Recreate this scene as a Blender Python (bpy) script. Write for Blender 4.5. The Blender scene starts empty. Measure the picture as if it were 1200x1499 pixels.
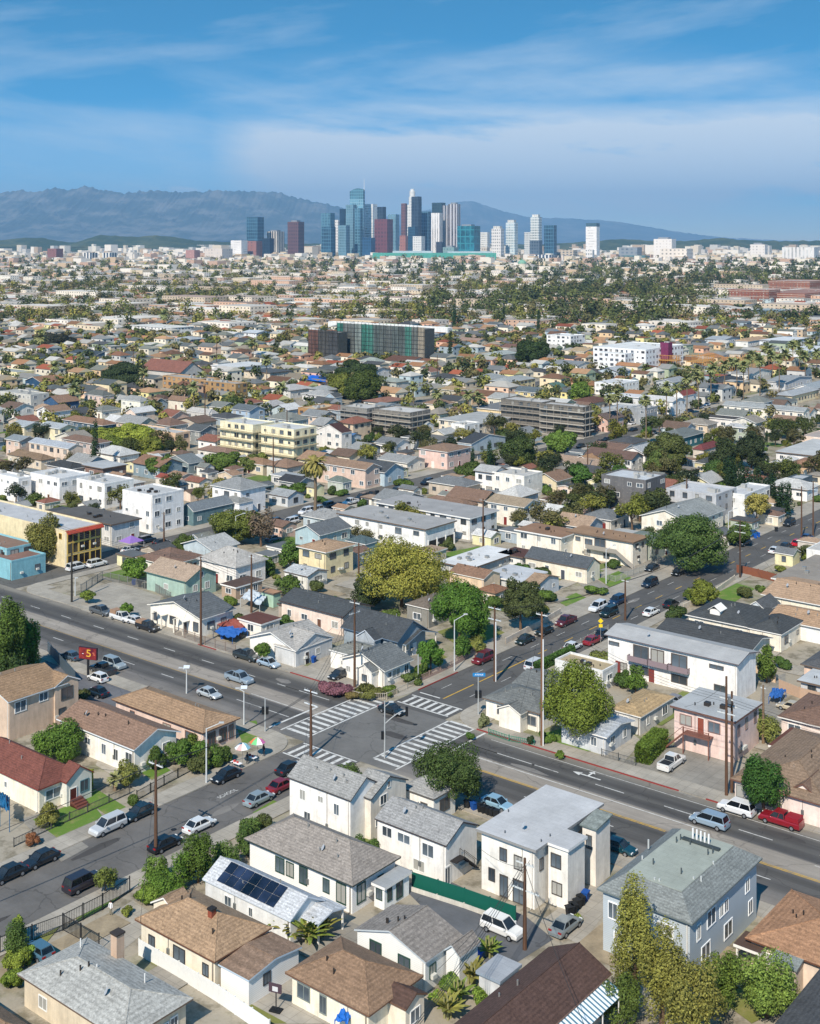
import bpy, math, random
import numpy as np
from mathutils import Vector, Matrix
FX=1815.; HY=354.; CH=75.; TH=math.radians(39.0)
CT,ST=math.cos(TH),math.sin(TH)
scn=bpy.context.scene; col=scn.collection
def PX(x,y,h=0.):
    """ground (or height h) point seen at photo pixel x,y"""
    Y=FX*(CH-h)/(y-HY); return (x-600.)*Y/FX,Y
def toUV(X,Y): return X*CT-Y*ST, X*ST+Y*CT
def toXY(u,v): return u*CT+v*ST, -u*ST+v*CT
def UVp(x,y,h=0.): return toUV(*PX(x,y,h))
def pix(X,Y,z=0.): return 600+FX*X/Y, HY+FX*(CH-z)/Y
def lin(hx):
    hx=hx.lstrip('#'); o=[]
    for i in (0,2,4):
        c=int(hx[i:i+2],16)/255.; o.append(c/12.92 if c<=.04045 else ((c+.055)/1.055)**2.4)
    return (o[0],o[1],o[2],1.)
def dst(hx,k=.68):
    r,g,b=[int(hx[i:i+2],16) for i in (0,2,4)]; l=.3*r+.59*g+.11*b
    return ''.join('%02x'%max(0,min(255,int(round((l+(c-l)*k)*t)))) for c,t in zip((r,g,b),(1.01,1.0,.985)))
# ---------------------------------------------------------------- materials
MC={}
class NT:
    def __init__(s,name):
        s.m=bpy.data.materials.new(name); s.m.use_nodes=True; s.t=s.m.node_tree; s.n=s.t.nodes
        s.b=s.n['Principled BSDF']; s.b.inputs['Roughness'].default_value=.85
        s.b.inputs['Specular IOR Level'].default_value=.25
    def N(s,ty,**k):
        n=s.n.new(ty)
        for a,v in k.items():
            if a in n.inputs: n.inputs[a].default_value=v
            else: setattr(n,a,v)
        return n
    def L(s,a,b): s.t.links.new(a,b)
    def coord(s,scale=(1,1,1),kind='Object',rot=(0,0,0)):
        tc=s.N('ShaderNodeTexCoord'); mp=s.N('ShaderNodeMapping'); mp.inputs['Scale'].default_value=scale; mp.inputs['Rotation'].default_value=rot
        s.L(tc.outputs[kind],mp.inputs['Vector']); return mp.outputs[0]
    def noise(s,vec,scale,detail=4,rough=.6):
        n=s.N('ShaderNodeTexNoise'); n.inputs['Scale'].default_value=scale; n.inputs['Detail'].default_value=detail; n.inputs['Roughness'].default_value=rough
        s.L(vec,n.inputs['Vector']); return n.outputs['Fac']
    def warp(s,v,a=2.2):
        n=s.N('ShaderNodeTexNoise'); n.inputs['Scale'].default_value=.5; n.inputs['Detail'].default_value=5; s.L(v,n.inputs['Vector']); m=s.N('ShaderNodeVectorMath',operation='MULTIPLY_ADD'); s.L(n.outputs['Color'],m.inputs[0]); m.inputs[1].default_value=(a,a,a); s.L(v,m.inputs[2]); return m.outputs[0]
    def rng(s,fac,a,b,c=0.,d=1.):
        n=s.N('ShaderNodeMapRange'); s.L(fac,n.inputs[0])
        for i,v in zip((1,2,3,4),(c,d,a,b)): n.inputs[i].default_value=v
        return n.outputs[0]
    def mul(s,colr,fac):
        n=s.N('ShaderNodeMix',data_type='RGBA',blend_type='MULTIPLY'); n.inputs[0].default_value=1.
        if isinstance(colr,tuple): n.inputs[6].default_value=colr
        else: s.L(colr,n.inputs[6])
        s.L(fac,n.inputs[7]); return n.outputs[2]
    def mix(s,f,a,b):
        n=s.N('ShaderNodeMix',data_type='RGBA')
        if isinstance(f,float): n.inputs[0].default_value=f
        else: s.L(f,n.inputs[0])
        for i,c in ((6,a),(7,b)):
            if isinstance(c,tuple): n.inputs[i].default_value=c
            else: s.L(c,n.inputs[i])
        return n.outputs[2]
    def math(s,op,a,b=0.):
        n=s.N('ShaderNodeMath',operation=op)
        for i,c in ((0,a),(1,b)):
            if isinstance(c,(int,float)): n.inputs[i].default_value=c
            else: s.L(c,n.inputs[i])
        return n.outputs[0]
    def base(s,c): s.L(c,s.b.inputs['Base Color'])
    def bump(s,f,st=.3,d=.05):
        b=s.N('ShaderNodeBump'); b.inputs['Strength'].default_value=st; b.inputs['Distance'].default_value=d
        s.L(f,b.inputs['Height']); s.L(b.outputs[0],s.b.inputs['Normal'])
def M(kind,hx='888888'):
    k=(kind,hx)
    if k in MC: return MC[k]
    t=NT(kind+'_'+hx); c=lin(hx)
    if kind=='shingle':
        v=t.coord(); a=t.noise(v,.35,3); f=t.noise(v,5.,6,.75)
        w=t.N('ShaderNodeTexVoronoi'); w.inputs['Scale'].default_value=2.6; t.L(t.coord((1,1,2.2)),w.inputs['Vector'])
        x=t.mul(c,t.rng(a,.72,1.22)); x=t.mul(x,t.rng(f,.6,1.4,.3,.7)); sp=t.N('ShaderNodeSeparateColor'); t.L(w.outputs['Color'],sp.inputs[0])
        x=t.mul(x,t.rng(sp.outputs[0],.84,1.14))
        wv=t.N('ShaderNodeTexWave',bands_direction='Z'); wv.inputs['Scale'].default_value=1.9; wv.inputs['Distortion'].default_value=.6; t.L(v,wv.inputs['Vector'])
        x=t.mul(x,t.rng(wv.outputs['Fac'],.86,1.06)); t.base(x); t.bump(f,.4,.03)
    elif kind=='membrane':
        v=t.coord(); a=t.noise(v,.22,5,.65); f=t.noise(v,3.,4)
        x=t.mul(c,t.rng(a,.78,1.16,.25,.75)); x=t.mul(x,t.rng(f,.9,1.08))
        br=t.N('ShaderNodeTexBrick'); br.inputs['Scale'].default_value=.33; br.inputs['Mortar Size'].default_value=.006
        br.inputs['Color1'].default_value=(1,1,1,1); br.inputs['Color2'].default_value=(.95,.95,.95,1); br.inputs['Mortar'].default_value=(.8,.8,.8,1)
        t.L(v,br.inputs['Vector']); t.base(t.mul(x,br.outputs['Color']))
    elif kind=='stucco':
        v=t.coord(); a=t.noise(v,.5,5,.7); s2=t.noise(t.coord((1.5,1.5,.2)),1.2,4)
        x=t.mul(c,t.rng(a,.8,1.1,.3,.7)); x=t.mul(x,t.rng(s2,.84,1.06,.3,.7)); pb=t.noise(t.coord((1,1,1)),2.3,2,.5); x=t.mix(t.rng(pb,0,.16,.62,.66),x,lin('b8b0a0')); t.base(x)
    elif kind=='siding':
        v=t.coord(); a=t.noise(v,.6,4); wv=t.N('ShaderNodeTexWave',bands_direction='Z',wave_profile='SAW'); wv.inputs['Scale'].default_value=1.6; t.L(v,wv.inputs['Vector'])
        x=t.mul(c,t.rng(a,.88,1.06)); t.base(t.mul(x,t.rng(wv.outputs['Fac'],.84,1.03))); t.bump(wv.outputs['Fac'],.3,.03)
    elif kind=='paint':
        v=t.coord(); t.base(t.mul(c,t.rng(t.noise(v,2.,3),.88,1.08))); t.b.inputs['Roughness'].default_value=.6
    elif kind=='carpaint':
        t.b.inputs['Base Color'].default_value=c; t.b.inputs['Roughness'].default_value=.28; t.b.inputs['Metallic'].default_value=.15
        t.b.inputs['Coat Weight'].default_value=.6; t.b.inputs['Specular IOR Level'].default_value=.5
    elif kind=='glass':
        v=t.coord(); oi=t.N('ShaderNodeObjectInfo'); bl=t.math('GREATER_THAN',oi.outputs['Random'],.7); q=t.mul(c,t.rng(t.noise(v,.35,2),.45,1.6,.3,.7)); q=t.mul(q,t.rng(oi.outputs['Random'],.45,1.5,0,.7)); t.base(t.mix(t.math('MULTIPLY',bl,.0 if hx in('1c2436','20262c','241c1c') else .65),q,lin('b8b4a8'))); t.b.inputs['Roughness'].default_value=.12; t.b.inputs['Specular IOR Level'].default_value=.6
    elif kind=='metal':
        t.b.inputs['Base Color'].default_value=c; t.b.inputs['Metallic'].default_value=.6; t.b.inputs['Roughness'].default_value=.4
    elif kind=='wood':
        v=t.coord((6,6,.6)); t.base(t.mul(c,t.rng(t.noise(v,2.,4),.6,1.25)))
    elif kind=='concrete':
        v=t.coord(); a=t.noise(v,.16,6,.7); f=t.noise(v,2.2,4); x=t.mul(c,t.rng(a,.66,1.22,.28,.72)); x=t.mul(x,t.rng(f,.88,1.1))
        br=t.N('ShaderNodeTexBrick'); br.offset=0.; br.inputs['Scale'].default_value=.33; br.inputs['Mortar Size'].default_value=.012; br.inputs['Brick Width'].default_value=.5;br.inputs['Row Height'].default_value=.5
        br.inputs['Color1'].default_value=(1,1,1,1); br.inputs['Color2'].default_value=(.93,.93,.93,1); br.inputs['Mortar'].default_value=(.72,.72,.72,1)
        t.L(v,br.inputs['Vector']); t.base(t.mul(x,br.outputs['Color']))
    elif kind=='asphalt':
        v=t.coord(); a=t.noise(v,.12,6,.7); f=t.noise(v,3.,4); st=t.noise(t.coord((.05,1.4,1)),1.,3)
        x=t.mul(c,t.rng(a,.75,1.2,.3,.7)); x=t.mul(x,t.rng(f,.88,1.1)); x=t.mul(x,t.rng(st,.86,1.1)); vo=t.N('ShaderNodeTexVoronoi',feature='DISTANCE_TO_EDGE'); vo.inputs['Scale'].default_value=.13; t.L(t.warp(v),vo.inputs['Vector']); x=t.mul(x,t.rng(vo.outputs[0],.72,1.,.004,.013)); t.base(x)
    elif kind=='marking':
        v=t.coord(); n=t.noise(v,1.1,6,.75); t.base(t.mix(t.rng(n,.0,.8,.5,.68),c,lin('68686a')))
    elif kind=='netting':
        v=t.coord((1.2,1.2,.12)); x=t.mul(c,t.rng(t.noise(v,.6,5,.7),.45,1.5,.3,.7)); gr=t.N('ShaderNodeTexBrick'); gr.inputs['Scale'].default_value=.35; gr.inputs['Mortar Size'].default_value=.03; gr.inputs['Color1'].default_value=(1,1,1,1); gr.inputs['Color2'].default_value=(.85,.85,.85,1); gr.inputs['Mortar'].default_value=(.5,.5,.5,1); t.L(t.coord(rot=(math.pi/2,0,0)),gr.inputs['Vector']); t.base(t.mul(x,gr.outputs['Color']))
    elif kind=='grass':
        v=t.coord(); a=t.noise(v,.5,5,.7); f=t.noise(v,9.,4); x=t.mix(t.rng(a,0.,1.,.5,.75),c,lin('8a8455')); t.base(t.mul(x,t.rng(f,.6,1.35)))
    elif kind=='dirt':
        v=t.coord(); a=t.noise(v,.3,6,.7); f=t.noise(v,4.,4); t.base(t.mul(t.mul(c,t.rng(a,.6,1.25,.3,.7)),t.rng(f,.8,1.15)))
    elif kind=='leaf':
        g=t.N('ShaderNodeNewGeometry'); oi=t.N('ShaderNodeObjectInfo'); r=g.outputs['Random Per Island']
        hs=t.N('ShaderNodeHueSaturation'); hs.inputs['Color'].default_value=c
        t.L(t.rng(oi.outputs['Random'],.485,.515),hs.inputs['Hue']); t.L(t.rng(r,.55,1.5),hs.inputs['Value'])
        t.base(hs.outputs[0]); t.b.inputs['Roughness'].default_value=.7
        tr=t.N('ShaderNodeBsdfTranslucent'); t.L(hs.outputs[0],tr.inputs[0]); mx=t.N('ShaderNodeMixShader'); mx.inputs[0].default_value=.28
        t.L(t.b.outputs[0],mx.inputs[1]); t.L(tr.outputs[0],mx.inputs[2]); t.L(mx.outputs[0],t.n['Material Output'].inputs['Surface'])
    elif kind=='vcol':
        at=t.N('ShaderNodeAttribute',attribute_name='Col'); v=t.coord(); t.base(t.mul(at.outputs['Color'],t.rng(t.noise(v,.4,3),.75,1.2)))
    elif kind=='tower':   # hx = "base,window,style"
        b,w,sx,sz,duty=hx.split(','); b=dst(b,.85); w=dst(w,.72); sx=float(sx); sz=float(sz); duty=float(duty)
        tc=t.N('ShaderNodeTexCoord'); sp=t.N('ShaderNodeSeparateXYZ'); t.L(tc.outputs['Object'],sp.inputs[0])
        h=t.math('ADD',sp.outputs[0],sp.outputs[1])
        def band(o,s,d): return t.math('LESS_THAN',t.math('FRACT',t.math('DIVIDE',t.math('ADD',o,5000.),s)),d)
        f=None
        if sx: f=band(h,sx,duty)
        if sz: g=band(sp.outputs[2],sz,duty); f=t.math('MULTIPLY',f,g) if f else g
        n=t.noise(t.coord((.02,.02,.012)),1.,4); n2=t.noise(t.coord((.09,.09,.05)),1.,3,.7); wc=t.mul(lin(w),t.rng(n,.45,1.9,.3,.7)); wc=t.mul(wc,t.rng(n2,.6,1.5,.3,.7))
        t.base(t.mix(f,lin(b),wc) if f else wc); t.b.inputs['Roughness'].default_value=.45
    else: t.b.inputs['Base Color'].default_value=c
    MC[k]=t.m; return t.m
# ---------------------------------------------------------------- mesh helpers
class MB:
    def __init__(s): s.v=[]; s.f=[]; s.m=[]
    def add(s,vs,fs,mi=0):
        o=len(s.v); s.v+= [tuple(p) for p in vs]
        for f in fs: s.f.append([o+i for i in f]); s.m.append(mi)
    def box(s,x0,x1,y0,y1,z0,z1,mi=0):
        s.add([(x0,y0,z0),(x1,y0,z0),(x1,y1,z0),(x0,y1,z0),(x0,y0,z1),(x1,y0,z1),(x1,y1,z1),(x0,y1,z1)],
              [(0,3,2,1),(4,5,6,7),(0,1,5,4),(1,2,6,5),(2,3,7,6),(3,0,4,7)],mi)
    def slabq(s,q,t,mt=0,ms=1):
        """quad/poly q (ccw from above) with thickness t downwards"""
        n=len(q); o=len(s.v); s.v+=[tuple(p) for p in q]+[(p[0],p[1],p[2]-t) for p in q]
        s.f.append([o+i for i in range(n)]); s.m.append(mt)
        s.f.append([o+n+i for i in reversed(range(n))]); s.m.append(ms)
        for i in range(n):
            j=(i+1)%n; s.f.append([o+i,o+n+i,o+n+j,o+j]); s.m.append(ms)
    def tube(s,p,q,r0,r1=None,n=6,mi=0):
        r1=r0 if r1 is None else r1; p=Vector(p); q=Vector(q); d=(q-p).normalized()
        a=d.orthogonal().normalized(); b=d.cross(a); vs=[]
        for c,r in ((p,r0),(q,r1)):
            for i in range(n):
                an=2*math.pi*i/n; vs.append(c+a*math.cos(an)*r+b*math.sin(an)*r)
        s.add(vs,[(i,(i+1)%n,n+(i+1)%n,n+i) for i in range(n)]+[tuple(reversed(range(n))),tuple(range(n,2*n))],mi)
    def dome(s,c,r,hgt,n=10,k=3,mi=0):
        vs=[]; fs=[]
        for j in range(k):
            a=math.pi/2*j/k
            for i in range(n): an=2*math.pi*i/n; vs.append((c[0]+r*math.cos(a)*math.cos(an),c[1]+r*math.cos(a)*math.sin(an),c[2]+hgt*math.sin(a)))
        vs.append((c[0],c[1],c[2]+hgt))
        for j in range(k-1):
            for i in range(n): fs.append((j*n+i,j*n+(i+1)%n,(j+1)*n+(i+1)%n,(j+1)*n+i))
        for i in range(n): fs.append(((k-1)*n+i,(k-1)*n+(i+1)%n,k*n))
        s.add(vs,fs,mi)
    def mesh(s,name,mats):
        me=bpy.data.meshes.new(name); me.from_pydata(s.v,[],s.f)
        for m in mats: me.materials.append(m)
        if len(mats)>1: me.polygons.foreach_set('material_index',s.m)
        me.update(); return me
    def obj(s,name,mats,parent=None,loc=(0,0,0),rz=0.):
        if not isinstance(mats,(list,tuple)): mats=[mats]
        return mk(name,s.mesh(name,mats),parent,loc,rz)
def mk(name,me,parent=None,loc=(0,0,0),rz=0.,sc=None):
    o=bpy.data.objects.new(name,me); col.objects.link(o); o.location=loc; o.rotation_euler=(0,0,rz)
    if sc: o.scale=sc
    if parent: o.parent=parent
    return o
def tag(o,label=None,cat=None,group=None,kind=None):
    if label: o['label']=label
    if cat: o['category']=cat
    if group: o['group']=group
    if kind: o['kind']=kind
    return o
def cp(o,parent=None):
    c=o.copy(); col.objects.link(c)
    if parent: c.parent=parent
    for ch in [x for x in KIDS.get(o.name,[])]: 
        d=cp(ch,c); KIDS.setdefault(c.name,[]).append(d)
    return c
KIDS={}
def kid(root,o): KIDS.setdefault(root.name,[]).append(o); return o
# ---------------------------------------------------------------- labels made unique afterwards
PEND=[]   # (obj, base label, px, py, needs_where)
LMK=[]
def landmark(x,y,s): LMK.append((x,y,s))
NUM=['','only','two','three','four','five','six','seven','eight','nine','ten','eleven','twelve']
ORD=['','first','second','third','fourth','fifth','sixth','seventh','eighth','ninth','tenth','eleventh','twelfth','thirteenth','fourteenth','fifteenth','sixteenth','seventeenth','eighteenth','nineteenth','twentieth']
def where(x,y):
    b=None
    for lx,ly,s in LMK:
        sc=1/max(12.,(ly-HY)); d=math.hypot((x-lx)*sc,(y-ly)*2.0*sc)
        if b is None or d<b[0]: b=(d,lx,ly,s)
    d,lx,ly,s=b; dx,dy=x-lx,(y-ly)*2.2
    if abs(dx)>abs(dy): w='left of' if dx<0 else 'right of'
    else: w='beyond' if dy<0 else 'in front of'
    if d>.45: w='further '+w if w=='beyond' else 'well '+w
    return w+' '+s
def finish_labels():
    g={}
    for o,b,x,y,nw in PEND:
        l=b+(' '+where(x,y) if nw else ''); g.setdefault(l,[]).append((x,o))
    for l,it in g.items():
        if len(it)==1: it[0][1]['label']=l; continue
        it.sort(key=lambda k:k[0]); n=len(it)
        for i,(x,o) in enumerate(it):
            if i==0: e=', leftmost'
            elif i==n-1: e=', rightmost'
            else: e=', %s from left'%(ORD[i+1] if i+1<len(ORD) else 'one of many')
            w=(l+e).split()
            o['label']=' '.join(w)
    for o,b,x,y,nw in PEND:
        w=o['label'].split()
        if len(w)>16: o['label']=o['label'].replace('tall fan palm','palm')
        if len(o['label'].split())>16: o['label']=o['label'].replace('one-storey ','').replace('two-storey ','').replace('well ','').replace('further ','')
        if len(o['label'].split())>16: print('LONG',o['label'])
CN=[('white','f0f0ee'),('cream','ece2c4'),('beige','d0c0a4'),('tan','b08f6c'),('brown','7c5c46'),('dark brown','4f3a30'),('red','9c3a30'),('pink','e2bfb0'),('peach','e6c09a'),('grey','929292'),('light grey','bfc3c6'),
 ('dark grey','4c5056'),('slate blue','5c7890'),('pale blue','b4cbd8'),('teal','4f8c8c'),('turquoise','6cc0d0'),('yellow','e4cf84'),('green-grey','7c8c80'),('aqua green','9cc4b4'),('black','26282c'),('orange','d08c50'),('blue','3a6a9c'),('maroon','5c2028'),('silver','b4bcc4'),('dark green','1e3a34'),('gold beige','c4b48c')]
def cname(hx,only=None):
    a=[int(hx[i:i+2],16) for i in (0,2,4)]; best=None
    for n,h in CN:
        if only and n not in only: continue
        b=[int(h[i:i+2],16) for i in (0,2,4)]; d=sum((p-q)**2*w for p,q,w in zip(a,b,(2,4,3)))
        if best is None or d<best[0]: best=(d,n)
    return best[1]
# ---------------------------------------------------------------- windows
def win_meshes(frame,glass):
    k=('win',frame,glass)
    if k in MC: return MC[k]
    f=MB(); e=.08
    f.box(-.5-e,.5+e,-.07,.0,-.5-e,-.5); f.box(-.5-e,.5+e,-.07,0,.5,.5+e); f.box(-.5-e,-.5,-.07,0,-.5,.5); f.box(.5,.5+e,-.07,0,-.5,.5)
    f.box(-.025,.025,-.055,0,-.5,.5)
    g=MB(); g.box(-.5,.5,-.03,.0,-.5,.5)
    c=MB(); c.v=list(f.v); c.f=[list(q) for q in f.f]; c.m=[0]*len(f.f); c.box(-.5,.5,-.03,.0,-.5,.5,1)
    r=(f.mesh('window',[M('paint',frame)]),g.mesh('pane',[M('glass',glass)]),c.mesh('window',[M('paint',frame),M('glass',glass)]))
    MC[k]=r; return r
def window(root,face,A,Bh,p,z,w,h,frame,glass,near,off=(0,0)):
    """face A (normal -y) or B (normal +x); p along the face from its centre"""
    if face=='A': loc=(off[0]+p,off[1]-Bh-.003,z); rz=0.
    else: loc=(off[0]+A+.003,off[1]+p,z); rz=math.pi/2
    fm,gm,cm=win_meshes(frame,glass)
    if near:
        o=mk('window',fm,root,loc,rz,(w,1,h)); mk('pane',gm,o)
    else: mk('window',cm,root,loc,rz,(w,1,h))
def door(root,face,A,Bh,p,w,h,hx,off=(0,0),z0=0.):
    k=('door',hx)
    if k not in MC:
        b=MB(); b.box(-.5,.5,-.05,0,0,1); b.box(-.58,-.5,-.08,0,0,1.05,1); b.box(.5,.58,-.08,0,0,1.05,1); b.box(-.5,.5,-.08,0,1,1.05,1)
        for i in (0,1):
            for j in (0,1): b.box(-.38+.42*i,-.04+.42*i,-.065,-.05,.12+.46*j,.46+.46*j)
        MC[k]=b.mesh('door',[M('paint',hx),M('paint','e4e2dc')])
    if face=='A': loc=(off[0]+p,off[1]-Bh-.004,z0); rz=0.
    else: loc=(off[0]+A+.004,off[1]+p,z0); rz=math.pi/2
    mk('door',MC[k],root,loc,rz,(w,1,h))
# ---------------------------------------------------------------- buildings
FOOT=[]    # footprints (X,Y,radius)
BC=0
def dims(nx,ny,lx,rx,h):
    X,Y=PX(nx,ny,h)
    k=(lx-600.); a=(FX*X-k*Y)/(k*ST+FX*CT)
    k=(rx-600.); b=(k*Y-FX*X)/(FX*ST-k*CT)
    return X,Y,a,b
def roof_mesh(ty,A,B,h,rise,o,rm,tm):
    m=MB(); t=.17
    if ty=='hip' or ty=='deck':
        z=h+rise; e=[(-A,-B,h),(A,-B,h),(A,B,h),(-A,B,h)]
        if ty=='deck': d=min(A,B)*.42; r=[(-A+d,-B+d,z),(A-d,-B+d,z),(A-d,B-d,z),(-A+d,B-d,z)]
        elif A>=B: r=[(-(A-B)-.01,0,z),((A-B)+.01,0,z)]
        else: r=[(0,-(B-A),z),(0,(B-A),z)]
        low=[(x,y,h-t) for x,y,_ in e]
        vs=e+low+r
        if ty=='deck': fs=[(0,1,9,8),(1,2,10,9),(2,3,11,10),(3,0,8,11),(8,9,10,11)]
        elif A>=B: fs=[(0,1,9,8),(1,2,9),(2,3,8,9),(3,0,8)]
        else: fs=[(0,1,8),(1,2,9,8),(2,3,9),(3,0,8,9)]
        m.add(vs,fs,0); m.add(vs,[(0,4,5,1),(1,5,6,2),(2,6,7,3),(3,7,4,0),(7,6,5,4)],1)
        if ty!='deck' and rise>.9:   # ridge and hip caps
            c=[(0,8),(3,8),(1,9),(2,9),(8,9)] if A>=B else [(0,8),(1,8),(2,9),(3,9),(8,9)]
            for i,j in c: m.tube(Vector(vs[i])+Vector((0,0,.0)),Vector(vs[j])+Vector((0,0,.0)),.07,n=4)
    elif ty=='gu':
        z=h+rise
        m.slabq([(-A,-B,h),(A,-B,h),(A,0,z),(-A,0,z)],t); m.slabq([(-A,0,z),(A,0,z),(A,B,h),(-A,B,h)],t); m.tube((-A,0,z),(A,0,z),.07,n=4)
    elif ty=='gv':
        z=h+rise
        m.slabq([(-A,-B,h),(0,-B,z),(0,B,z),(-A,B,h)],t); m.slabq([(0,-B,z),(A,-B,h),(A,B,h),(0,B,z)],t); m.tube((0,-B,z),(0,B,z),.07,n=4)
    elif ty=='slab':
        m.slabq([(-A,-B,h),(A,-B,h),(A,B,h),(-A,B,h)],.3)
    elif ty=='shed':
        m.slabq([(-A,-B,h),(A,-B,h),(A,B,h+rise),(-A,B,h+rise)],.15)
    elif ty=='flat':
        m.slabq([(-A+.25,-B+.25,h-.35),(A-.25,-B+.25,h-.35),(A-.25,B-.25,h-.35),(-A+.25,B-.25,h-.35)],.04,0,0)
    return m.mesh('roof',[rm,tm])
def wall_mesh(ty,A,B,h,rise,o,wm,z0=0.,open_=False):
    m=MB(); a,b=A-o,B-o; t=.17
    if ty in('hip','deck','slab'): m.box(-a,a,-b,b,z0,h-t-.0)
    elif ty=='shed': m.box(-a,a,-b,b,z0,h-.15)
    elif ty=='flat': m.box(-a,a,-b,b,z0,h-.42)
    elif ty=='gu':
        zt=h+rise*o/B-t-.01; zr=h+rise-t-.01
        m.add([(-a,-b,z0),(-a,b,z0),(-a,b,zt),(-a,0,zr),(-a,-b,zt),(a,-b,z0),(a,b,z0),(a,b,zt),(a,0,zr),(a,-b,zt)],
              [(0,4,3,2,1),(5,6,7,8,9),(0,5,9,4),(1,2,7,6),(4,9,8,3),(3,8,7,2),(0,1,6,5)])
    elif ty=='gv':
        zt=h+rise*o/A-t-.01; zr=h+rise-t-.01
        m.add([(-a,-b,z0),(a,-b,z0),(a,-b,zt),(0,-b,zr),(-a,-b,zt),(-a,b,z0),(a,b,z0),(a,b,zt),(0,b,zr),(-a,b,zt)],
              [(0,1,2,3,4),(5,9,8,7,6),(0,4,9,5),(1,6,7,2),(4,3,8,9),(3,2,7,8),(0,5,6,1)])
    return m.mesh('wall',[wm])
def B(nx,ny,lx,rx,h,ty,rise,rc,wc,lab='',root=None,w='auto',near=None,frame=None,glass='4e5860',cat=None,wk='stucco',trim=None,vents=True,xywh=None,rk=None,dr=None,open_=False):
    """building from its nearest eave corner (photo px), left/right eave corners' px and eave height"""
    global BC; BC+=1; R=random.Random(BC*7+3); rc0,wc0=rc,wc; rc=dst(rc) if rc else rc; wc=dst(wc,.72) if wc else wc
    if xywh: X,Y,a,b=xywh   # centre + size given in world metres
    else: X,Y,a,b=dims(nx,ny,lx,rx,h)
    if a<1.2: a=1.2
    if b<1.2: b=1.2
    if xywh: cx,cy=X,Y
    else:
        cu,cv=toUV(X,Y); cx,cy=toXY(cu-a/2,cv+b/2)
    A,Bh=a/2,b/2; o=.03 if ty=='flat' else (.5 if min(a,b)>7 else .25)
    nr=(cy<330) if near is None else near
    if frame is None: frame='e8e8e4' if R.random()<.7 else '5a5550'
    trim=trim or ('e6e4de' if R.random()<.6 else '6b5c50')
    px,py=pix(cx,cy,0)
    new=root is None
    if new:
        st=max(1,round((h-.3)/2.9)); sn={1:'one-storey',2:'two-storey',3:'three-storey',4:'four-storey',5:'five-storey'}.get(st,'tall')
        c=cat or ('house' if a*b<330 and h<9 else 'apartment block'); nm={'house':'house','apartment block':'apartment_block'}.get(c,c.replace(' ','_'))
        root=mk(nm,None,None,(cx,cy,0),-TH); root.empty_display_size=.5
        form={'hip':'hip-roofed','gu':'gable-roofed','gv':'gable-fronted','flat':'flat-roofed','slab':'flat-roofed','deck':'hip-roofed','shed':'shed-roofed'}[ty]
        tag(root,None,c,'buildings of the neighbourhood')
        ra=cname(rc); wa=cname(wc)
        if ra in('white','cream'): ra='pale'
        if lab: PEND.append((root,lab,px,py,False))
        else: PEND.append((root,'%s-roofed %s %s %s'%(ra,wa,sn,{'hip':'hip-roof','gu':'gabled','gv':'gable-front','flat':'flat-topped','slab':'flat-eaved','deck':'hip-roof','shed':'lean-to'}[ty]+' '+c.replace('apartment block','block')),px,py,True))
        off=(0.,0.)
    else:
        du,dv=toUV(cx-root.location.x,cy-root.location.y); off=(du,dv)
    FOOT.append((cx,cy,A+.5,Bh+.5))
    wm=M(wk,wc); rm=M(rk or ('membrane' if ty in('flat','slab') else 'shingle'),rc); tm=M('paint',trim)
    if open_:
        e=.3
        q=[(sx*(A-e),sy*(Bh-e)) for sx in(-1,1) for sy in(-1,1)]+[(-A+e+(k+1)*(a-2*e)/(int(a//3)+1),-Bh+e) for k in range(int(a//3))]
        for x,y in q: p=MB(); p.box(x-.09,x+.09,y-.09,y+.09,0,h-.15); p.obj('post',M('paint','e4e2da'),root,(off[0],off[1],0))
    else: mk('wall',wall_mesh(ty,A,Bh,h,rise,o,wm),root,(off[0],off[1],0))
    mk('roof',roof_mesh(ty,A,Bh,h,rise,o,rm,tm),root,(off[0],off[1],0))
    if ty=='flat':
        p=MB(); q=.22; z0,z1=h-.42,h
        p.box(-A,A,-Bh,-Bh+q,z0,z1); p.box(-A,A,Bh-q,Bh,z0,z1); p.box(-A,-A+q,-Bh+q,Bh-q,z0,z1); p.box(A-q,A,-Bh+q,Bh-q,z0,z1)
        p.obj('parapet',wm,root,(off[0],off[1],0))
    # things on the roof: vents, chimney, boxes
    if nr and vents and ty!='shed' and a*b>45:
        vmat=M('metal','a8a8a4' if R.random()<.6 else '4a4440'); nv=R.randint(2,4)+(3 if ty in('flat','slab') else 0)
        for k in range(nv):
            x=R.uniform(-.6,.6)*A; y=R.uniform(-.55,.1)*Bh
            if ty=='gu': z=h+rise*(1-abs(y)/Bh)
            elif ty=='gv': z=h+rise*(1-abs(x)/A)
            elif ty in('hip','deck'): z=h+min(rise,rise*min((A-abs(x)),(Bh-abs(y)))/min(A,Bh)/( .42 if ty=='deck' else 1))
            elif ty=='flat': z=h-.35
            else: z=h
            v=MB()
            if R.random()<.6 or ty in('gu','gv','hip','deck') : v.tube((x,y,z-.2),(x,y,z+R.uniform(.3,.55)),.09,n=6)
            else: v.box(x-.4,x+.4,y-.4,y+.4,z-.1,z+.55)
            v.obj('roof_vent',vmat,root,(off[0],off[1],0))
    elif ty in('flat','slab') and h>5 and vents:
        for k in range(R.randint(2,5)):
            v=MB(); x=R.uniform(-.7,.7)*A; y=R.uniform(-.7,.7)*Bh; s=R.uniform(.4,.8); v.box(x-s,x+s,y-s,y+s,h-.4,h+R.uniform(.3,.7))
            v.obj('roof_unit',M('paint','a4a4a0'),root,(off[0],off[1],0))
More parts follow.
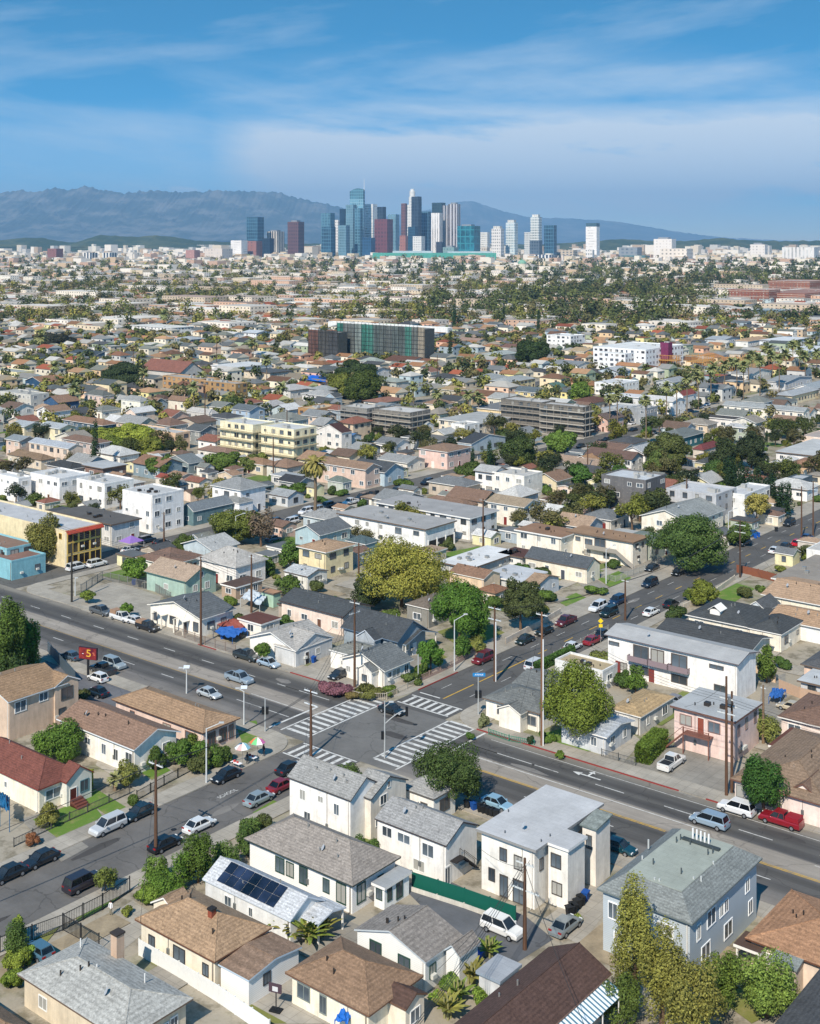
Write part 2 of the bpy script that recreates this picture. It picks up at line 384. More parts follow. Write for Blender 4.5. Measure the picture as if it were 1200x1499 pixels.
    if w=='auto' and not open_:
        st=max(1,round((h-.3)/2.9)); aw,bw=A-o,Bh-o
        for s in range(st):
            zc=(h/st)*s+ (1.65 if h/st<3.4 else 1.8)
            for fc,L in (('A',aw),('B',bw)):
                k=max(1,int(2*L/(3.6 if st==1 else 3.3)))
                if 2*L<2.6: continue
                if k>12: k=12
                for i in range(k):
                    if R.random()<.14: continue
                    p=-L+(i+.5)*2*L/k+R.uniform(-.25,.25); ww=R.choice((.9,1.2,1.5,1.8)); wh=R.choice((1.0,1.2,1.3)) if ww>1 else R.choice((.7,1.2))
                    if s==0 and i==k//2 and fc==('B' if R.random()<.5 else 'A') and k>1:
                        door(root,fc,aw,bw,p,.95,2.1,R.choice(('6b4a3a','e0ddd4','7a2f2a','4a4f58')),off); continue
                    window(root,fc,aw,bw,p,min(zc,h-.42-wh/2-.25),min(ww,2*L/k*.75),wh,frame,glass,nr,off)
    elif isinstance(w,(list,tuple)):
        for t in w:
            if len(t)==6 and t[0]=='D': door(root,t[1],A-o,Bh-o,(t[2]-.5)*2*((A if t[1]=='A' else Bh)-o),t[3],t[4],t[5],off)
            else: window(root,t[0],A-o,Bh-o,(t[1]-.5)*2*((A if t[0]=='A' else Bh)-o),t[2],t[3],t[4],frame,glass,nr,off)
    if dr: door(root,dr[0],A-o,Bh-o,(dr[1]-.5)*2*((A if dr[0]=='A' else Bh)-o),dr[2],dr[3],dr[4],off)
    if nr and not open_ and wc0 and h>2.8 and a*b>40:
        aw,bw=A-o,Bh-o; ox,oy=off; hz=h-.3 if ty!='flat' else h-.5
        m=MB(); m.box(ox+aw-.32,ox+aw-.22,oy-bw-.12,oy-bw-.02,.1,hz); m.box(ox+aw-.32,ox+aw-.22,oy-bw-.4,oy-bw-.121,.1,.2); m.obj('downpipe',M('paint','d4d0c8' if R.random()<.6 else '8c8478'),root)
        if R.random()<.8: x=ox-aw+R.uniform(.2,.8)*2*aw; m=MB(); m.box(x-.18,x+.18,oy-bw-.16,oy-bw-.004,1.2,1.75); m.tube((x,oy-bw-.06,1.75),(x,oy-bw-.06,hz),.035,n=5); m.obj('electric_meter',M('metal','8c9090'),root)
        for q in range(R.choice((0,1,1,2))):
            y=oy-bw+R.uniform(.15,.85)*2*bw; z=R.choice((1.1,1.2,4.1)) if h>5 else 1.1; m=MB(); m.box(ox+aw+.004,ox+aw+.4,y-.34,y+.34,z,z+.42); m.obj('air_conditioner',M('paint','c8c8c0'),root)
        if R.random()<.55 and ty not in('shed',):
            x,y=R.uniform(-.5,.5)*A,-R.uniform(.3,.6)*Bh; z=h+{'gu':rise*(1-abs(y)/Bh),'gv':rise*(1-abs(x)/A),'flat':-.35}.get(ty,rise*.35 if ty in('hip','deck') else 0); m=MB(); m.tube((ox+x,oy+y,z-.3),(ox+x,oy+y,z+.55),.03,n=5); c=Vector((ox+x,oy+y,z+.6)); d=Vector((-.5,-.7,.5)).normalized(); m.tube(c,c+d*.08,.05,.36,10); m.obj('satellite_dish',M('paint','a8acb0'),root)
    root['_off']=off; root['_A']=A; root['_B']=Bh
    LAST[:]=[root,A,Bh,off,o]
    return root
LAST=[]
# ---------------------------------------------------------------- trees
def crown_mesh(name,rad,seed,nleaf,leaf,mat,clump=.42,nc=26,bottom=-.55,taper=0.):
    g=np.random.default_rng(seed)
    d=g.normal(size=(nc,3)); d/=np.linalg.norm(d,axis=1)[:,None]; d=d[d[:,2]>bottom]; 
    rr=g.uniform(.5,.92,len(d))[:,None]; cc=d*rr; cr=g.uniform(.45,1.15,len(d))*clump
    cc=np.vstack([cc,[[0,0,0]]]); cr=np.append(cr,.5)
    wts=cr**2; wts/=wts.sum(); idx=g.choice(len(cc),nleaf,p=wts)
    n=g.normal(size=(nleaf,3)); n/=np.linalg.norm(n,axis=1)[:,None]
    p=cc[idx]+n*(cr[idx]*g.uniform(.72,1.08,nleaf)**1.0)[:,None]
    if taper: s=1-taper*np.clip((p[:,2]+1)/2,0,1.1); p[:,:2]*=s[:,None]
    rad=np.array(rad); p=p*rad
    out=n*.9+p/np.linalg.norm(p,axis=1)[:,None]*.5+np.array([0,0,.25])
    nn=out+g.normal(size=(nleaf,3))*.55; nn/=np.linalg.norm(nn,axis=1)[:,None]
    return leafmesh(name,p,nn,leaf,g,mat)
def leafmesh(name,p,nn,leaf,g,mat):
    k=len(p); t=np.cross(nn,g.normal(size=(k,3))); t/=np.linalg.norm(t,axis=1)[:,None]; b=np.cross(nn,t)
    s=(leaf*g.uniform(.55,1.35,k))[:,None]
    v=np.stack([p-t*s,p-b*s*.6,p+t*s,p+b*s*.6],1).reshape(-1,3)
    return quadmesh(name,v,mat)
def quadmesh(name,v,mat,colr=None):
    k=len(v)//4; me=bpy.data.meshes.new(name); me.vertices.add(4*k); me.vertices.foreach_set('co',v.astype(np.float32).ravel())
    me.loops.add(4*k); me.loops.foreach_set('vertex_index',np.arange(4*k,dtype=np.int32)); me.polygons.add(k)
    me.polygons.foreach_set('loop_start',np.arange(0,4*k,4,dtype=np.int32)); me.polygons.foreach_set('loop_total',np.full(k,4,dtype=np.int32))
    me.materials.append(mat); me.update()
    if colr is not None:
        a=me.attributes.new('Col','FLOAT_COLOR','CORNER'); a.data.foreach_set('color',np.repeat(colr,4,0).astype(np.float32).ravel())
    return me
def trunk_mesh(h,r,seed,spread=1.5,mat='6a5644'):
    R=random.Random(seed); m=MB(); p=Vector((0,0,-.1)); top=Vector((R.uniform(-.2,.2)*h*.2,R.uniform(-.2,.2)*h*.2,h*.55))
    m.tube(p,top,r,r*.65,8)
    for i in range(4):
        a=i*1.6+R.uniform(-.4,.4); q=top+Vector((math.cos(a)*spread,math.sin(a)*spread,h*R.uniform(.18,.35))); m.tube(top-Vector((0,0,.1)),q,r*.45,r*.2,6)
    return m.mesh('trunk',[M('wood',mat)])
TREES=[]
def warm(h,a=1.0,b=.99,c=.92):
    r,g,b_=[int(h[i:i+2],16) for i in (0,2,4)]; l=.3*r+.6*g+.1*b_; r,g,b_=[l+(q-l)*.92 for q in(r,g,b_)]; return '%02x%02x%02x'%(min(255,int(r*a)),min(255,int(g*b)),min(255,int(b_*c)))
def tree(px,py,wpx,ytop,hexc,lab=None,dens=1.,leaf=None,seed=None,cb=.35,taper=0.,cat='tree',nm='tree',sq=1.,X=None,proto=None):
    """tree: base pixel px,py; crown width in px; crown top row; cb = height fraction of the crown's underside"""
    Xw,Y=PX(px,py); s=(py-HY)/CH; H=(py-ytop)/s; r=wpx/2/s; seed=seed or len(TREES)+11
    zc=H*(1+cb)/2; rz=H*(1-cb)/2
    root=mk(nm,None,None,(Xw,Y,0)); tag(root,None,cat,'trees and shrubs')
    n=int(min(30000,max(700,4600*dens*(r*rz+r*r)/10*min(1.,(190./Y)**1.1))))
    lf=leaf or max(.12,.00085*Y); hexc=warm(hexc)
    if Y>200: n=int(n*1.1)
    me=crown_mesh('crown',(r,r*sq,rz),seed,n,lf,M('leaf',hexc),clump=.37,nc=44,taper=taper,bottom=-.8)
    mk('crown',me,root,(0,0,zc))
    mk('trunk',trunk_mesh(H*(.4+cb),max(.08,min(.45,H*.03)),seed,r*.45),root)
    PEND.append((root,lab or 'leafy green tree' ,px,py,lab is None)); TREES.append((Xw,Y,r)); FOOT.append((Xw,Y,r*.4,r*.4))
    return root
PROTO={}
def get_protos():
    cols=['4e5a2e','60662e','404a2a','74762f','585634','36422a','84823c','66643e']
    for i,c in enumerate(cols):
        PROTO[('r',i)]=(crown_mesh('crown',(1,1,.9),100+i,1500,.085,M('leaf',warm(c)),clump=.4,nc=22),trunk_mesh(2.2,.12,i,.5))
    PROTO[('c',0)]=(crown_mesh('crown',(1,1,3.6),130,1100,.14,M('leaf','2f4526'),clump=.5,nc=16,bottom=-1,taper=.55),trunk_mesh(2.0,.12,3,.2))
def ptree(X,Y,r,H,k,lab='',name='tree',cat='tree'):
    cm,tm=PROTO[k]; root=mk(name,None,None,(X,Y,0)); tag(root,None,cat,'trees and shrubs')
    rzs=(H*.72/2)/(.9 if k[0]=='r' else 3.6)
    mk('crown',cm,root,(0,0,H*.62),random.Random(X).uniform(0,6.28),(r,r,rzs)); mk('trunk',tm,root,(0,0,0),0,(r*.7,r*.7,H/3.2))
    px,py=pix(X,Y); PEND.append((root,lab,px,py,True)); return root
def frond_quads(g,n,L,droop,up0,w,nseg=5):
    """palm fronds as strips of quads, each strip a drooping arc"""
    Q=[]
    for i in range(n):
        az=g.uniform(0,6.283); up=g.uniform(*up0); l=L*g.uniform(.85,1.1); dx,dy=math.cos(az),math.sin(az)
        pts=[]; x=0.;z=0.;a=up
        for k in range(nseg+1):
            pts.append((x,z)); x+=math.cos(a)*l/nseg; z+=math.sin(a)*l/nseg; a-=droop*g.uniform(.8,1.2)/nseg
        for k in range(nseg):
            w0=w*math.sin(math.pi*(.12+.85*k/nseg))+.02; w1=w*math.sin(math.pi*(.12+.85*(k+1)/nseg))+.02
            (x0,z0),(x1,z1)=pts[k],pts[k+1]
            for sgn in (1,-1):
                Q+= [(x0*dx,x0*dy,z0),(x1*dx,x1*dy,z1),(x1*dx-sgn*dy*w1,x1*dy+sgn*dx*w1,z1-w1*.35),(x0*dx-sgn*dy*w0,x0*dy+sgn*dx*w0,z0-w0*.35)]
    return np.array(Q)
def palm(px=None,py=None,ytop=None,rpx=None,kind='fan',lab='tall fan palm with a shaggy crown',hexc='8a8e5c',XY=None,H=None,r=None,mesh=None,nw=True):
    if XY: X,Y=XY; px,py=pix(X,Y)
    else:
        X,Y=PX(px,py); s=(py-HY)/CH; H=(py-ytop)/s; r=rpx/s
    k=('palm',kind)
    if k not in MC:
        g=np.random.default_rng(5 if kind=='fan' else 9)
        if kind=='fan':
            q=np.vstack([frond_quads(g,46,1.,1.3,(-.5,1.35),.17,4)])
            dead=frond_quads(g,26,.75,.6,(-1.55,-.9),.16,3)
            MC[k]=(quadmesh('crown',q,M('leaf',hexc)),quadmesh('dead_fronds',dead,M('leaf','a39068')))
        else:
            q=np.vstack([frond_quads(g,90,1.,1.9,(-.4,1.4),.1,6)]); dead=frond_quads(g,16,.5,.6,(-1.4,-.6),.1,3)
            MC[k]=(quadmesh('crown',q,M('leaf','8c8446')),quadmesh('dead_fronds',dead,M('leaf','a08a50')))
    root=mk('palm_tree',None,None,(X,Y,0)); tag(root,None,'palm','palm trees')
    r*=1. if rpx is None or rpx>12 else 1.3; zt=H-r*.55; mk('crown',MC[k][0],root,(0,0,zt),X,(r,r,r)); mk('dead_fronds',MC[k][1],root,(0,0,zt),0,(r,r,r))
    m=MB(); tr=.22 if kind=='fan' else .42; m.tube((0,0,-.1),(.15,0,zt*.5),tr*1.2,tr,7); m.tube((.15,0,zt*.5-.01),(0,0,zt),tr,tr*1.0,7); m.obj('trunk',M('wood','7c6c58'),root)
    PEND.append((root,lab,px,py,nw)); return root
def bush(px,py,wpx,hpx,hexc='4e6a30',lab=None,nm='shrub',flat=1.,dens=1.):
    X,Y=PX(px,py); s=(py-HY)/CH; r=wpx/2/s; H=hpx/s*1.0
    g=random.Random(px*3+py); n=int(min(4000,max(250,1500*dens*r*H)))
    me=crown_mesh('foliage',(r,r*flat,H*.6),int(px*7+py),n,max(.09,.0008*Y),M('leaf',warm(hexc)),clump=.5,nc=12,bottom=-.2)
    root=mk(nm,None,None,(X,Y,0)); tag(root,None,'shrub','trees and shrubs'); mk('foliage',me,root,(0,0,H*.42)); m=MB(); m.tube((0,0,-.05),(0,0,H*.45),.06,.04,6); m.obj('stem',M('wood','6a5644'),root)
    PEND.append((root,lab or 'low leafy green shrub',px,py,lab is None)); return root
# ---------------------------------------------------------------- vehicles
def loft(m,secs,mi=0):
    n=len(secs[0][1]); vs=[]; fs=[]
    for x,r in secs: vs+=[(x,y,z) for y,z in r]
    for i in range(len(secs)-1):
        for j in range(n): k=(j+1)%n; fs.append((i*n+j,i*n+k,(i+1)*n+k,(i+1)*n+j))
    fs.append(tuple(range(n))[::-1]); fs.append(tuple(len(vs)-n+i for i in range(n))); m.add(vs,fs,mi)
def ring(w,zb,zt,r=.16): return [(-w*.9,zb),(w*.9,zb),(w,zb+.14),(w*1.0,zt-r),(w*.88,zt),(-w*.88,zt),(-w,zt-r),(-w,zb+.14)]
CT_={ # length, half width, [(x,zt,wfac)], greenhouse (x0,x1 base; x0r,x1r roof; zbase; zroof), wheel x
 'sedan':(4.6,.9,[(-2.3,.62,.86),(-2.15,.92,.95),(-1.3,.96,1),(.7,.93,1),(1.2,.86,1),(1.95,.76,.96),(2.3,.55,.84)],(-1.75,1.15,-1.05,.35,.9,1.43),(-1.35,1.4)),
 'hatchback':(4.1,.87,[(-2.0,.7,.9),(-1.9,.98,.96),(-1.2,1.0,1),(.6,.96,1),(1.2,.9,1),(1.75,.78,.95),(2.05,.58,.84)],(-1.92,1.15,-1.5,.3,.94,1.5),(-1.25,1.3)),
 'suv':(4.8,.96,[(-2.4,.7,.92),(-2.3,1.1,.97),(-1.2,1.12,1),(.8,1.1,1),(1.25,1.04,1),(2.2,.94,.97),(2.42,.7,.9)],(-2.28,1.25,-2.0,.45,1.08,1.78),(-1.45,1.5)),
 'minivan':(5.0,.98,[(-2.5,.65,.92),(-2.42,1.05,.97),(-1.2,1.08,1),(1.0,1.04,1),(1.5,.96,1),(2.25,.78,.94),(2.5,.56,.84)],(-2.38,1.6,-2.1,.6,1.02,1.74),(-1.5,1.6)),
 'pickup':(5.5,.97,[(-2.75,.72,.96),(-2.7,1.08,.98),(-.7,1.08,1),(.9,1.1,1),(1.3,1.06,1),(2.5,.98,.97),(2.75,.66,.92)],(-.75,1.35,-.6,.65,1.06,1.76),(-1.75,1.75)),
}
def car_parts(ty):
    k=('car',ty)
    if k in MC: return MC[k]
    L,w,secs,(gx0,gx1,rx0,rx1,zb,zr),(w0,w1)=CT_[ty]
    b=MB(); loft(b,[(x,ring(w*f,.3,z)) for x,z,f in secs])
    rw=w*.72; b.slabq([(rx0-.04,-rw,zr+.05),(rx1+.04,-rw,zr+.05),(rx1+.04,rw,zr+.05),(rx0-.04,rw,zr+.05)],.09,0,0)
    for s in(-1,1):
        for xa,xb in((gx0,rx0),(gx1,rx1),((gx0+gx1)/2-.15,(rx0+rx1)/2-.1)): b.tube((xa,s*w*.875,zb-.02),(xb,s*rw*.99,zr+.02),.05,n=4)
        b.box(gx1-.35,gx1-.15,s*(w+.09)-.09,s*(w+.09)+.09,zb-.02,zb+.14)
    if ty=='pickup': b.box(-2.66,-.8,-.92,-.84,1.06,1.2); b.box(-2.66,-.8,.84,.92,1.06,1.2); b.box(-2.72,-2.62,-.92,.92,1.0,1.2)
    gl=MB(); gw=w*.86; gl.add([(gx0,-gw,zb-.04),(gx1,-gw,zb-.04),(gx1,gw,zb-.04),(gx0,gw,zb-.04),(rx0,-rw*.97,zr),(rx1,-rw*.97,zr),(rx1,rw*.97,zr),(rx0,rw*.97,zr)],[(0,1,5,4),(1,2,6,5),(2,3,7,6),(3,0,4,7),(4,5,6,7)])
    wh=MB(); wh.tube((0,-.11,0),(0,.11,0),.34,n=14); rim=MB(); rim.tube((0,-.125,0),(0,.125,0),.2,n=10)
    hl=MB(); hl.box(-.06,.05,-.2,.2,-.08,.08); bed=MB(); bed.box(-2.6,-.85,-.8,.8,1.05,1.1)
    r=(b.mesh('body',[M('carpaint','888888')]),gl.mesh('windows',[M('glass','20262c')]),wh.mesh('wheel',[M('rubber','1c1c1e')]),rim.mesh('rim',[M('metal','a0a4a8')]),hl.mesh('headlight',[M('paint','d8dcdc')]),hl.mesh('tail_light',[M('paint','8c1c18')]),bed.mesh('bed_liner',[M('paint','26282a')]))
    MC[k]=r; return r
CARN=[]
def car(px,py,ty,hx,d,lab,cargo=None):
    """ground-centre pixel; d heading: 'u','-u','v','-v' (street axes) or an angle offset"""
    X,Y=PX(px,py); ang={'u':-TH,'-u':-TH+math.pi,'v':-TH+math.pi/2,'-v':-TH-math.pi/2}[d]
    L,w,secs,gh,wx=CT_[ty]; bm,gm,wm,rm,hm,tm,bd=car_parts(ty)
    root=mk('parked_car' if ty!='pickup' else 'pickup_truck',None,None,(X,Y,0.01),ang); cn={'suv':'sport utility vehicle'}.get(ty,ty+' truck' if ty=='pickup' else ty)
    tag(root,None,{'suv':'car','sedan':'car','hatchback':'car','minivan':'van','pickup':'pickup truck'}[ty],'cars on the streets and driveways')
    o=mk('body',bm,root); o.material_slots[0].link='OBJECT'; o.material_slots[0].material=M('carpaint',hx)
    mk('windows',gm,root)
    if ty=='pickup' and not cargo: mk('bed_liner',bd,root)
    if cargo:
        m=MB(); m.box(-2.6,-.85,-.86,.86,1.08,1.65 if cargo!='box' else 1.9); m.obj('camper_shell' if cargo!='box' else 'cargo_box',M('paint',hx if cargo=='shell' else '9a7c64'),root)
    for x in wx:
        for s in(-1,1):
            q=mk('wheel',wm,root,(x,s*(w-.1),.34)); 
            if Y<330: mk('rim',rm,q)
    if Y<330:
        zt=secs[-2][1]; 
        for s in(-1,1): mk('headlight',hm,root,(L/2-.1,s*w*.62,zt-.16)); mk('tail_light',tm,root,(-L/2+.08,s*w*.68,.82))
    PEND.append((root,'%s %s %s'%(cname(hx,['white','grey','light grey','dark grey','black','red','maroon','blue','slate blue','pale blue','silver','teal','beige','brown','dark green']),cn,lab),px,py,False))
    return root
# ---------------------------------------------------------------- poles and street furniture
def zh(px,py,yt): X,Y=PX(px,py); return X,Y,(py-yt)/((py-HY)/CH)
POLETOP={}
def upole(px,py,yt,lab,arms=((.3,2.6,'v'),(1.7,2.2,'v')),armc='c8ccca',pc='5e4636',sleeve=False,tr=0):
    X,Y,H=zh(px,py,yt); root=mk('utility_pole',None,None,(X,Y,0),-TH); tag(root,lab,'utility pole','utility poles')
    m=MB(); m.tube((0,0,-.2),(0,0,H),.24,.15,8); m.obj('pole',M('wood',pc),root)
    for dz,w,d in arms:
        a=MB(); z=H-dz
        if d=='v': a.box(-.06,.06,-w/2,w/2,z-.09,z+.05)
        else: a.box(-w/2,w/2,-.06,.06,z-.09,z+.05)
        ao=a.obj('crossarm',M('paint',armc),root); q=MB()
        for t in(-.46,-.25,.25,.46):
            p=(0,t*w) if d=='v' else (t*w,0); q.tube((p[0],p[1],z+.05),(p[0],p[1],z+.28),.06,.04,6)
        q.obj('insulator',M('paint','8c8f90'),ao)
    if sleeve: s=MB(); s.tube((.26,-.05,0),(.26,-.05,H*.8),.1,n=6); s.obj('cable_riser',M('paint','d8dada'),root)
    for k in range(tr): s=MB(); s.tube((.45,0,H-3.6-k*1.1),(.45,0,H-2.7-k*1.1),.26,n=8); s.obj('transformer',M('metal','8a8e90'),root)
    POLETOP[lab]=(X,Y,H,[a for a in arms]); return root
def wire(p,q,sag,lab,n=14,r=.03,k=3):
    m=MB()
    for j in range(k):
        o=Vector((ST,CT,0))*((j-(k-1)/2)*.9); P=Vector(p)+o; Q=Vector(q)+o; l=None
        for i in range(n+1):
            t=i/n; v=P.lerp(Q,t); v.z-=sag*4*t*(1-t)
            if l is not None: m.tube(l,v,r,n=3)
            l=v
    tag(m.obj('overhead_wire',M('paint','3a3c3e')),lab,'wire','overhead wires')
def slight(px,py,yt,lab,d=(1,0),arm=2.,c='c4c8c8',solar=False):
    X,Y,H=zh(px,py,yt); root=mk('street_lamp',None,None,(X,Y,0),0); tag(root,lab,'street lamp','street lamps'); m=MB()
    m.tube((0,0,0),(0,0,H*.93),.13,.08,8); m.obj('pole',M('paint',c),root); a=MB(); a.tube((0,0,H*.92),(d[0]*arm,d[1]*arm,H),.06,n=6); a.obj('arm',M('paint',c),root)
    l=MB(); l.box(d[0]*arm-.35,d[0]*arm+.35,d[1]*arm-.16,d[1]*arm+.16,H-.08,H+.08); l.obj('lamp_head',M('paint','b4b8b8'),root)
    if solar: s=MB(); s.slabq([(-.5,-.3,H+.1),(.5,-.3,H+.1),(.5,.3,H+.4),(-.5,.3,H+.4)],.05,0,0); s.obj('solar_panel',M('paint','c4ccd4'),root)
def sighead(m,p,h=1.1): m.box(p[0]-.2,p[0]+.2,p[1]-.2,p[1]+.2,p[2]-h,p[2])
def signal(px,py,yt,lab,mast=None,sign=None,heads=1):
    X,Y,H=zh(px,py,yt); root=mk('traffic_signal',None,None,(X,Y,0),0); tag(root,lab,'traffic signal','traffic signals'); m=MB(); m.tube((0,0,0),(0,0,H),.12,.08,8); m.obj('pole',M('paint','a8acac'),root)
    if mast:
        dx,dy,z=mast; a=MB(); l=Vector((0,0,z-1.6))
        for t in(.25,.5,.75,1.): v=Vector((dx*t,dy*t,z-1.6+1.6*math.sin(t*1.57))); a.tube(l,v,.07,n=6); l=v
        a.obj('mast_arm',M('paint','a8acac'),root); h=MB(); sighead(h,(dx,dy,z+.4),1.3); h.obj('signal_head',M('paint','1a1c1e'),root)
        b=MB(); b.tube((0,0,H*.9),(.9,-.4,H),.05,n=6); b.box(.6,1.3,-.55,-.25,H-.05,H+.1); b.obj('lamp_head',M('paint','b4b8b8'),root)
    for i in range(heads):
        h=MB(); sighead(h,(.32 if i%2 else -.32,0,3.9)); h.obj('signal_head',M('paint','1a1c1e'),root)
    return root,H
def fence(pts,h,style,hx,lab,z0=0.,th=.08,base=0.):
    """pts: ground pixels"""
    W=[PX(*p) for p in pts]; root=mk('fence',None,None,(W[0][0],W[0][1],0),0); tag(root,lab,'fence','fences and garden walls')
    ox,oy=W[0]; ps=MB(); pn=MB()
    for (x0,y0),(x1,y1) in zip(W,W[1:]):
        x0-=ox;x1-=ox;y0-=oy;y1-=oy; L=math.hypot(x1-x0,y1-y0); d=((x1-x0)/L,(y1-y0)/L); n=(-d[1]*th/2,d[0]*th/2)
        def panel(a,b,za,zb,mb,w=1.):
            q=[(x0+d[0]*a,y0+d[1]*a),(x0+d[0]*b,y0+d[1]*b)]
            vs=[(q[0][0]-n[0]*w,q[0][1]-n[1]*w),(q[1][0]-n[0]*w,q[1][1]-n[1]*w),(q[1][0]+n[0]*w,q[1][1]+n[1]*w),(q[0][0]+n[0]*w,q[0][1]+n[1]*w)]
            mb.add([(x,y,za) for x,y in vs]+[(x,y,zb) for x,y in vs],[(0,3,2,1),(4,5,6,7),(0,1,5,4),(1,2,6,5),(2,3,7,6),(3,0,4,7)])
        k=max(1,int(L/2.4)); 
        for i in range(k+1): t=i*L/k; ps=MB(); panel(max(0,t-.06),min(L,t+.06),0,h+.12,ps,1.6); ps.obj('post',M('paint',hx),root)
        if style=='solid': panel(0,L,.02,h,pn)
        elif style=='wall': panel(0,L,0,h,pn,2.)
        else:
            panel(0,L,base+.08,base+.14,pn,.7); panel(0,L,h-.1,h-.04,pn,.7); st=.22 if style=='iron' else .3; w=.02 if style=='iron' else .06
            if base: panel(0,L,0,base,pn,2.)
            for i in range(int(L/st)): panel(i*st,i*st+w,base+.08,h,pn,.6)
    pn.obj('panel',M('paint' if style!='wall' else 'stucco',hx),root); return root
KEEP=[]
def poly(name,pts,mat,z,lab=None,kind='structure',cat=None,uv=False,t=None):
    if uv: W=[toXY(*p) for p in pts]
    else: W=[PX(*p) for p in pts]
    c=W[0]; L=[toUV(x-c[0],y-c[1]) for x,y in W]
    a=sum(L[i][0]*L[(i+1)%len(L)][1]-L[(i+1)%len(L)][0]*L[i][1] for i in range(len(L)))
    if a<0: L=L[::-1]
    m=MB()
    if t: m.slabq([(x,y,t) for x,y in L],t,0,0)
    else: m.add([(x,y,0) for x,y in L],[tuple(range(len(L)))])
    if name in('lawn','driveway','forecourt','car_park','vacant_lot','courtyard'): mx,my=sum(p[0] for p in W)/len(W),sum(p[1] for p in W)/len(W); mu,mv=toUV(mx,my); q=[toUV(*p) for p in W]; KEEP.append((mx,my,max(abs(p[0]-mu) for p in q)*.8,max(abs(p[1]-mv) for p in q)*.8))
    o=m.obj(name,mat,None,(c[0],c[1],z),-TH); o['kind']=kind
    if lab: o['label']=lab
    return o
def skin_person(px,py,hx,lab,z=0.,pose='stand',face=0.,H=1.7):
    X,Y=PX(px,py); s=H/1.7; root=mk('person',None,None,(X,Y,z),face); tag(root,lab,'person','people at the corner')
    J={'p':(0,0,.92),'c':(0,0,1.2),'n':(0,.0,1.42),'h':(0,.02,1.52),'t':(0,.02,1.66),
       'ls':(.17,0,1.38),'le':(.24,.03,1.1),'lw':(.22,.18,.9),'rs':(-.17,0,1.38),'re':(-.24,.0,1.1),'rw':(-.24,.1,.86),
       'lk':(.1,.04,.5),'la':(.1,0,.08),'lf':(.1,.16,.04),'rk':(-.1,.02,.5),'ra':(-.12,-.06,.08),'rf':(-.12,.1,.04)}
    if pose=='sit':
        for k,v in {'lk':(.1,.42,.5),'la':(.1,.44,.08),'lf':(.1,.6,.04),'rk':(-.1,.42,.5),'ra':(-.12,.4,.08),'rf':(-.12,.56,.04)}.items(): J[k]=v
        for k in('p','c','n','h','t','ls','le','lw','rs','re','rw'): a=J[k]; J[k]=(a[0],a[1],a[2]-.42)
    E=[('p','c'),('c','n'),('n','h'),('h','t'),('n','ls'),('ls','le'),('le','lw'),('n','rs'),('rs','re'),('re','rw'),('p','lk'),('lk','la'),('la','lf'),('p','rk'),('rk','ra'),('ra','rf')]
    R={'p':.15,'c':.15,'n':.07,'h':.09,'t':.09,'ls':.07,'le':.05,'lw':.035,'rs':.07,'re':.05,'rw':.035,'lk':.075,'la':.045,'lf':.04,'rk':.075,'ra':.045,'rf':.04}
    ks=list(J); me=bpy.data.meshes.new('body'); me.from_pydata([tuple(c*s for c in J[k]) for k in ks],[(ks.index(a),ks.index(b)) for a,b in E],[]); me.materials.append(M('paint',hx))
    o=mk('body',me,root); md=o.modifiers.new('s','SKIN'); sv=me.skin_vertices[0].data
    for i,k in enumerate(ks): sv[i].radius=(R[k]*s,R[k]*s*.85)
    sv[0].use_root=True; ss=o.modifiers.new('u','SUBSURF'); ss.levels=ss.render_levels=1
    dg=bpy.context.evaluated_depsgraph_get(); nm=bpy.data.meshes.new_from_object(o.evaluated_get(dg)); o.modifiers.clear(); o.data=nm; nm.materials.clear(); nm.materials.append(M('paint',hx)); nm.materials.append(M('paint','a87c64')); nm.materials.append(M('paint','30343c' if hx!='e4e4e4' else '8c8878'))
    zs=(.42 if pose=='sit' else 0)
    for p in nm.polygons:
        z=p.center.z/s+zs; r_=abs(p.center.x)/s; p.material_index=1 if z>1.47 or (r_>.17 and z<.97 and z>.7) else (2 if z<.88 or (pose=='sit' and p.center.y/s>.16 and z<1.) else 0); p.use_smooth=True
    h=MB(); h.dome((0,.0,1.6*s-(.42 if pose=='sit' else 0)),.125,.14); h.obj('hair',M('paint','221a16'),root); return root

HAZEC=(.36,.66,1.,1.); HAZED=4.8e-5; SUNE=5.2; SKYK=3.2; SKYO=.015; SKYS=1.95; SKYV=1.12; SKYH=.482; CLOUD=(5.9,6.25,6.45,1.); SKYW=.15; EXPO=.15

get_protos()
# ================================================================ landmarks used to describe places
for a in ((461,735,'the date palm'),(558,515,'the netted building site'),(250,545,'the red-roofed church hall'),(1105,735,'the row of cypresses'),(1010,825,'the big round street tree'),
 (588,880,'the big yellow-green tree'),(390,672,'the balconied cream blocks'),(925,750,'the dark grey box'),(90,745,'the white box houses'),(570,635,'the twin scaffolded blocks'),(797,633,'the eastern scaffolded blocks'),
 (930,540,'the magenta-towered block'),(122,825,'the yellow arcaded block'),(600,790,'the white stilted flats'),(30,850,'the turquoise corner shop'),(1000,1010,'the long balcony apartments'),(1045,1120,'the pink two-storey house'),
 (1000,1390,'the blue-grey apartments'),(128,985,'the red screen sign'),(1100,460,'the brick campus halls'),(1060,580,'the fan palm avenue'),(180,885,'the vacant corner lot'),(470,604,'the tan wood-framed shell'),(575,480,'the long white warehouse'),
 (350,743,'the white Victorian house'),(742,727,'the bay-fronted white block'),(880,820,'the stair-fronted apartments'),(1120,622,'the long school wing'),(230,640,'the vine-covered house'),(60,600,'the blue gabled house'),
 (250,430,'the low pink-walled campus'),(640,405,'the teal convention hall'),(760,400,'the green-domed church'),(700,870,'the bright corner tree'),(820,500,'the white stepped block')): landmark(*a)
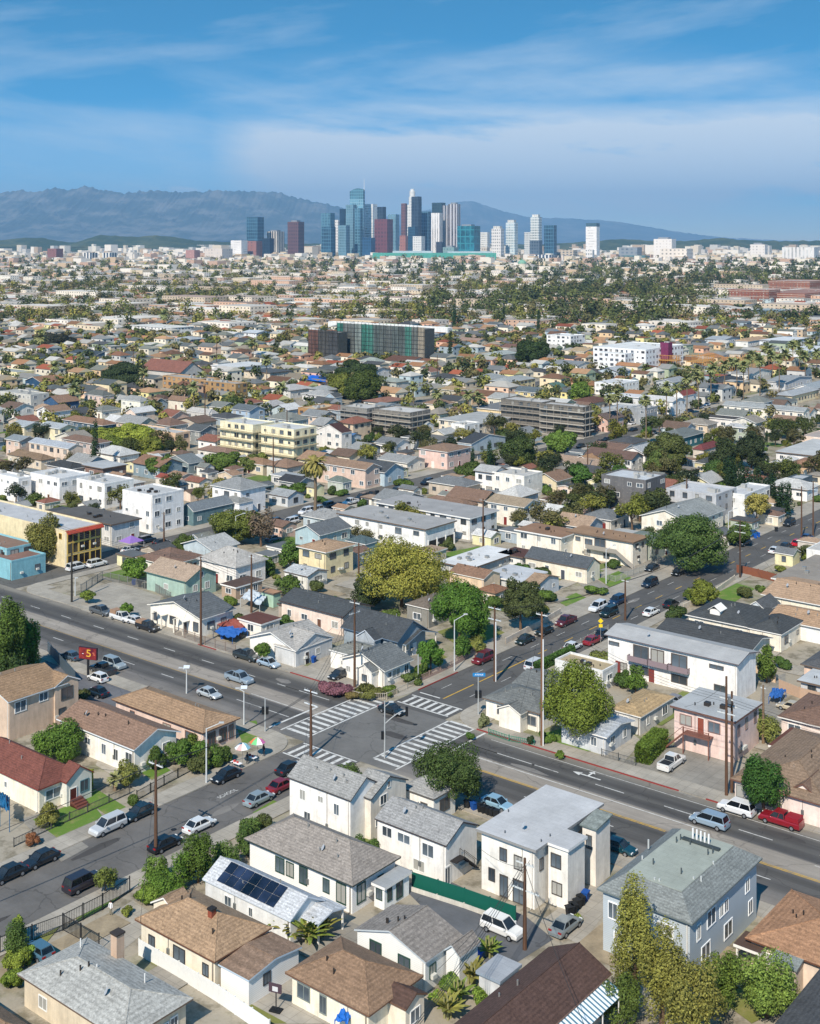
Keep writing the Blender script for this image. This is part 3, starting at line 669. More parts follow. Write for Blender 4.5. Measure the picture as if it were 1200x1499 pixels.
# ================================================================ ground, roads
GH='7d776c'
g=NT('ground'); v=g.coord(); a=g.noise(v,.03,6,.7); b=g.noise(v,.25,6,.7); c=g.noise(v,2.5,4)
x=g.mix(g.rng(b,0,1,.48,.6),lin('9c9484'),lin('77705f')); x=g.mix(g.rng(a,0,.75,.52,.62),x,lin('6c7348')); g.base(g.mul(x,g.rng(c,.8,1.15))); GM=g.m
m=MB(); m.add([(-30000,-400,0),(30000,-400,0),(30000,60000,0),(-30000,60000,0)],[(0,1,2,3)]); o=m.obj('ground',GM); o['kind']='structure'
VN,VS,UW,UE=154.6,134.6,-129.4,-118.2
# boulevard surface: worn wheel lanes run along it (local x = along, y = across)
t=NT('boulevard_asphalt'); v=t.coord(); sp=t.N('ShaderNodeSeparateXYZ'); t.L(v,sp.inputs[0]); cr=t.N('ShaderNodeValToRGB'); f=t.rng(sp.outputs[1],0,1,-10,10); t.L(t.math('ADD',f,t.rng(t.noise(t.coord((.02,.3,1)),1.,2),-.012,.012)),cr.inputs[0])
st=[(0,'777674'),(.14,'6b6b6b'),(.2,'505152'),(.26,'565758'),(.37,'484949'),(.41,'565759'),(.435,'8a8782'),(.6,'8e8b85'),(.625,'565759'),(.68,'464748'),(.74,'575858'),(.8,'494a4b'),(.88,'565757'),(.94,'75746f'),(1,'807e78')]
cr.color_ramp.elements[0].color=lin(st[0][1]); cr.color_ramp.elements[1].color=lin(st[-1][1])
for p,h in st[1:-1]: e=cr.color_ramp.elements.new(p); e.color=lin(h)
n1=t.noise(t.coord((.03,.9,1)),1.,5,.7); n2=t.noise(v,2.5,4); n3=t.noise(v,.09,5); x=t.mul(cr.outputs[0],t.rng(n1,.8,1.2,.3,.7)); x=t.mul(x,t.rng(n2,.88,1.1)); x=t.mul(x,t.rng(n3,.82,1.15,.3,.7)); vo=t.N('ShaderNodeTexVoronoi',feature='DISTANCE_TO_EDGE'); vo.inputs['Scale'].default_value=.11; t.L(t.warp(v),vo.inputs['Vector']); x=t.mul(x,t.rng(vo.outputs[0],.74,1.,.004,.012)); x=t.mul(x,t.N('ShaderNodeRGB').outputs[0]); t.base(x); [n for n in t.n if n.type=='RGB'][0].outputs[0].default_value=(1.06,1.,.93,1)
def strip(name,u0,u1,v0,v1,mat,z,t=None,kind='structure'):
    cu,cv=(u0+u1)/2,(v0+v1)/2; X,Y=toXY(cu,cv); m=MB()
    if t: m.box(u0-cu,u1-cu,v0-cv,v1-cv,-.02,t)
    else: m.add([(u0-cu,v0-cv,0),(u1-cu,v0-cv,0),(u1-cu,v1-cv,0),(u0-cu,v1-cv,0)],[(0,1,2,3)])
    o=m.obj(name,mat,None,(X,Y,z),-TH); o['kind']=kind; return o
strip('boulevard',-420,60,VS,VN,t.m,.012)
AS=M('asphalt','605e5a')
strip('side_street',UW,UE,-40,VS,M('asphalt','666461'),.008); strip('side_street',UW,UE,VN,700,M('asphalt','595856'),.008)
strip('side_street',-246,-235,VN,640,AS,.007)
strip('side_street',-246,-235,-40,VS,AS,.007)
strip('back_street',-366,-355,VN,1300,AS,.006); strip('back_street',-482,-472,VN,1500,AS,.006)
strip('back_street',-900,200,640,650,AS,.005); strip('back_street',-1000,300,840,850,AS,.005); strip('back_street',-241,-230,650,1500,AS,.0055)
strip('crossing_box',UW-5.5,UE+5.5,VS,VN,M('asphalt','6c6b68'),.016)
CW=M('concrete','a29c90'); CW2=M('concrete','989284')
def sidewalk(u0,u1,v0,v1): strip('pavement',u0,u1,v0,v1,CW,.0,.13)
# pavements (kerbs are their real edges), with rounded kerb corners
def corner(cu,cv,su,sv,r,w,z=.13):
    """quarter pavement at a street corner: kerb point cu,cv; su,sv = direction into the block"""
    pts=[]; 
    for i in range(9):
        a=math.pi/2*i/8; pts.append((cu+su*(r-r*math.cos(a)),cv+sv*(r-r*math.sin(a))))
    pts.append((cu+su*r,cv+sv*(r))) if False else None
    pts+= [(cu+su*r,cv+sv*w*1.8),(cu+su*w*1.8,cv+sv*w*1.8),(cu+su*w*1.8,cv+sv*r)] if w*1.8>r else [(cu+su*r,cv+sv*r)]
    pts2=[(cu,cv+sv*r)]+[(cu+su*(r-r*math.cos(math.pi/2*i/8)),cv+sv*(r-r*math.sin(math.pi/2*i/8))) for i in range(1,9)]+[(cu+su*r,cv+sv*(r+.01)),(cu+su*w,cv+sv*(r+.01))] 
    q=[(cu,cv+sv*r)]+[(cu+su*(r-r*math.cos(math.pi/2*i/8)),cv+sv*(r-r*math.sin(math.pi/2*i/8))) for i in range(1,8)]+[(cu+su*r,cv),(cu+su*r,cv+sv*r)]
    poly('pavement',q,CW,0,uv=True,t=z)
SW=4.; RC=6.
sidewalk(-229,UW-RC,VN,VN+SW); sidewalk(UW-RC,UW,VN+RC,640); corner(UW,VN,-1,1,RC,SW); sidewalk(UE,UE+2.6,VN+RC,640); sidewalk(UE+RC,60,VN,VN+SW-.6); corner(UE,VN,1,1,RC,SW)
strip('pavement',UW-SW+.5,UW-RC,VN+RC,640,CW2,0,.1) if False else None
sidewalk(-420,-252,VN,VN+3.4); sidewalk(-252,-246,VN+6,640); corner(-246,VN,-1,1,6,SW); sidewalk(-235,-232,VN+6,640); corner(-235,VN,1,1,6,SW)
sidewalk(-229,UW-RC,VS-3.2,VS); corner(UW,VS,-1,-1,RC,SW); sidewalk(UW-3.2,UW,-40,VS-RC); sidewalk(UE,UE+3.,-40,VS-RC); corner(UE,VS,1,-1,RC,SW); sidewalk(UE+RC,60,VS-3.2,VS); sidewalk(-420,-252,VS-3.2,VS)
# painted kerbs
RK=M('paint','8a3a34')
for a in ((-152,-136,VN-.06,VN+.14),(-112,-78,VN-.06,VN+.14),(-74,-69,VN-.06,VN+.14),(-176,-171,VN-.06,VN+.14)): strip('painted_kerb',a[0],a[1],a[2],a[3],RK,0,.145)
strip('painted_kerb',UW-.14,UW+.06,162,173,RK,0,.145)
# markings
WH=M('marking','c9c9c4'); YE=M('marking','c09a3c'); 
def mark(name,rects,mat,z=.022):
    m=MB(); 
    for u0,u1,v0,v1 in rects: m.add([(u0,v0,0),(u1,v0,0),(u1,v1,0),(u0,v1,0)],[(0,1,2,3)])
    o=m.obj(name,mat,None,(0,0,z),-TH); o['kind']='structure'
rc=[(-135.5,-135.2,VS+1,VN-.6),(-130.3,-130,VS+1.6,VN-.6)]+[(-135.0,-130.5,VS+1.8+i*1.55,VS+2.45+i*1.55) for i in range(12)]
rc+=[(-117.6,-117.3,VS+2,VN),(-112.6,-112.3,VS+1,VN)]+[(-117.2,-112.7,VS+1.8+i*1.5,VS+2.4+i*1.5) for i in range(13)]
rc+=[(UW+.5,UE-.4,155.8,156.1),(UW+.5,UE-.4,159.6,159.9)]+[(UW+1.2+i*1.45,UW+1.8+i*1.45,156.2,159.5) for i in range(7)]
rc+=[(UW+.3,UE-.3,134.0,134.3),(UW+.3,UE-.3,129.6,129.9)]+[(UW+.9+i*1.45,UW+1.5+i*1.45,130,133.9) for i in range(7)]
rc+=[(-137.6,-137.2,VS+.5,146),(-110.4,-110.0,143.2,VN-.3),(-128.6,-124.4,161.3,161.6),(-123,-118.8,127.6,127.9)]
mark('crosswalk_marking',rc,WH)
d=[(u,u+3.2,149.3,149.45) for u in np.arange(-400,-140,10.5)]+[(u,u+4.5,149.3,149.45) for u in np.arange(-109,50,10.5)]
d+=[(u,u+3.2,140.05,140.2) for u in np.arange(-400,-140,10.5)]+[(u,u+3.2,139.9,140.05) for u in np.arange(-104,50,10.5)]+[(-150,-138,140.0,140.15),(-150,-138,149.3,149.45),(-109,-98,149.3,149.45)]
d+=[(-108,50,152.8,152.9),(-108,-70,146.3,146.45),(-150,-138,143.3,143.45)]+[(-56,50,146.4,146.5)]
mark('lane_marking',d,WH,.021)
mark('centre_line',[(-109,-74,142.85,143.0),(-109,-74,143.15,143.3),(-72,50,142.9,143.05),(-72,50,143.2,143.35),(-350,-150,142.9,143.0),(-123.95,-123.7,161.5,170),(-123.95,-123.7,171.5,186)]+[(-124,-123.8,v,v+3) for v in np.arange(190,640,9)],YE)
mark('lane_marking',[(-126.9,-126.8,v,v+3) for v in np.arange(165,500,9)]+[(-121,-120.9,v,v+3) for v in np.arange(165,500,9)],WH,.0205)
# manholes and darker repair patches in the carriageways
PA=M('asphalt','4a4846'); PB=M('asphalt','7c7974'); RR=random.Random(3)
for i,(u,v) in enumerate([(-150,151),(-171,148.5),(-196,141.6),(-98,147.6),(-84,137.5),(-62,151.2),(-126,60),(-121.5,76),(-126.5,95),(-122,112),(-125.4,178),(-121.3,203),(-126.8,231),(-122,262),(-118.8-1.5,145),(-210,137),(-124,150)]):
    a,b=RR.uniform(1,4.5),RR.uniform(.5,1.1); X,Y=toXY(u,v); m=MB(); n=9; m.add([(a*math.cos(k*2*math.pi/n)*RR.uniform(.75,1.1),b*math.sin(k*2*math.pi/n)*RR.uniform(.75,1.1),0) for k in range(n)],[tuple(range(n))]); o=m.obj('asphalt_patch',PA if i%3 else PB,None,(X,Y,.0175+.0001*i),-TH+(math.pi/2 if v<130 or v>160 else 0)); o['kind']='structure'
for i,(u,v) in enumerate([(-120.6,150.2),(-127,140.4),(-160,147.4),(-92,141.2),(-123,104),(-125,70),(-124.8,196)]):
    X,Y=toXY(u,v); m=MB(); m.add([(.38*math.cos(k*math.pi/6),.38*math.sin(k*math.pi/6),0) for k in range(12)],[tuple(range(12))]); o=m.obj('manhole_cover',M('metal','3a3634'),None,(X,Y,.0235)); o['kind']='structure'
# turn arrows and the word on the side street
def arrow(u,v,s):
    m=MB(); q=lambda pts:m.add([(u+s*a,v+s*b,0) for a,b in pts],[tuple(range(len(pts)))] )
    q([(0,-.15),(3.2,-.15),(3.2,.15),(0,.15)]); q([(-1.3,0),(0,-.55),(0,.55)]); q([(1.0,.15),(1.3,.15),(1.3,1.1),(1.0,1.1)]); q([(.6,1.1),(1.7,1.1),(1.15,1.9)])
    o=m.obj('turn_arrow',WH,None,(0,0,.0215),-TH); o['kind']='structure'
arrow(-91.3,151.0,1); arrow(-43,145.0,-1)
def text(name,s,size,loc,rot,mat,parent=None,al='CENTER',ex=.01,sx=1.):
    c=bpy.data.curves.new(name,'FONT'); c.body=s; c.size=size; c.align_x=al; c.align_y='CENTER'; c.extrude=ex; t=bpy.data.objects.new(name+'_t',c); col.objects.link(t)
    me=bpy.data.meshes.new_from_object(t); bpy.data.objects.remove(t); me.name=name; me.materials.clear(); me.materials.append(mat); o=mk(name,me,parent,loc,0); o.rotation_euler=rot; o.scale=(sx,1,1); return o
X,Y=PX(333,1162); o=text('road_marking','SCHOOL',1.05,(X,Y,.03),(0,0,-TH-math.pi/2+math.pi),WH,ex=.001,sx=.8); o['kind']='structure'
# shop-front patches: forecourts, drives, lots, lawns
CO=M('concrete','a39d91'); CO2=M('concrete','8f8b82'); LW=M('grass','5d7a30'); LD=M('grass','75783f'); DI=M('dirt','94886c')
PZ=[.026]
def P_(n,pts,m,z=.03):
    if len(pts)<3: return
    PZ[0]+=.0016; return poly(n,pts,m,PZ[0])
P_('forecourt',[(905,1119),(960,1090),(1075,1095),(1080,1162),(1010,1168)],CO2); P_('car_park',[(590,1300),(625,1275),(770,1342),(810,1375),(740,1420),(690,1400)],M('asphalt','5e6063'))
P_('car_park',[(62,962),(98,962),(170,989),(216,1006),(160,1040),(95,1010)],M('asphalt','66676a'))
P_('vacant_lot',[(118,893),(132,862),(168,851),(236,873),(226,905),(190,915)],CO)
P_('driveway',[(100,1375),(195,1318),(235,1345),(170,1400)],CO); P_('driveway',[(370,1050),(0,0)][:0] or [(195,1145),(240,1118),(262,1135),(215,1162)],CO)
P_('driveway',[(150,1090),(200,1130),(230,1148),(205,1160),(140,1120)],CO); P_('driveway',[(440,982),(490,950),(520,965),(480,1000)],CO)
P_('driveway',[(330,1440),(440,1400),(520,1499),(380,1499)],CO); P_('driveway',[(790,1350),(870,1290),(905,1310),(850,1385)],CO); P_('driveway',[(870,1110),(920,1070),(940,1085),(905,1125)],CO)
P_('driveway',[(1115,1000),(1150,985),(1145,1060),(1110,1050)],CO2); P_('driveway',[(800,815),(850,802),(925,835),(890,850)],CO); P_('driveway',[(840,850),(860,840),(905,870),(885,880)],CO2)
P_('driveway',[(905,840),(930,800),(990,825),(960,850)],CO2); P_('driveway',[(560,1000),(600,960),(640,960),(610,990)],CO2); P_('courtyard',[(30,1200),(60,1190),(130,1240),(90,1262)],CO2); P_('courtyard',[(300,890),(350,850),(410,870),(370,905)],CO)
for q in ([(48,1200),(128,1168),(150,1195),(90,1232)],[(118,1167),(140,1155),(185,1182),(165,1200)],[(815,880),(843,868),(880,885),(850,900)],[(875,848),(905,836),(942,856),(905,868)],[(1040,868),(1065,850),(1105,862),(1070,885)],[(100,1330),(160,1300),(176,1315),(115,1350)],[(205,1130),(235,1118),(250,1128),(222,1142)],[(880,960),(905,945),(925,955),(895,975)],[(640,812),(700,800),(735,812),(690,822)],[(790,1075),(830,1065),(880,1100),(830,1100)],[(370,1190),(400,1172),(425,1182),(385,1205)],[(345,1060),(375,1055),(385,1090),(355,1090)],[(215,740),(262,735),(280,760),(235,770)]): P_('lawn',q,LW,.035)
for q in ([(640,925),(700,905),(745,930),(690,960)],[(590,990),(640,955),(660,965),(620,1000)],[(240,1395),(330,1450),(420,1499),(380,1499),(220,1410)],[(0,1380),(40,1360),(110,1330),(60,1390)],[(1020,1440),(1120,1400),(1180,1460),(1100,1499)],[(840,880),(0,0)][:0] or [(895,820),(925,810),(940,820),(905,830)]): P_('garden_ground',q,LD,.033)
# ================================================================ hand-placed buildings, nearest first
R0=B(-5,1555,-150,64,3,'hip',1.4,'8a6c50','e0d4bc','brown-roofed bungalow cut by the lower left corner of the photo')
B(180,1525,25,283,3.2,'hip',1.3,'a2a49f','d8c8a8','tan bungalow with low pale grey hip roof and square brick chimney, bottom left',trim='6b5c50',w=[('A',.2,1.5,1.2,1.1),('B',.3,1.5,1.1,1.1),('B',.6,1.5,1.4,1.1),('B',.8,1.2,.8,1.9)])
def on_roof(px,py,w,l,zt,hx,name,zb=2.5,mat='stucco',cap=None):
    r=LAST[0]; X,Y=PX(px,py,zt); du,dv=toUV(X-r.location.x,Y-r.location.y); m=MB(); m.box(du-w/2,du+w/2,dv-l/2,dv+l/2,zb,zt); o=m.obj(name,M(mat,hx),r)
    if cap: c=MB(); c.box(du-w/2-.08,du+w/2+.08,dv-l/2-.08,dv+l/2+.08,zt,zt+.18); c.obj('chimney_cap',M('paint',cap),o)
on_roof(172,1366,.95,.95,5.6,'bfa58e','chimney',2.5,cap='3c3632')
def pipes(pts,h,hz,hx='d8d8d4',n='vent_pipe',r=.07):
    rt=LAST[0]
    for px,py in pts:
        X,Y=PX(px,py,h); du,dv=toUV(X-rt.location.x,Y-rt.location.y); m=MB(); m.tube((du,dv,h-.3),(du,dv,h+hz),r,n=6); m.obj(n,M('paint',hx),rt)
pipes([(212,1437),(142,1423),(118,1385)],3.9,.8)
r=B(314,1408,197,398,3.3,'hip',1.9,'a4805a','eadfc4','cream bungalow with patchy tan hip roof and small brick chimney beside the solar-panel house',w=[('A',.53,1.7,1.6,1.3),('A',.88,1.6,.8,1.1),('A',.15,1.2,.9,1.6)],frame='3a3a3c',trim='6b4a38')
on_roof(310,1331,.6,.6,5.6,'8a4a36','chimney',3.5,cap='2c2826')
B(258,1340,220,288,3.2,'gv',1.2,'9c7c5c','eadfc4',root=r,w=[])
B(364,1435,318,442,2.8,'gu',.5,'8c6e56','f0f0ee',root=r,w=[('B',.35,1.7,.9,1.0)],frame='3a3a3c',trim='b8c8d4',wk='siding')
r=B(425,1348,296,476,2.9,'gu',1.5,'b6bcc4','dfe3e6','white bungalow with pale metal roof carrying fourteen dark solar panels',trim='c8d0d8',w=[('A',.28,1.6,1.0,1.0),('A',.55,1.6,.5,.9),('B',.5,1.6,1.2,1.1)])
rt,A_,B_,off_,o_=LAST; sp=M('glass','1c2436'); 
for i in range(7):
    for j in range(2):
        m=MB(); x0=-A_*.72+i*A_*1.3/7; y0=-B_*.86+j*B_*.42; zf=lambda y:2.9+1.5*(1-abs(y)/B_)+.1
        m.slabq([(x0+.04,y0,zf(y0)),(x0+A_*1.3/7-.04,y0,zf(y0)),(x0+A_*1.3/7-.04,y0+B_*.4,zf(y0+B_*.4)),(x0+.04,y0+B_*.4,zf(y0+B_*.4))],.05,0,0); m.obj('solar_panel',sp,rt)
B(466,1353,430,507,2.5,'gu',.5,'b6bcc4','dfe3e6',root=r,open_=True,trim='c8d0d8')
r=B(516,1297,357,587,3.5,'hip',2.3,'8d857b','eef0f0','long white bungalow with brown-grey hip roof and green-trimmed windows',frame='2e4a40',glass='4a565c',trim='3c4440',wk='siding',w=[('A',.31,1.9,1.3,1.6),('A',.41,1.9,1.1,1.5),('A',.54,1.9,1.1,1.8),('A',.76,1.9,.9,1.4),('A',.9,1.8,1.3,2.0),('B',.2,1.8,1.3,1.9),('B',.65,1.8,.9,1.2)])
B(563,1300,543,603,2.7,'slab',.3,'9aa0a4','e6ecee',root=r,frame='2e4a40',w=[('A',.5,1.6,.8,1.1),('B',.2,1.5,.7,1.3),('B',.6,1.3,1.,1.7)])
r=B(513,1172,420,560,5.9,'gu',1.9,'8b8d8c','f0efec','white two-storey house with grey gable roof at the south corner of the crossing',trim='4a4644',w=[('A',.22,4.2,.9,1.2),('A',.52,4.5,.8,.7),('A',.78,4.0,.8,1.3),('A',.3,1.6,1.,1.2)],near=True)
B(543,1170,510,598,5.4,'gu',1.7,'8f9190','e4dccc',root=r,trim='4a4644',w=[('B',.35,4.4,1.2,1.1),('B',.5,6.0,.5,.8),('B',.2,2.,.9,1.)],near=True)
B(635,1170,585,670,3.5,'hip',1.4,'919392','f0eee6',root=r,trim='5a5652',w=[('A',.7,1.8,1.,1.2),('B',.5,1.9,1.8,1.5)],frame='5a5550')
B(653,1238,548,702,4.9,'gu',1.6,'8e9090','eceae4','white two-storey house with grey gable roof and black outside stair behind the green fence',trim='4a4240',w=[('A',.15,3.7,1.4,1.1),('A',.4,3.7,1.8,1.),('A',.75,3.4,1.6,1.4),('A',.62,1.2,1.6,1.2),('B',.05,1.1,.9,2.)])
r=LAST[0]; m=MB()
A_,B_=LAST[1],LAST[2]
for i in range(9): m.box(A_-.5+.05,A_+.7,-B_*.2+i*.32,-B_*.2+i*.32+.3,2.6-i*.27,2.66-i*.27)
for sx in(A_,A_+.65): m.tube((sx,-B_*.2,3.6),(sx,-B_*.2+2.9,1.2),.03,n=4); m.tube((sx,-B_*.2,2.6),(sx,-B_*.2,3.6),.03,n=4); m.tube((sx,-B_*.2+2.9,.2),(sx,-B_*.2+2.9,1.2),.03,n=4)
m.box(A_-.5,A_+.7,-B_*.2-1.6,-B_*.2,2.6,2.7); m.obj('outside_stair',M('paint','2e2a28'),r)
r=B(784,1245,696,884,7.,'slab',0,'b4b8bc','ece9e0','large white two-storey apartment building with flat pale roof left of the blue-grey apartments',wk='stucco',w=[('A',.42,4.9,.9,1.3),('A',.7,4.6,1.0,1.4),('A',.2,2.1,.8,1.3),('A',.43,1.3,1.,2.2),('A',.72,1.3,1.5,2.4),('B',.1,4.6,.7,1.2),('B',.7,4.4,.9,1.6),('B',.82,4.4,.9,1.6),('B',.7,1.6,.9,1.6)],trim='8c8c8a',frame='4c4844',vents=False)
B(832,1244,798,860,6.99,'slab',0,'b4b8bc','ece9e0',root=r,w=[('A',.4,5.1,1.2,1.4),('A',.45,2.,1.2,1.3)],frame='4c4844',vents=False)
B(873,1215,848,897,6.8,'shed',.5,'7c8884','e8e2d6',root=r,w=[('A',.5,5.,.7,1.4)],trim='6c7874')
m=MB(); A_,B_,off_=LAST[1],LAST[2],LAST[3]
pipes([(739,1223),(805,1228),(792,1236),(744,1192),(732,1193)],6.7,.6,'4c5054')
r=B(1013,1353,873,1116,6.6,'deck',1.5,'77807f','b3c3d0','blue-grey two-storey apartments with low grey roof and flat pale green deck crowded with vent pipes',wk='siding',trim='6a7474',frame='f2f4f4',w=[('A',.12,4.6,1.0,1.6),('A',.2,1.8,1.2,1.3),('A',.4,4.6,1.2,1.4),('A',.72,4.7,1.8,1.2),('A',.6,1.8,1.2,1.3),('B',.12,4.6,.8,1.5),('B',.3,4.9,1.8,1.6),('B',.45,4.6,.8,1.3),('B',.52,4.6,.8,1.3),('B',.22,1.9,1.8,1.5),('B',.55,1.9,1.8,1.5),('B',.85,4.6,1.,1.4),('B',.9,1.9,1.,1.4)],near=True,cat='apartment block',vents=False)
A_,B_=LAST[1],LAST[2]; d_=min(A_,B_)*.42; m=MB(); m.box(-A_+d_+.05,A_-d_-.05,-B_+d_+.05,B_-d_-.05,8.05,8.16); m.obj('roof_deck',M('membrane','9aa096'),r)
pipes([(1014+i*5.8,1229+i*2.3) for i in range(5)],8.1,1.3,'e6e6e4',r=.1); pipes([(956,1266),(997,1280),(996,1230),(990,1234),(1043,1250),(1036,1252),(1010,1237)],8.1,.7,'4a5254',r=.08); pipes([(1015,1293),(1026,1292),(958,1294),(965,1296),(949,1238),(940,1262),(1044,1270)],7.7,.7,'b8bcba',r=.1)
m=MB(); X,Y=PX(1026,1236,8.2); du,dv=toUV(X-r.location.x,Y-r.location.y); m.box(du-2.2,du+2.2,dv-.25,dv+.25,8.1,8.4); m.obj('pipe_curb',M('paint','3c4446'),r)
r=B(1250,1432,1090,1310,3.2,'hip',1.5,'a8764e','d8c4b0','bungalow with orange-tan hip roof cut by the right edge below the boulevard',trim='6b4a38')
B(1113,1396,1073,1131,2.6,'slab',.2,'5c4438','c8b49c',root=r,w=[],open_=True); B(1166,1421,1125,1183,2.9,'shed',.5,'808a88','d8c4b0',root=r,w=[],trim='7c8684')
B(1260,1600,1105,1430,3.6,'hip',1.5,'4c4e52','8f9296','house with charcoal hip roof cut by the lower right corner')
r=B(755,1552,658,895,4.4,'gv',1.7,'5a3f36','e6c8b0','large house with dark maroon-brown roof and striped awning, bottom centre',w=[('A',.15,2.6,1.5,1.4)],trim='8c6c5c')
A_,B_=LAST[1],LAST[2]; m=MB(); n_=26
for i in range(n_):
    y0=-B_+i*2*B_/n_*.86+1.6; m.slabq([(A_-.3,y0,4.25),(A_+1.7,y0,3.45),(A_+1.7,y0+B_/n_*.98,3.45),(A_-.3,y0+B_/n_*.98,4.25)],.04,0,0)
    q=y0+B_/n_*.98; m.slabq([(A_-.3,q,4.23),(A_+1.7,q,3.43),(A_+1.7,q+B_/n_*.72,3.43),(A_-.3,q+B_/n_*.72,4.23)],.04,1,1)
m.obj('striped_awning',[M('paint','e2e8ea'),M('paint','4c7488')],r)
m=MB()
for k in range(6): m.box(A_+1.5,A_+1.6,-B_+3+k*3,-B_+3.1+k*3,0,3.4)
m.obj('awning_post',M('paint','d8d8d4'),r)
B(732,1437,696,764,2.8,'slab',.2,'98a2ac','c8ccd0','small flat-roofed blue-grey garage left of the maroon-brown roof',w=[],trim='8c98a4',near=True,cat='garage')
r=B(623,1409,518,678,3.3,'gv',1.5,'878078','e8ecec','white bungalow with grey gable roof beside the small asphalt car park',frame='2e4a40',trim='b4bcc0',wk='siding',w=[('A',.28,1.9,1.4,1.8),('A',.7,1.8,1.4,1.7),('B',.2,1.8,.9,1.2),('B',.75,1.8,.9,1.2)])
B(673,1402,648,704,3.1,'gv',.9,'878078','e8ecec',root=r,w=[],wk='siding',trim='b4bcc0')
r=B(540,1487,417,620,3.1,'hip',1.8,'8e6c4e','eee6cc','cream bungalow with tan hip roof and dark brown rear slope, bottom centre',w=[('A',.16,1.7,1.5,1.3),('A',.42,1.5,.8,1.6),('B',.6,1.6,1.2,1.2)],frame='7c8480',trim='6b5040')
B(594,1478,560,626,2.9,'gu',.8,'5c4034','e8dcc4',root=r,w=[('B',.5,1.5,1.3,1.2)],trim='6b5040')
# north-west of the side street
r=B(56,1156,-55,122,3.4,'hip',2.2,'7e4034','eee6cc','cream bungalow with bright red hip roof and brown front steps, left edge',w=[('A',.55,1.7,.5,.7),('B',.35,1.9,2.2,1.2)],glass='47565e',trim='7c3a30')
B(97,1146,80,138,3.4,'gu',1.6,'7e4034','d8d8cc',root=r,w=[('B',.7,2.,1.2,1.4)],dr=('B',.25,1.,2.2,'5c2a22'),trim='7c3a30',frame='5c7c84')
m=MB(); A_,B_,off_=LAST[1],LAST[2],LAST[3]
for i in range(4): m.box(off_[0]+A_-.4,off_[0]+A_+.4+i*.45,off_[1]-B_*.7,off_[1]+B_*.1,0,.85-i*.2)
m.obj('front_steps',M('paint','6e4238'),r)
r=B(12,1028,-55,100,6.1,'gv',1.8,'967450','d2b69a','tan two-storey house with white garage door at the left edge behind the red roof',w=[('B',.2,4.7,1.8,1.5),('B',.62,5.,1.4,1.2),('A',.6,4.6,1.2,1.2)],trim='c8d0d4',near=True)
B(80,1006,60,118,6.1,'gu',1.2,'967450','d2b69a',root=r,w=[('B',.5,4.5,1.9,1.7),('B',.3,1.7,1.2,1.3)],trim='e2e4e4')
m=MB(); m.box(LAST[1]*0+0,.01,0,.01,0,.01); X,Y=PX(52,1098,0); 
gd=MB(); A_=r['_A']; gd.box(A_-.46,A_-.38,-8.,-3.2,0,2.3); 
for k in range(5): gd.box(A_-.47,A_-.36,-7.98,-3.22,.2+k*.45,.23+k*.45)
gd.obj('garage_door',M('paint','d6dadc'),r)
r=B(196,1098,82,265,3.9,'gu',1.7,'8c6a52','f0ede2','cream bungalow with long mottled brown gable roof facing the side street',trim='dfe4e6',w=[('A',.38,2.2,1.2,.9),('A',.6,2.0,.9,1.4),('A',.76,1.9,.9,1.5),('A',.93,1.9,1.4,2.0),('B',.75,2.2,1.2,1.4)],dr=('B',.45,.9,2.2,'4a4a44'),near=True)
B(297,1073,163,352,3.2,'hip',1.4,'a07c58','e4c4b4','long pink-walled house with tan hip roof between the cream bungalow and the boulevard',trim='5c4438',w=[('A',.2,1.7,1.,1.1),('A',.6,1.7,1.6,1.1),('A',.85,1.7,1.6,1.2),('B',.25,1.5,1.3,1.8),('B',.6,1.5,1.3,1.8),('B',.85,1.5,.8,1.8)],frame='7c5c50')
# north of the boulevard, between the two side streets
B(272,852,210,321,4.,'gu',2.2,'a68c74','9cc0b0','aqua green house with tan gable roof behind the vacant corner lot',w=[('A',.5,1.8,1.2,1.),('B',.3,2.,1.1,1.3),('B',.7,2.,1.1,1.3),('B',.5,4.5,1.,1.1)],trim='4c6c64')
r=B(294,907,215,346,3.6,'gv',2.,'5c6468','f0ecdf','white double-porched bungalow with dark grey gable roof facing the boulevard',w=[('A',.1,1.6,.8,1.5),('A',.45,1.7,1.6,1.4),('A',.9,1.7,1.3,1.6),('B',.3,1.8,1.6,1.2),('B',.7,1.8,1.2,1.2)],dr=('A',.7,.9,2.1,'4a4440'),near=True,trim='e8e4d8')
A_,B_=LAST[1],LAST[2]
for k in(-.45,.35):
    m=MB(); x=A_*k; m.slabq([(x-1.5,-B_-1.3,2.7),(x,-B_-1.3,3.4),(x,-B_+.4,3.4),(x-1.5,-B_+.4,2.7)],.12,0,0); m.slabq([(x,-B_-1.3,3.4),(x+1.5,-B_-1.3,2.7),(x+1.5,-B_+.4,2.7),(x,-B_+.4,3.4)],.12,0,0)
    for s in(-1.3,1.3): m.box(x+s-.12,x+s+.12,-B_-1.2,-B_-.96,0,2.7)
    m.obj('porch_hood',M('paint','e4dfd0'),r)
B(345,831,287,393,4.6,'hip',2.6,'a4a29c','eceae6','white house with large pale grey hip roof behind the aqua green house',trim='c8c8c4')
B(345,860,322,386,2.8,'slab',.2,'5c4438','b89c80',cat='shed'); B(400,869,380,413,3.,'slab',.2,'b07c54','9cc8ac','small mint green shed with orange-brown roof',cat='shed',w=[],near=True); B(382,914,347,412,2.8,'slab',.2,'6c3c30','ece6d8','low white shed with reddish flat roof beside the blue tarpaulin',cat='shed')
r=B(432,953,360,488,3.1,'gv',2.1,'a09e98','f2f0ea','white cross-gabled bungalow with pale grey roof and a round clipped tree in front',w=[('A',.3,1.8,1.2,1.1),('A',.62,1.8,1.2,1.1),('A',.9,1.7,.7,.8)],trim='f0eee8',near=True)
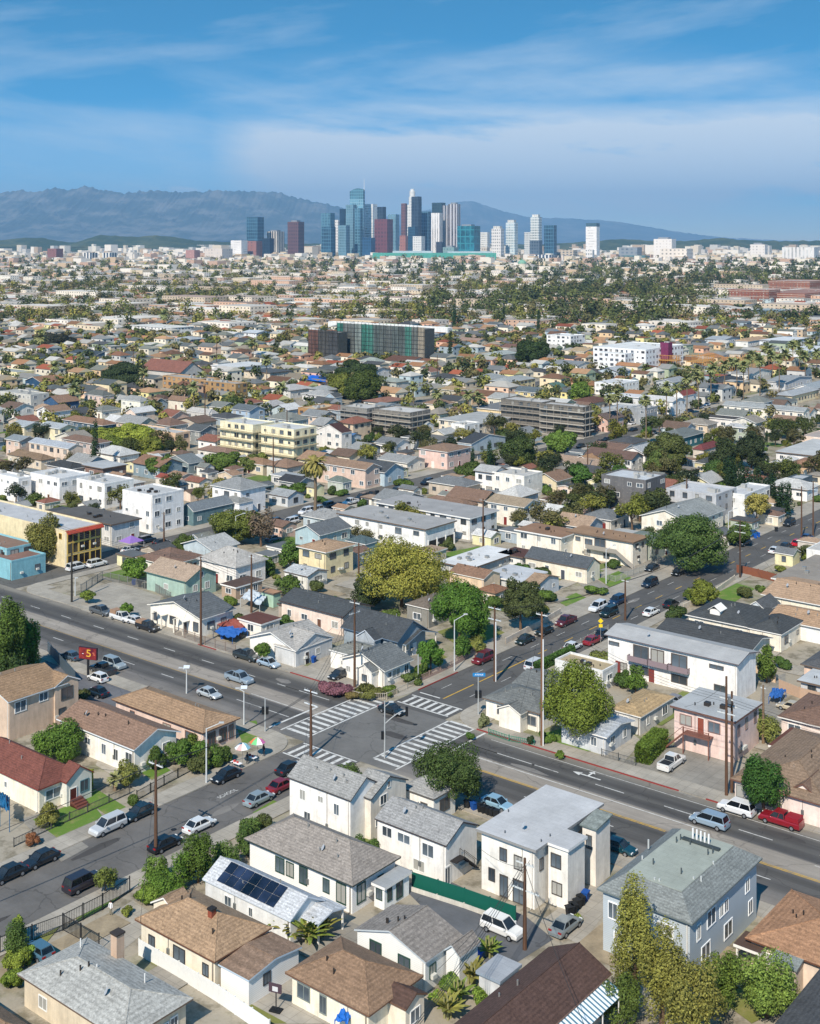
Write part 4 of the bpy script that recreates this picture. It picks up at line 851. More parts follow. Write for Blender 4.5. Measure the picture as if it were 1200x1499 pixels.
B(433,953,400,489,3.1,'gu',2.0,'a09e98','c8ccce',root=r,w=[('B',.6,1.6,1.,1.)],dr=('B',.3,.9,2.1,'4a4440'),near=True)
r=B(563,983,495,606,3.1,'gv',2.0,'666e70','f0ece2','white corner bungalow with dark grey gable roof opposite the zebra crossing',w=[('A',.15,1.6,.9,.9),('A',.45,1.8,.9,1.4),('A',.75,1.8,.9,1.4),('B',.2,1.7,.8,1.3),('B',.45,1.8,2.,1.3),('B',.85,1.8,1.,1.3)],trim='ece8dc',near=True)
B(526,963,481,562,3.2,'hip',1.,'7c8078','f0ece2',root=r,w=[])
B(544,985,520,556,2.9,'gv',1.1,'666e70','f0ece2',root=r,w=[('A',.5,1.6,1.,1.)],trim='ece8dc')
r=B(582,940,498,628,3.7,'gu',2.8,'42484e','8fa3b4','slate blue bungalow with long charcoal gable roof and front porch facing the side street',trim='5c7084',near=True,w=[('A',.3,1.8,1.2,1.2),('A',.7,1.8,1.2,1.2),('B',.3,2.,1.6,1.3)],dr=('B',.6,1.,2.1,'e0e4e8'))
B(594,944,574,641,2.8,'gu',1.5,'42484e','7c92a6',root=r,w=[],open_=True,trim='8fa3b4')
B(502,903,407,548,3.9,'gu',1.6,'454b50','ecd4c4',root=r,trim='4c3c38',near=True)
B(548,938,520,560,3.8,'gv',1.5,'42484e','a0aeba',root=r,w=[],trim='c8d0d8')
B(440,892,405,470,3.,'slab',.2,'484e52','b0a090',cat='garage')
r=B(628,892,593,668,3.8,'hip',1.4,'6c6054','8c8c86','grey bungalow with white windows and brick chimney behind the bright green corner tree',frame='f0f0ee')
# north-east corner
r=B(790,1045,705,835,3.1,'hip',1.4,'6a706f','f0ebde','cream corner cottage with grey roof, white porch gable and green front rail',w=[('A',.3,1.7,1.5,1.2),('A',.85,1.5,1.8,1.3)],dr=('A',.52,1.,2.,'5a4a40'),near=True,frame='8c8c88')
B(762,1046,727,775,3.0,'gv',1.,'6a706f','f0ebde',root=r,w=[],near=True,trim='f0ebde')
B(806,1016,748,850,3.3,'gu',1.2,'6a706f','e8e4d8',root=r)
r=B(1081,973,884,1112,6.6,'gu',.9,'a2a6a8','eeeeec','long white two-storey balcony apartments with curved grey roof',rk='membrane',vents=False,trim='6c6468',near=True,frame='5c5450',w=[('A',.05,5.2,1.8,.6),('A',.13,1.6,1.2,1.2),('A',.27,4.6,2.6,2.2),('A',.27,1.7,2.6,1.2),('A',.4,4.6,2.2,2.2),('A',.57,4.6,2.6,2.2),('A',.57,1.7,2.6,1.2),('A',.85,5.2,2.2,.6),('A',.88,1.7,2.,1.2),('A',.2,1.8,.9,.6)])
A_,B_=LAST[1],LAST[2]
for fx in(.27,.43,.57):
    m=MB(); x=(fx-.5)*2*A_; m.box(x-1.9,x+1.9,-B_-.5,-B_+.4,3.15,3.3); m.box(x-1.9,x+1.9,-B_-.5,-B_-.46,3.3,4.1); m.box(x-1.9,x-1.86,-B_-.5,-B_+.4,3.3,4.1); m.box(x+1.86,x+1.9,-B_-.5,-B_+.4,3.3,4.1); m.obj('balcony',M('paint','8c7c80'),r)
for fx in(.1,.36): 
    m=MB(); x=(fx-.5)*2*A_; m.box(x-.5,x+.5,-B_+.43,-B_+.5,.1,2.3); m.obj('door',M('paint','7c3c38'),r)
B(1100,953,958,1132,3.3,'gu',1.1,'46494c','e4dcc8','low house with long charcoal roof directly behind the long white balcony apartments')
r=B(1098,919,1003,1142,3.1,'hip',1.9,'43484c','efe6d0','cream bungalow with charcoal hip roof and a small white dormer',near=True)
B(1144,929,1094,1177,3.4,'hip',1.5,'43484c','efe6d0',root=r,near=True)
m=MB(); X,Y=PX(1049,893,4.3); du,dv=toUV(X-r.location.x,Y-r.location.y); m.box(du-1.,du+1.,dv-.9,dv+1.5,3.3,4.6); m.slabq([(du-1.3,dv-1.2,4.5),(du,dv-1.2,5.4),(du,dv+1.8,5.4),(du-1.3,dv+1.8,4.5)],.1,0,0); m.slabq([(du,dv-1.2,5.4),(du+1.3,dv-1.2,4.5),(du+1.3,dv+1.8,4.5),(du,dv+1.8,5.4)],.1,0,0); m.obj('dormer',M('paint','e8e6de'),r)
BT=[ # nx ny lx rx h type rise roof wall [cat]
(1232,926,1122,1262,3.1,'gu',1.3,'b08860','dfe6ea'),(1122,895,1090,1143,3.3,'gv',1.6,'54585c','c8d8e4'),(1212,888,1113,1256,3.3,'gu',1.5,'b48c68','efe6cc'),
(1210,860,1128,1290,3.2,'slab',.3,'8f877a','d8ccb8'),(1212,808,1180,1262,4.2,'flat',0,'b4b4b0','e8e8e4'),(938,1050,890,988,2.9,'hip',.7,'b08e5c','c8c8c4'),(882,982,812,904,3.5,'flat',0,'b09a70','dfe2e2'),
(888,1080,815,930,2.9,'gu',.8,'a0acb8','c4ccd4'),(1232,1072,1137,1275,3.1,'hip',1.3,'7c5a48','ecd8cc'),(1240,1012,1166,1270,2.9,'slab',.2,'b4bcc0','c8ccd0'),
(1240,987,1171,1290,3.2,'hip',1.2,'55585c','e8c4ac'),(1184,1106,1124,1216,2.2,'slab',.2,'6c3c30','d8c4b4'),
(17,821,-45,67,4.4,'flat',0,'8c6454','74bfd0'),(10,803,-60,52,5.6,'flat',0,'8c6c58','7cc4d4'),
(163,768,78,208,5.6,'slab',.3,'5c5a58','dcdcd8'),(27,700,-30,46,7.,'flat',0,'c8ccce','ecedec'),(87,700,44,132,7.4,'flat',0,'c4c8ca','ecedec'),(153,708,112,196,7.2,'flat',0,'b8bcbe','f0f0ee'),(223,725,179,269,10.,'flat',0,'aeb2b4','ecedec'),
(283,749,262,342,4.,'gv',1.8,'6c7880','5a8088'),(352,718,307,392,7.,'hip',2.2,'84888a','eceef0'),(350,737,322,372,4.,'hip',1.2,'7c8080','eceef0'),(233,684,192,270,4.2,'gu',2.,'8c6248','7c98a8'),(245,702,226,262,3.,'gu',1.,'a04030','e4dcd0'),
(150,686,115,188,4.,'slab',.3,'a8b0b4','8c6c60'),(103,687,65,131,3.4,'hip',1.4,'3c4044','b8b0a8'),(35,625,12,67,6.,'gu',1.3,'98a4ac','ecdfb8'),(87,628,56,113,6.,'gu',1.3,'98a4ac','ecdfb4'),(28,646,6,56,6.,'gu',1.2,'7c8890','d8b8a4'),(100,657,41,123,6.,'gu',1.2,'98a4b0','e4ccb4'),
(150,623,90,173,6.2,'hip',1.6,'8a6248','4c6c84'),(138,650,88,164,6.,'hip',1.3,'7c5c4c','c8b4ac'),(60,674,10,82,3.2,'hip',1.4,'84684c','d8c8ac'),(15,684,-12,29,3.2,'gu',1.4,'6c5040','c8b8a8'),(257,634,187,278,6.4,'flat',0,'b4b4b0','e4bc94'),
(293,632,270,321,5.,'gu',1.8,'50565a','8c9494'),(330,664,288,350,3.4,'hip',1.2,'8c6a58','e4dccc'),(385,681,342,407,3.4,'hip',1.4,'946e4c','d8c8a4'),(276,679,238,300,3.6,'gv',2.,'6c787c','84989c'),
(500,634,462,516,6.,'gv',2.6,'50302c','e4e0dc'),(513,640,500,530,3.4,'gu',1.,'3c74b4','b4c4d0'),(535,688,457,559,6.,'gu',1.5,'8f6f55','dcbca8'),(563,692,510,594,4.4,'gu',2.2,'464c52','a8c4d4'),(655,662,610,692,6.,'hip',1.4,'8c6c54','e8c0b0'),(640,646,586,669,4.,'slab',.3,'6c6c6a','c0c4c4'),
(690,650,668,741,4.,'gu',2.2,'3c424a','a8c0d0'),(723,693,692,745,6.6,'gu',1.4,'a0a4a4','ecece8'),(688,759,547,731,5.7,'slab',.3,'98999a','e6e8e8'),(707,735,652,734,4.,'gu',2.2,'80604c','d8ccb8'),(680,743,615,701,3.2,'hip',1.3,'84644e','d0c0a8'),(767,743,710,794,5.5,'gu',1.4,'988468','eae4d4'),
(859,833,767,880,3.4,'gu',1.9,'4e565e','ece2c8'),(765,816,728,790,3.,'slab',.2,'5c3830','e4e4e0'),(787,857,765,820,3.,'gu',1.2,'a08060','c4ccd4'),(690,832,640,762,3.,'slab',.3,'ccd0d2','b8c0c4'),(762,852,705,802,3.,'slab',.3,'b4bcc2','c4c8cc'),(708,848,656,734,4.2,'gu',1.2,'8c664c','e8c8a4'),(725,869,697,746,3.,'hip',1.,'8c5c40','dcc0a0'),
(477,809,433,521,6.,'hip',1.1,'a88460','ead8a0'),(450,844,414,481,3.,'gu',.9,'a8b0b4','dfe0d8'),(468,784,428,516,3.5,'gv',1.9,'60686c','a4c8d4'),(535,797,505,556,3.,'hip',1.2,'486068','7ca8ac'),
(425,699,395,446,3.2,'slab',.2,'98a0a4','c8c8c4'),(436,708,405,461,3.2,'gu',1.4,'383c42','b0b4b4'),(421,728,392,446,3.,'gu',1.3,'90989c','c4ccd0'),(502,707,478,516,3.,'hip',1.4,'64746c','b8c4b8'),
(945,703,880,974,10.,'flat',0,'b4bcc4','6c6c6e'),(1048,724,975,1078,8.6,'flat',0,'b8bcc0','b4b8be'),(1090,724,1058,1127,7.4,'flat',0,'bcc0c4','e4e8ea'),(1010,766,935,1062,5.,'gv',2.4,'848c8c','ece4d0'),(955,797,905,986,4.,'hip',1.2,'6c7c74','98a498'),
(925,673,855,944,5.,'gu',1.8,'6c5044','dcdcd8'),(885,684,800,906,3.6,'gu',1.4,'a0846c','ecece6'),(815,705,778,839,3.6,'gv',2.,'8a664e','e4d4a8'),(868,678,832,905,3.6,'gv',1.8,'a8794c','7ca47c'),(945,665,907,976,4.,'gv',2.,'9ca4a8','eceae8'),(1000,641,958,1032,4.2,'hip',2.,'66706f','2c7c8c'),
(1030,659,1013,1056,3.4,'hip',1.6,'7c3434','d8c8b8'),(1035,679,1015,1060,3.6,'hip',1.2,'464c50','dccf94'),(1190,667,1133,1250,3.6,'slab',.2,'b0b4b4','e4e4e4'),(1190,684,1150,1216,3.6,'hip',1.2,'9a6c4c','c8a47c'),(1175,701,1153,1189,4.2,'flat',0,'a8b0b8','4c6474'),(1215,642,1173,1240,4.2,'flat',0,'a89c94','e8d0bc'),
(1133,737,1105,1150,3.,'hip',1.2,'a48868','dcdcd8'),(1137,620,1022,1148,4.,'slab',.3,'4c4644','e4e0dc'),
# further rows
(480,572,450,500,5,'hip',1.6,'8c9496','c4c8c8'),(60,560,35,88,4,'gv',2.4,'946848','20507c'),(85,590,62,118,4.6,'gv',2.6,'8f6a50','2c5c90'),(150,580,122,168,6,'hip',2,'5c6460','dcc0b0'),(205,588,176,222,6.4,'hip',1.8,'8c9090','ecead8'),(240,585,220,252,4,'hip',1.6,'5c4438','c8b8a8'),(270,588,245,282,4,'gu',1.8,'8c6850','e4dcc8'),(310,606,272,320,3.6,'hip',1.6,'a8a8a4','c8c8c4'),
(365,602,336,390,5.,'gu',1.8,'5a666e','a4c0dc'),(45,578,0,72,6,'flat',0,'a8a8a0','c8c8c0'),(25,545,-20,50,4.5,'flat',0,'98a09c','e8dc9c'),(140,520,100,165,4,'gu',1.8,'3c4c58','6c8ca4'),(150,512,132,160,5,'gv',2,'8c9498','ecece8'),(190,545,130,210,4.5,'slab',.3,'b8b8b4','dcd8c8'),(345,538,308,400,4.5,'slab',.3,'c4c8c8','eceeee'),(395,546,355,430,4,'slab',.3,'50565c','d8c8ac'),(395,520,360,412,4,'hip',1.5,'b0b4b0','e4e0d0'),
(340,490,318,358,5,'gu',1.6,'c4c4c0','ecece8'),(375,488,352,400,5,'gu',1.6,'b4c0c8','e0e4e8'),(280,497,255,302,5,'hip',1.4,'98a4ac','3c6488'),(395,595,380,420,4,'hip',2,'a0a0a0','d8d8d4'),(425,572,395,460,4,'hip',2,'a8a8a8','d4d4d0'),(475,580,440,500,4,'hip',1.8,'9a9c9c','d8d8d8'),(490,582,475,502,4,'gv',1.8,'4c5258','9cb8cc'),
(560,590,530,596,5,'hip',1.4,'94604c','ece6d4'),(555,598,538,590,4,'gu',1.4,'7c8890','e8eaec'),(580,560,545,600,4,'hip',1.6,'8c9890','b8c0b8'),(545,545,520,575,5,'gu',2,'8c9498','d0d4d8'),(520,540,480,532,4,'hip',2.2,'949c9c','c4c8c4'),(550,530,525,565,5,'hip',2,'8c9890','ecece8'),(600,530,560,630,4,'gu',2.2,'6c4434','dcd4c0'),(630,545,605,645,4,'gv',2,'8c5c48','e8e0cc'),
(660,555,625,680,4,'hip',2,'44484c','d8ccb0'),(720,555,690,745,4,'hip',2,'8c9494','d4ccac'),(730,520,705,760,4,'hip',1.8,'98a4a0','b4c4b8'),(700,500,668,715,4,'gu',1.8,'9c7c68','e8d8b8'),(755,510,730,775,4,'gu',2,'7c5444','ece4d0'),(745,560,715,785,5,'hip',1.8,'949c9c','ecdca8'),(785,575,752,800,5,'gu',2,'54646c','e4cc80'),(815,568,790,830,4,'gv',2,'4c7468','ece0a0'),
(620,625,590,636,4,'gu',1.6,'98a0a0','e4e4e4'),(700,620,640,760,5,'slab',.3,'a0a4a4','ecdcc0'),(750,602,690,800,4,'slab',.3,'707678','ecd098'),(745,585,712,770,4,'gu',1.8,'989c98','dcd4b8'),(668,572,640,685,4,'hip',1.6,'a08458','c8bc9c'),(680,622,660,702,6,'flat',0,'c4c4c0','ecece8'),
(870,548,835,895,4,'hip',2,'4c4c4c','c8b898'),(905,545,870,925,5,'gv',2,'a0a8b0','b8ccdc'),(905,562,870,935,6,'flat',0,'c4c8cc','ecf0f0'),(870,590,832,898,4,'hip',1.6,'6c4434','e4d8c8'),(935,582,884,952,4.5,'slab',.3,'c8ccd0','dce0e4'),(985,560,958,1008,8,'gv',1.4,'8c949a','b0b8c0'),(915,600,880,940,6,'flat',0,'a4acb4','9ca4ac'),(945,598,922,962,7,'flat',0,'a4acb4','98a0a8'),(985,588,940,1005,6,'gu',1.2,'c4c4c4','eceeee'),(1000,580,985,1020,6,'gv',2,'8c3c34','ecece8'),
(890,615,862,915,5,'gv',2,'6c5850','e8b8a8'),(845,535,805,870,4,'gu',1.6,'7c8488','e4e4e0'),(855,515,830,880,4,'gu',1.8,'b09468','dcd0b0'),(1060,560,1032,1090,5,'hip',1.6,'3c444c','c8b4a8'),(1100,548,1068,1130,7,'gu',2,'8c8c8c','e8e4d8'),(1150,560,1120,1190,4,'gu',1.6,'8c9498','c8ccd0'),(1160,580,1130,1200,4,'hip',1.6,'98a0a8','ecd8a8'),(1190,570,1160,1230,4,'gv',2,'8c98a0','ecece8'),(1150,500,1110,1185,5,'slab',.3,'c8d0d4','dce4e8'),(1185,515,1140,1225,5,'slab',.3,'c4ccd0','e0e4e8'),(1095,500,1075,1125,4,'hip',1.8,'b08c64','ecece8'),(1060,498,1030,1085,5,'gu',1.6,'98a4ac','c4d0d8'),
(245,462,180,245,4,'gu',1.2,'985c48','d8b8a4'),(345,462,245,352,4,'gu',1.2,'a06850','e0c0b0'),(250,480,190,285,6,'slab',.3,'d0d0c8','ecece8'),(100,470,60,130,5,'slab',.3,'c8c8c0','e4dcc8'),
]
for t_ in BT: B(*t_[:9])
# yellow arcaded apartments
r=B(97,777,-60,149,8.6,'flat',0,'b0b4b8','e6d3a0','yellow three-storey arcade-fronted apartments with a red mansard strip',w=[('A',.95,7,1.,1.2),('A',.85,7,1.,1.2),('A',.75,7,1.,1.2),('A',.9,4.3,1.,1.2),('A',.8,4.3,1.,1.2),('A',.7,1.5,1.,1.2)]+[('B',f,z,2.7,2.2) for f in(.18,.5,.82) for z in(1.5,4.3,6.9)],frame='d8b45c',glass='241c1c',near=True,cat='apartment block')
A_,B_=LAST[1],LAST[2]; m=MB(); m.slabq([(A_-.2,-B_-.1,8.65),(A_+.9,-B_-.1,7.9),(A_+.9,B_+.1,7.9),(A_-.2,B_+.1,8.65)],.15,0,0); m.obj('mansard_strip',M('shingle','a0402e'),r)
# pink two-storey with outside stair
r=B(1076,1057,980,1117,6.2,'slab',.3,'a4aaae','e8c8bc','pink two-storey house with flat grey roof and outside stair above the forecourt',frame='8c7068',trim='6c5048',near=True,w=[('A',.2,4.4,1.7,1.4),('A',.68,4.4,1.7,1.4),('B',.2,4.2,.7,1.4),('B',.5,4.4,.8,1.5),('B',.85,4.6,.8,1.8),('B',.25,1.3,.8,1.)])
A_,B_=LAST[1],LAST[2]; mk_=door(r,'A',A_-.5,B_-.5,-.4,1.,2.2,'8c4c3c',(0,0),3.1)
m=MB(); m.box(-2.6,1.6,-B_-1.1,-B_+.5,2.9,3.05)
for x in(-2.5,1.5): m.box(x-.07,x+.07,-B_-1.05,-B_-.9,0,4.0)
m.box(-2.6,1.6,-B_-1.1,-B_-1.05,3.9,3.97)
for i in range(20): m.box(-2.55+i*.21,-2.53+i*.21,-B_-1.09,-B_-1.06,3.05,3.9)
for i in range(10): m.box(-2.6-(i+1)*.3,-2.6-i*.3,-B_-1.1,-B_-.1,2.7-i*.29,2.78-i*.29)
m.slabq([(-5.6,-B_-1.1,.1),(-2.6,-B_-1.1,2.95),(-2.6,-B_-1.05,2.95),(-5.6,-B_-1.05,.1)],.25,0,0); m.tube((-5.6,-B_-1.08,1.),(-2.6,-B_-1.08,3.95),.04,n=5)
m.obj('outside_stair',M('paint','7c5448'),r)
# tan house, lower right, with a gable to the boulevard
r=B(1215,1182,1068,1300,3.3,'hip',2.,'8a6e54','ecd6cc','pink-walled bungalow with tan hip roof behind the white and red parked vehicles',frame='8c8c88',trim='6c4c40',near=True,w=[('A',.1,1.8,1.9,1.4),('A',.35,1.6,1.2,1.3)])
B(1199,1170,1150,1222,3.2,'gv',1.4,'7a5c48','ecd6cc',root=r,w=[('A',.5,1.7,2.6,1.3)],frame='8c8c88',trim='6c4c40',near=True)
# white flats on stilts
r=B(623,775,492,669,5.7,'slab',.35,'9c9d9c','e9ebeb','white two-storey flat-roofed apartments raised on stilts over parked cars',frame='7c7c7c',near=True,w=[('A',.22,4.2,1.2,.9),('A',.34,4.2,.8,.8),('A',.5,4.2,.8,.8),('A',.7,4.0,1.8,1.4),('A',.9,4.2,1.6,1.),('A',.3,1.6,1.,.9),('A',.5,1.6,1.,.9),('A',.62,1.6,.9,1.)])
A_,B_=LAST[1],LAST[2]; m=MB(); m.box(A_-.49,A_-.44,-B_+1.4,B_-.8,.05,2.4); m.obj('carport_shade_panel',M('paint','2a2a2c'),r)  # solid near-black panel, painted as the shade inside the open carport
m=MB()
for k in range(4): m.box(A_-.42,A_-.2,-B_+1.3+k*(2*B_-2.2)/3,-B_+1.6+k*(2*B_-2.2)/3,0,2.8)
m.obj('pillar',M('paint','e4e4e0'),r)
B(767,697,720,794,7.,'flat',0,'b4b4b0','ece8dc','white two-storey block with bay front just right of the cypress pair',cat='apartment block')
r=B(927,794,828,951,5.9,'slab',.35,'9c7450','efe8d6','cream two-storey apartments with flat brown roof and a long outside stair',near=True,frame='6c6258',w=[('A',.15,4.4,1.2,.9),('A',.32,4.1,1.8,1.2),('A',.5,4.3,2.6,1.8),('A',.3,1.5,1.4,1.1),('A',.6,1.5,1.4,1.1),('B',.3,4.4,1.2,1.1),('B',.7,4.4,.9,1.),('B',.4,1.6,1.1,1.)])
A_,B_=LAST[1],LAST[2]; m=MB(); m.box(-A_*.35,A_*.55,-B_-.9,-B_+.5,2.8,2.95); m.box(-A_*.35,A_*.55,-B_-.9,-B_-.85,2.95,3.8); m.slabq([(A_*.55,-B_-.9,2.9),(A_*1.05,-B_-.9,.1),(A_*1.05,-B_+.3,.1),(A_*.55,-B_+.3,2.9)],.2,0,0); m.slabq([(A_*.55,-B_-.9,3.8),(A_*1.05,-B_-.9,1.),(A_*1.05,-B_-.85,1.),(A_*.55,-B_-.85,3.8)],.9,0,0); m.obj('balcony_stair',M('paint','9c968c'),r)
B(822,787,752,852,5.6,'slab',.35,'966c4c','efe8d6','cream two-storey apartments with flat brown roof left of the stair-fronted ones',near=True)
# cream balconied blocks, scaffolded blocks: banded storeys
def banded(nx,ny,lx,rx,h,rc,wc,lab,bc,n=4,out=1.1,net=None):
    r=B(nx,ny,lx,rx,h,'flat',0,rc,wc,lab,cat='apartment block',frame='5a5650'); A_,B_=LAST[1],LAST[2]
    for k in range(n):
        m=MB(); z=h*(k+.0)/n+.1; m.box(-A_*1.02,A_+out,-B_-out,-B_-.04,z,z+.35); m.box(A_+.04,A_+out,-B_-.04,B_,z,z+.35)
        for i in range(int(A_/1.6)): m.box(-A_+i*3.2,-A_+i*3.2+.09,-B_-out,-B_-out+.09,z+.35,z+h/n-.06)
        for i in range(int(B_/1.6)): m.box(A_+out-.09,A_+out,-B_+i*3.2,-B_+i*3.2+.09,z+.35,z+h/n-.06)
        m.box(-A_*1.02,A_+out,-B_-out,-B_-out+.06,z+1.0,z+1.1); m.obj('balcony_level' if not net else 'scaffold_level',M('paint',bc),r)
    return r
for a in ((370,622,322,402,12.,'bcc0c0','f0e6bc','cream four-storey block banded with walkways, the left one of the pair','b4a888'),(430,629,382,463,12.5,'bcc0c0','f0e6bc','cream four-storey block banded with walkways, the right one of the pair','b4a888')): banded(*a)
for a in ((537,598,498,564,10.,'b4b4b0','84847e','scaffolded grey block with a green netting strip, left of the twin scaffolded blocks','94908a'),(600,604,548,630,10.,'bcbcb8','7c7870','scaffolded dark block with pale flat roof, right of the twin scaffolded blocks','a09a8e'),(793,589,733,813,12.,'b0b0ac','706c64','scaffolded dark block with pale roof behind the eastern pair','8c867c'),(853,596,792,866,12.,'b0b0ac','6c6860','scaffolded dark block with pale roof at the front of the eastern pair','aca69a')): banded(*a,n=5,net=1)
r=B(460,599,436,498,7.,'flat',0,'c8a878','b8864c','unfinished two-storey block sheathed in orange plywood',cat='building shell',frame='7c5430')
# netted construction block, its grey neighbour, the long white warehouse
def netblock(nx,ny,lx,rx,h,cols,lab):
    r=B(nx,ny,lx,rx,h,'flat',0,'9a9c98','4a5252',lab,cat='building site',w=[]); A_,B_=LAST[1],LAST[2]; n=len(cols); 
    for i,c in enumerate(cols):
        m=MB(); x0=-A_+i*2*A_/n; m.box(x0+.05,x0+2*A_/n-.05,-B_-.5,-B_-.4,0,h+1.); m.obj('net_panel',M('netting',c),r)
    m=MB()
    for i in range(int(A_/1.5)): m.box(-A_+i*3,-A_+i*3+.15,-B_-.8,-B_-.65,0,h+2)
    for z in np.arange(2,h,2.6): m.box(-A_,A_,-B_-.8,-B_-.7,z,z+.12)
    m.obj('scaffold',M('paint','3c3e3e'),r)
netblock(622,482,494,636,22,['3c7c70','6a706e','646a68','84908c','3c7468','4c8478','5a6664','5c6462','666c6a','5c6664','5a6462','4c8478','6c726e','948c7c'],'wide building site wrapped in grey and green netting')
netblock(495,487,452,508,18,['6c5048','50504e','4c4e50'],'lower scaffolded frame joined to the left of the wide netted site')
B(655,480,480,662,9,'flat',0,'d8dcdc','e4e8e8','long white flat-roofed warehouse behind the netted building site',cat='warehouse',w=[])
# red-roofed church hall with a grey gable end
r=B(264,546,204,299,8.5,'gu',5.,'8c5242','c8c4bc','grey church hall with steep red roof and tall narrow windows',cat='church hall',w=[('A',f,3.5,1.,3.8) for f in(.08,.24,.4,.56,.72,.88)]+[('B',.4,4.5,1.,5.),('B',.6,4.5,1.,5.)],frame='50504c',glass='3c342c')
for a in ((300,556,238,322,8,'a8a094','c09058','three-storey tan-banded frame in front of the church hall, left half'),(345,562,285,362,8,'a8a094','b48850','three-storey tan-banded frame in front of the church hall, right half')):
    r=B(a[0],a[1],a[2],a[3],a[4],'flat',0,a[5],a[6],a[7],cat='apartment block',frame='5c4430')
# white stepped complex with magenta tower, teal bay
W_='ecf0f2'
r=B(945,512,868,1000,13,'flat',0,'d0d4d4',W_,'white four-storey apartment complex with a magenta tower and a teal bay',cat='apartment block',frame='6c5c64')
B(978,502,966,984,16,'flat',0,'7c3058','86285c',root=r,w=[]); B(930,508,923,940,12.6,'flat',0,'2c8c94','2a8a92',root=r,w=[]); B(915,518,876,932,11,'flat',0,'d0d4d4',W_,root=r,frame='6c5c64')
B(835,492,800,856,11,'flat',0,'d0d4d4','eceeee','white stepped four-storey block left of the magenta-towered complex',cat='apartment block')
def frame_shell(nx,ny,lx,rx,h,lab,hx='c08c48'):
    X,Y,a,b=dims(nx,ny,lx,rx,h); cu,cv=toUV(X,Y); cx,cy=toXY(cu-a/2,cv+b/2); A,Bh=a/2,b/2; r=mk('timber_frame',None,None,(cx,cy,0),-TH); tag(r,lab,'timber frame','timber frames under construction')
    st=max(2,int(h/3)); 
    for k in range(st):
        z=k*h/st; f=MB(); f.box(-A,A,-Bh,Bh,z-.12+.15,z+.15+.05); f.obj('floor_deck',M('paint','b08a54'),r); s=MB()
        for i in range(int(a/1.2)): 
            x=-A+i*1.2
            for y in(-Bh,0,Bh): s.box(x,x+.16,y-.08,y+.08,z+.2,z+h/st-.0)
        for i in range(int(b/1.2)): y=-Bh+i*1.2; s.box(A-.08,A+.08,y,y+.16,z+.2,z+h/st)
        s.box(-A,A,-Bh-.1,-Bh+.1,z+h/st-.25,z+h/st-.01); s.box(A-.1,A+.1,-Bh+.11,Bh,z+h/st-.25,z+h/st-.01); s.obj('stud_wall',M('wood',hx),r)
    FOOT.append((cx,cy,A,Bh))
frame_shell(990,521,958,998,9,'three-level orange timber frame beside the white complex'); frame_shell(1030,521,1004,1048,8,'orange timber frame in the middle of the row'); frame_shell(1085,524,1052,1108,8,'long orange timber frame behind the fan palms, right end of the row')
# brick campus halls
for a in ((1125,425,1066,1142,17,'c0a090','96503c','red brick campus hall with pale stone bands, nearest of the brick halls'),(1185,412,1124,1215,18,'b89888','a05e48','red brick campus hall at the right edge'),(1178,430,1112,1240,13,'a87460','9c5640','long low red brick campus hall behind the trees')):
    r=B(*a[:5],'flat',0,a[5],a[6],a[7],cat='campus hall',frame='c8a898'); A_,B_=LAST[1],LAST[2]; m=MB()
    for z in(4.2,8.6,a[4]-2.): m.box(-A_-.1,A_+.1,-B_-.1,-B_-.035,z,z+.5); m.box(A_+.035,A_+.1,-B_-.03,B_,z,z+.5)
    m.obj('stone_band',M('paint','c8b4a4'),r)
B(1140,455,1085,1200,8,'flat',0,'8ca4ac','5c7c8c','blue glass low building in front of the brick halls',cat='campus building')
B(1177,603,1057,1187,6.2,'gu',1.4,'8e9698','ece6d4','long cream two-storey school wing with grey gable roof',cat='school wing',near=True)
# ================================================================ trees placed by eye
tree(657,1180,100,1088,'4a5c2c','dense olive-green tree between the grey roofs and the boulevard',1.3,cb=.12)
tree(843,1088,98,966,'6c8230','large bright green tree at the corner beyond the crossing',1.5,cb=.1)
tree(588,888,134,792,'949440','big yellow-green tree rising behind the charcoal roofs',1.6,cb=.08,cat='tree')
tree(540,895,50,845,'3f4f2c','dark green tree at the left foot of the big yellow-green one',1.2,cb=.1)
tree(672,945,80,856,'567a2c','bright green tree by the side street pavement',1.2,cb=.25)
tree(762,925,62,848,'4f5c34','dull olive tree beyond the bright green one on the side street',1.2,cb=.2)
tree(1012,836,106,758,'566a34','big round street tree arching over parked cars',1.7,cb=.1)
tree(1118,1195,64,1100,'3f6428','dark green pointed tree in front of the pink-walled bungalow',1.5,cb=.05,taper=.18)
tree(928,1475,66,1282,'888a42','tall golden-green eucalyptus in front of the blue-grey apartments',1.5,cb=.06)
tree(968,1505,66,1350,'82863e','golden-green eucalyptus just right of the tallest one',1.4,cb=.1)
tree(1012,1530,96,1400,'848640','low spreading golden-green eucalyptus at the bottom edge',1.3,cb=.1)
tree(1060,1480,70,1392,'667a30','olive-green tree right of the eucalyptus group',1.2,cb=.1)
tree(1122,1490,88,1395,'7c9040','light green bushy tree at the lower right',1.2,cb=.05)
tree(905,1500,70,1420,'5c6a2e','dark olive tree at the foot of the eucalyptus group',1.2,cb=.05)
tree(10,1000,56,870,'56702c','dark green tree cut by the left edge',1.4,cb=.02); tree(38,985,40,905,'5f7a28','yellow-green tree beside the dark one at the left edge',1.3,cb=.02); tree(14,1008,50,960,'42582a','low green tree at the foot of the left edge trees',1.2,cb=.0)
tree(86,1112,66,1058,'5c7c2e','rounded light green tree beside the white garage door',1.5,cb=.02)
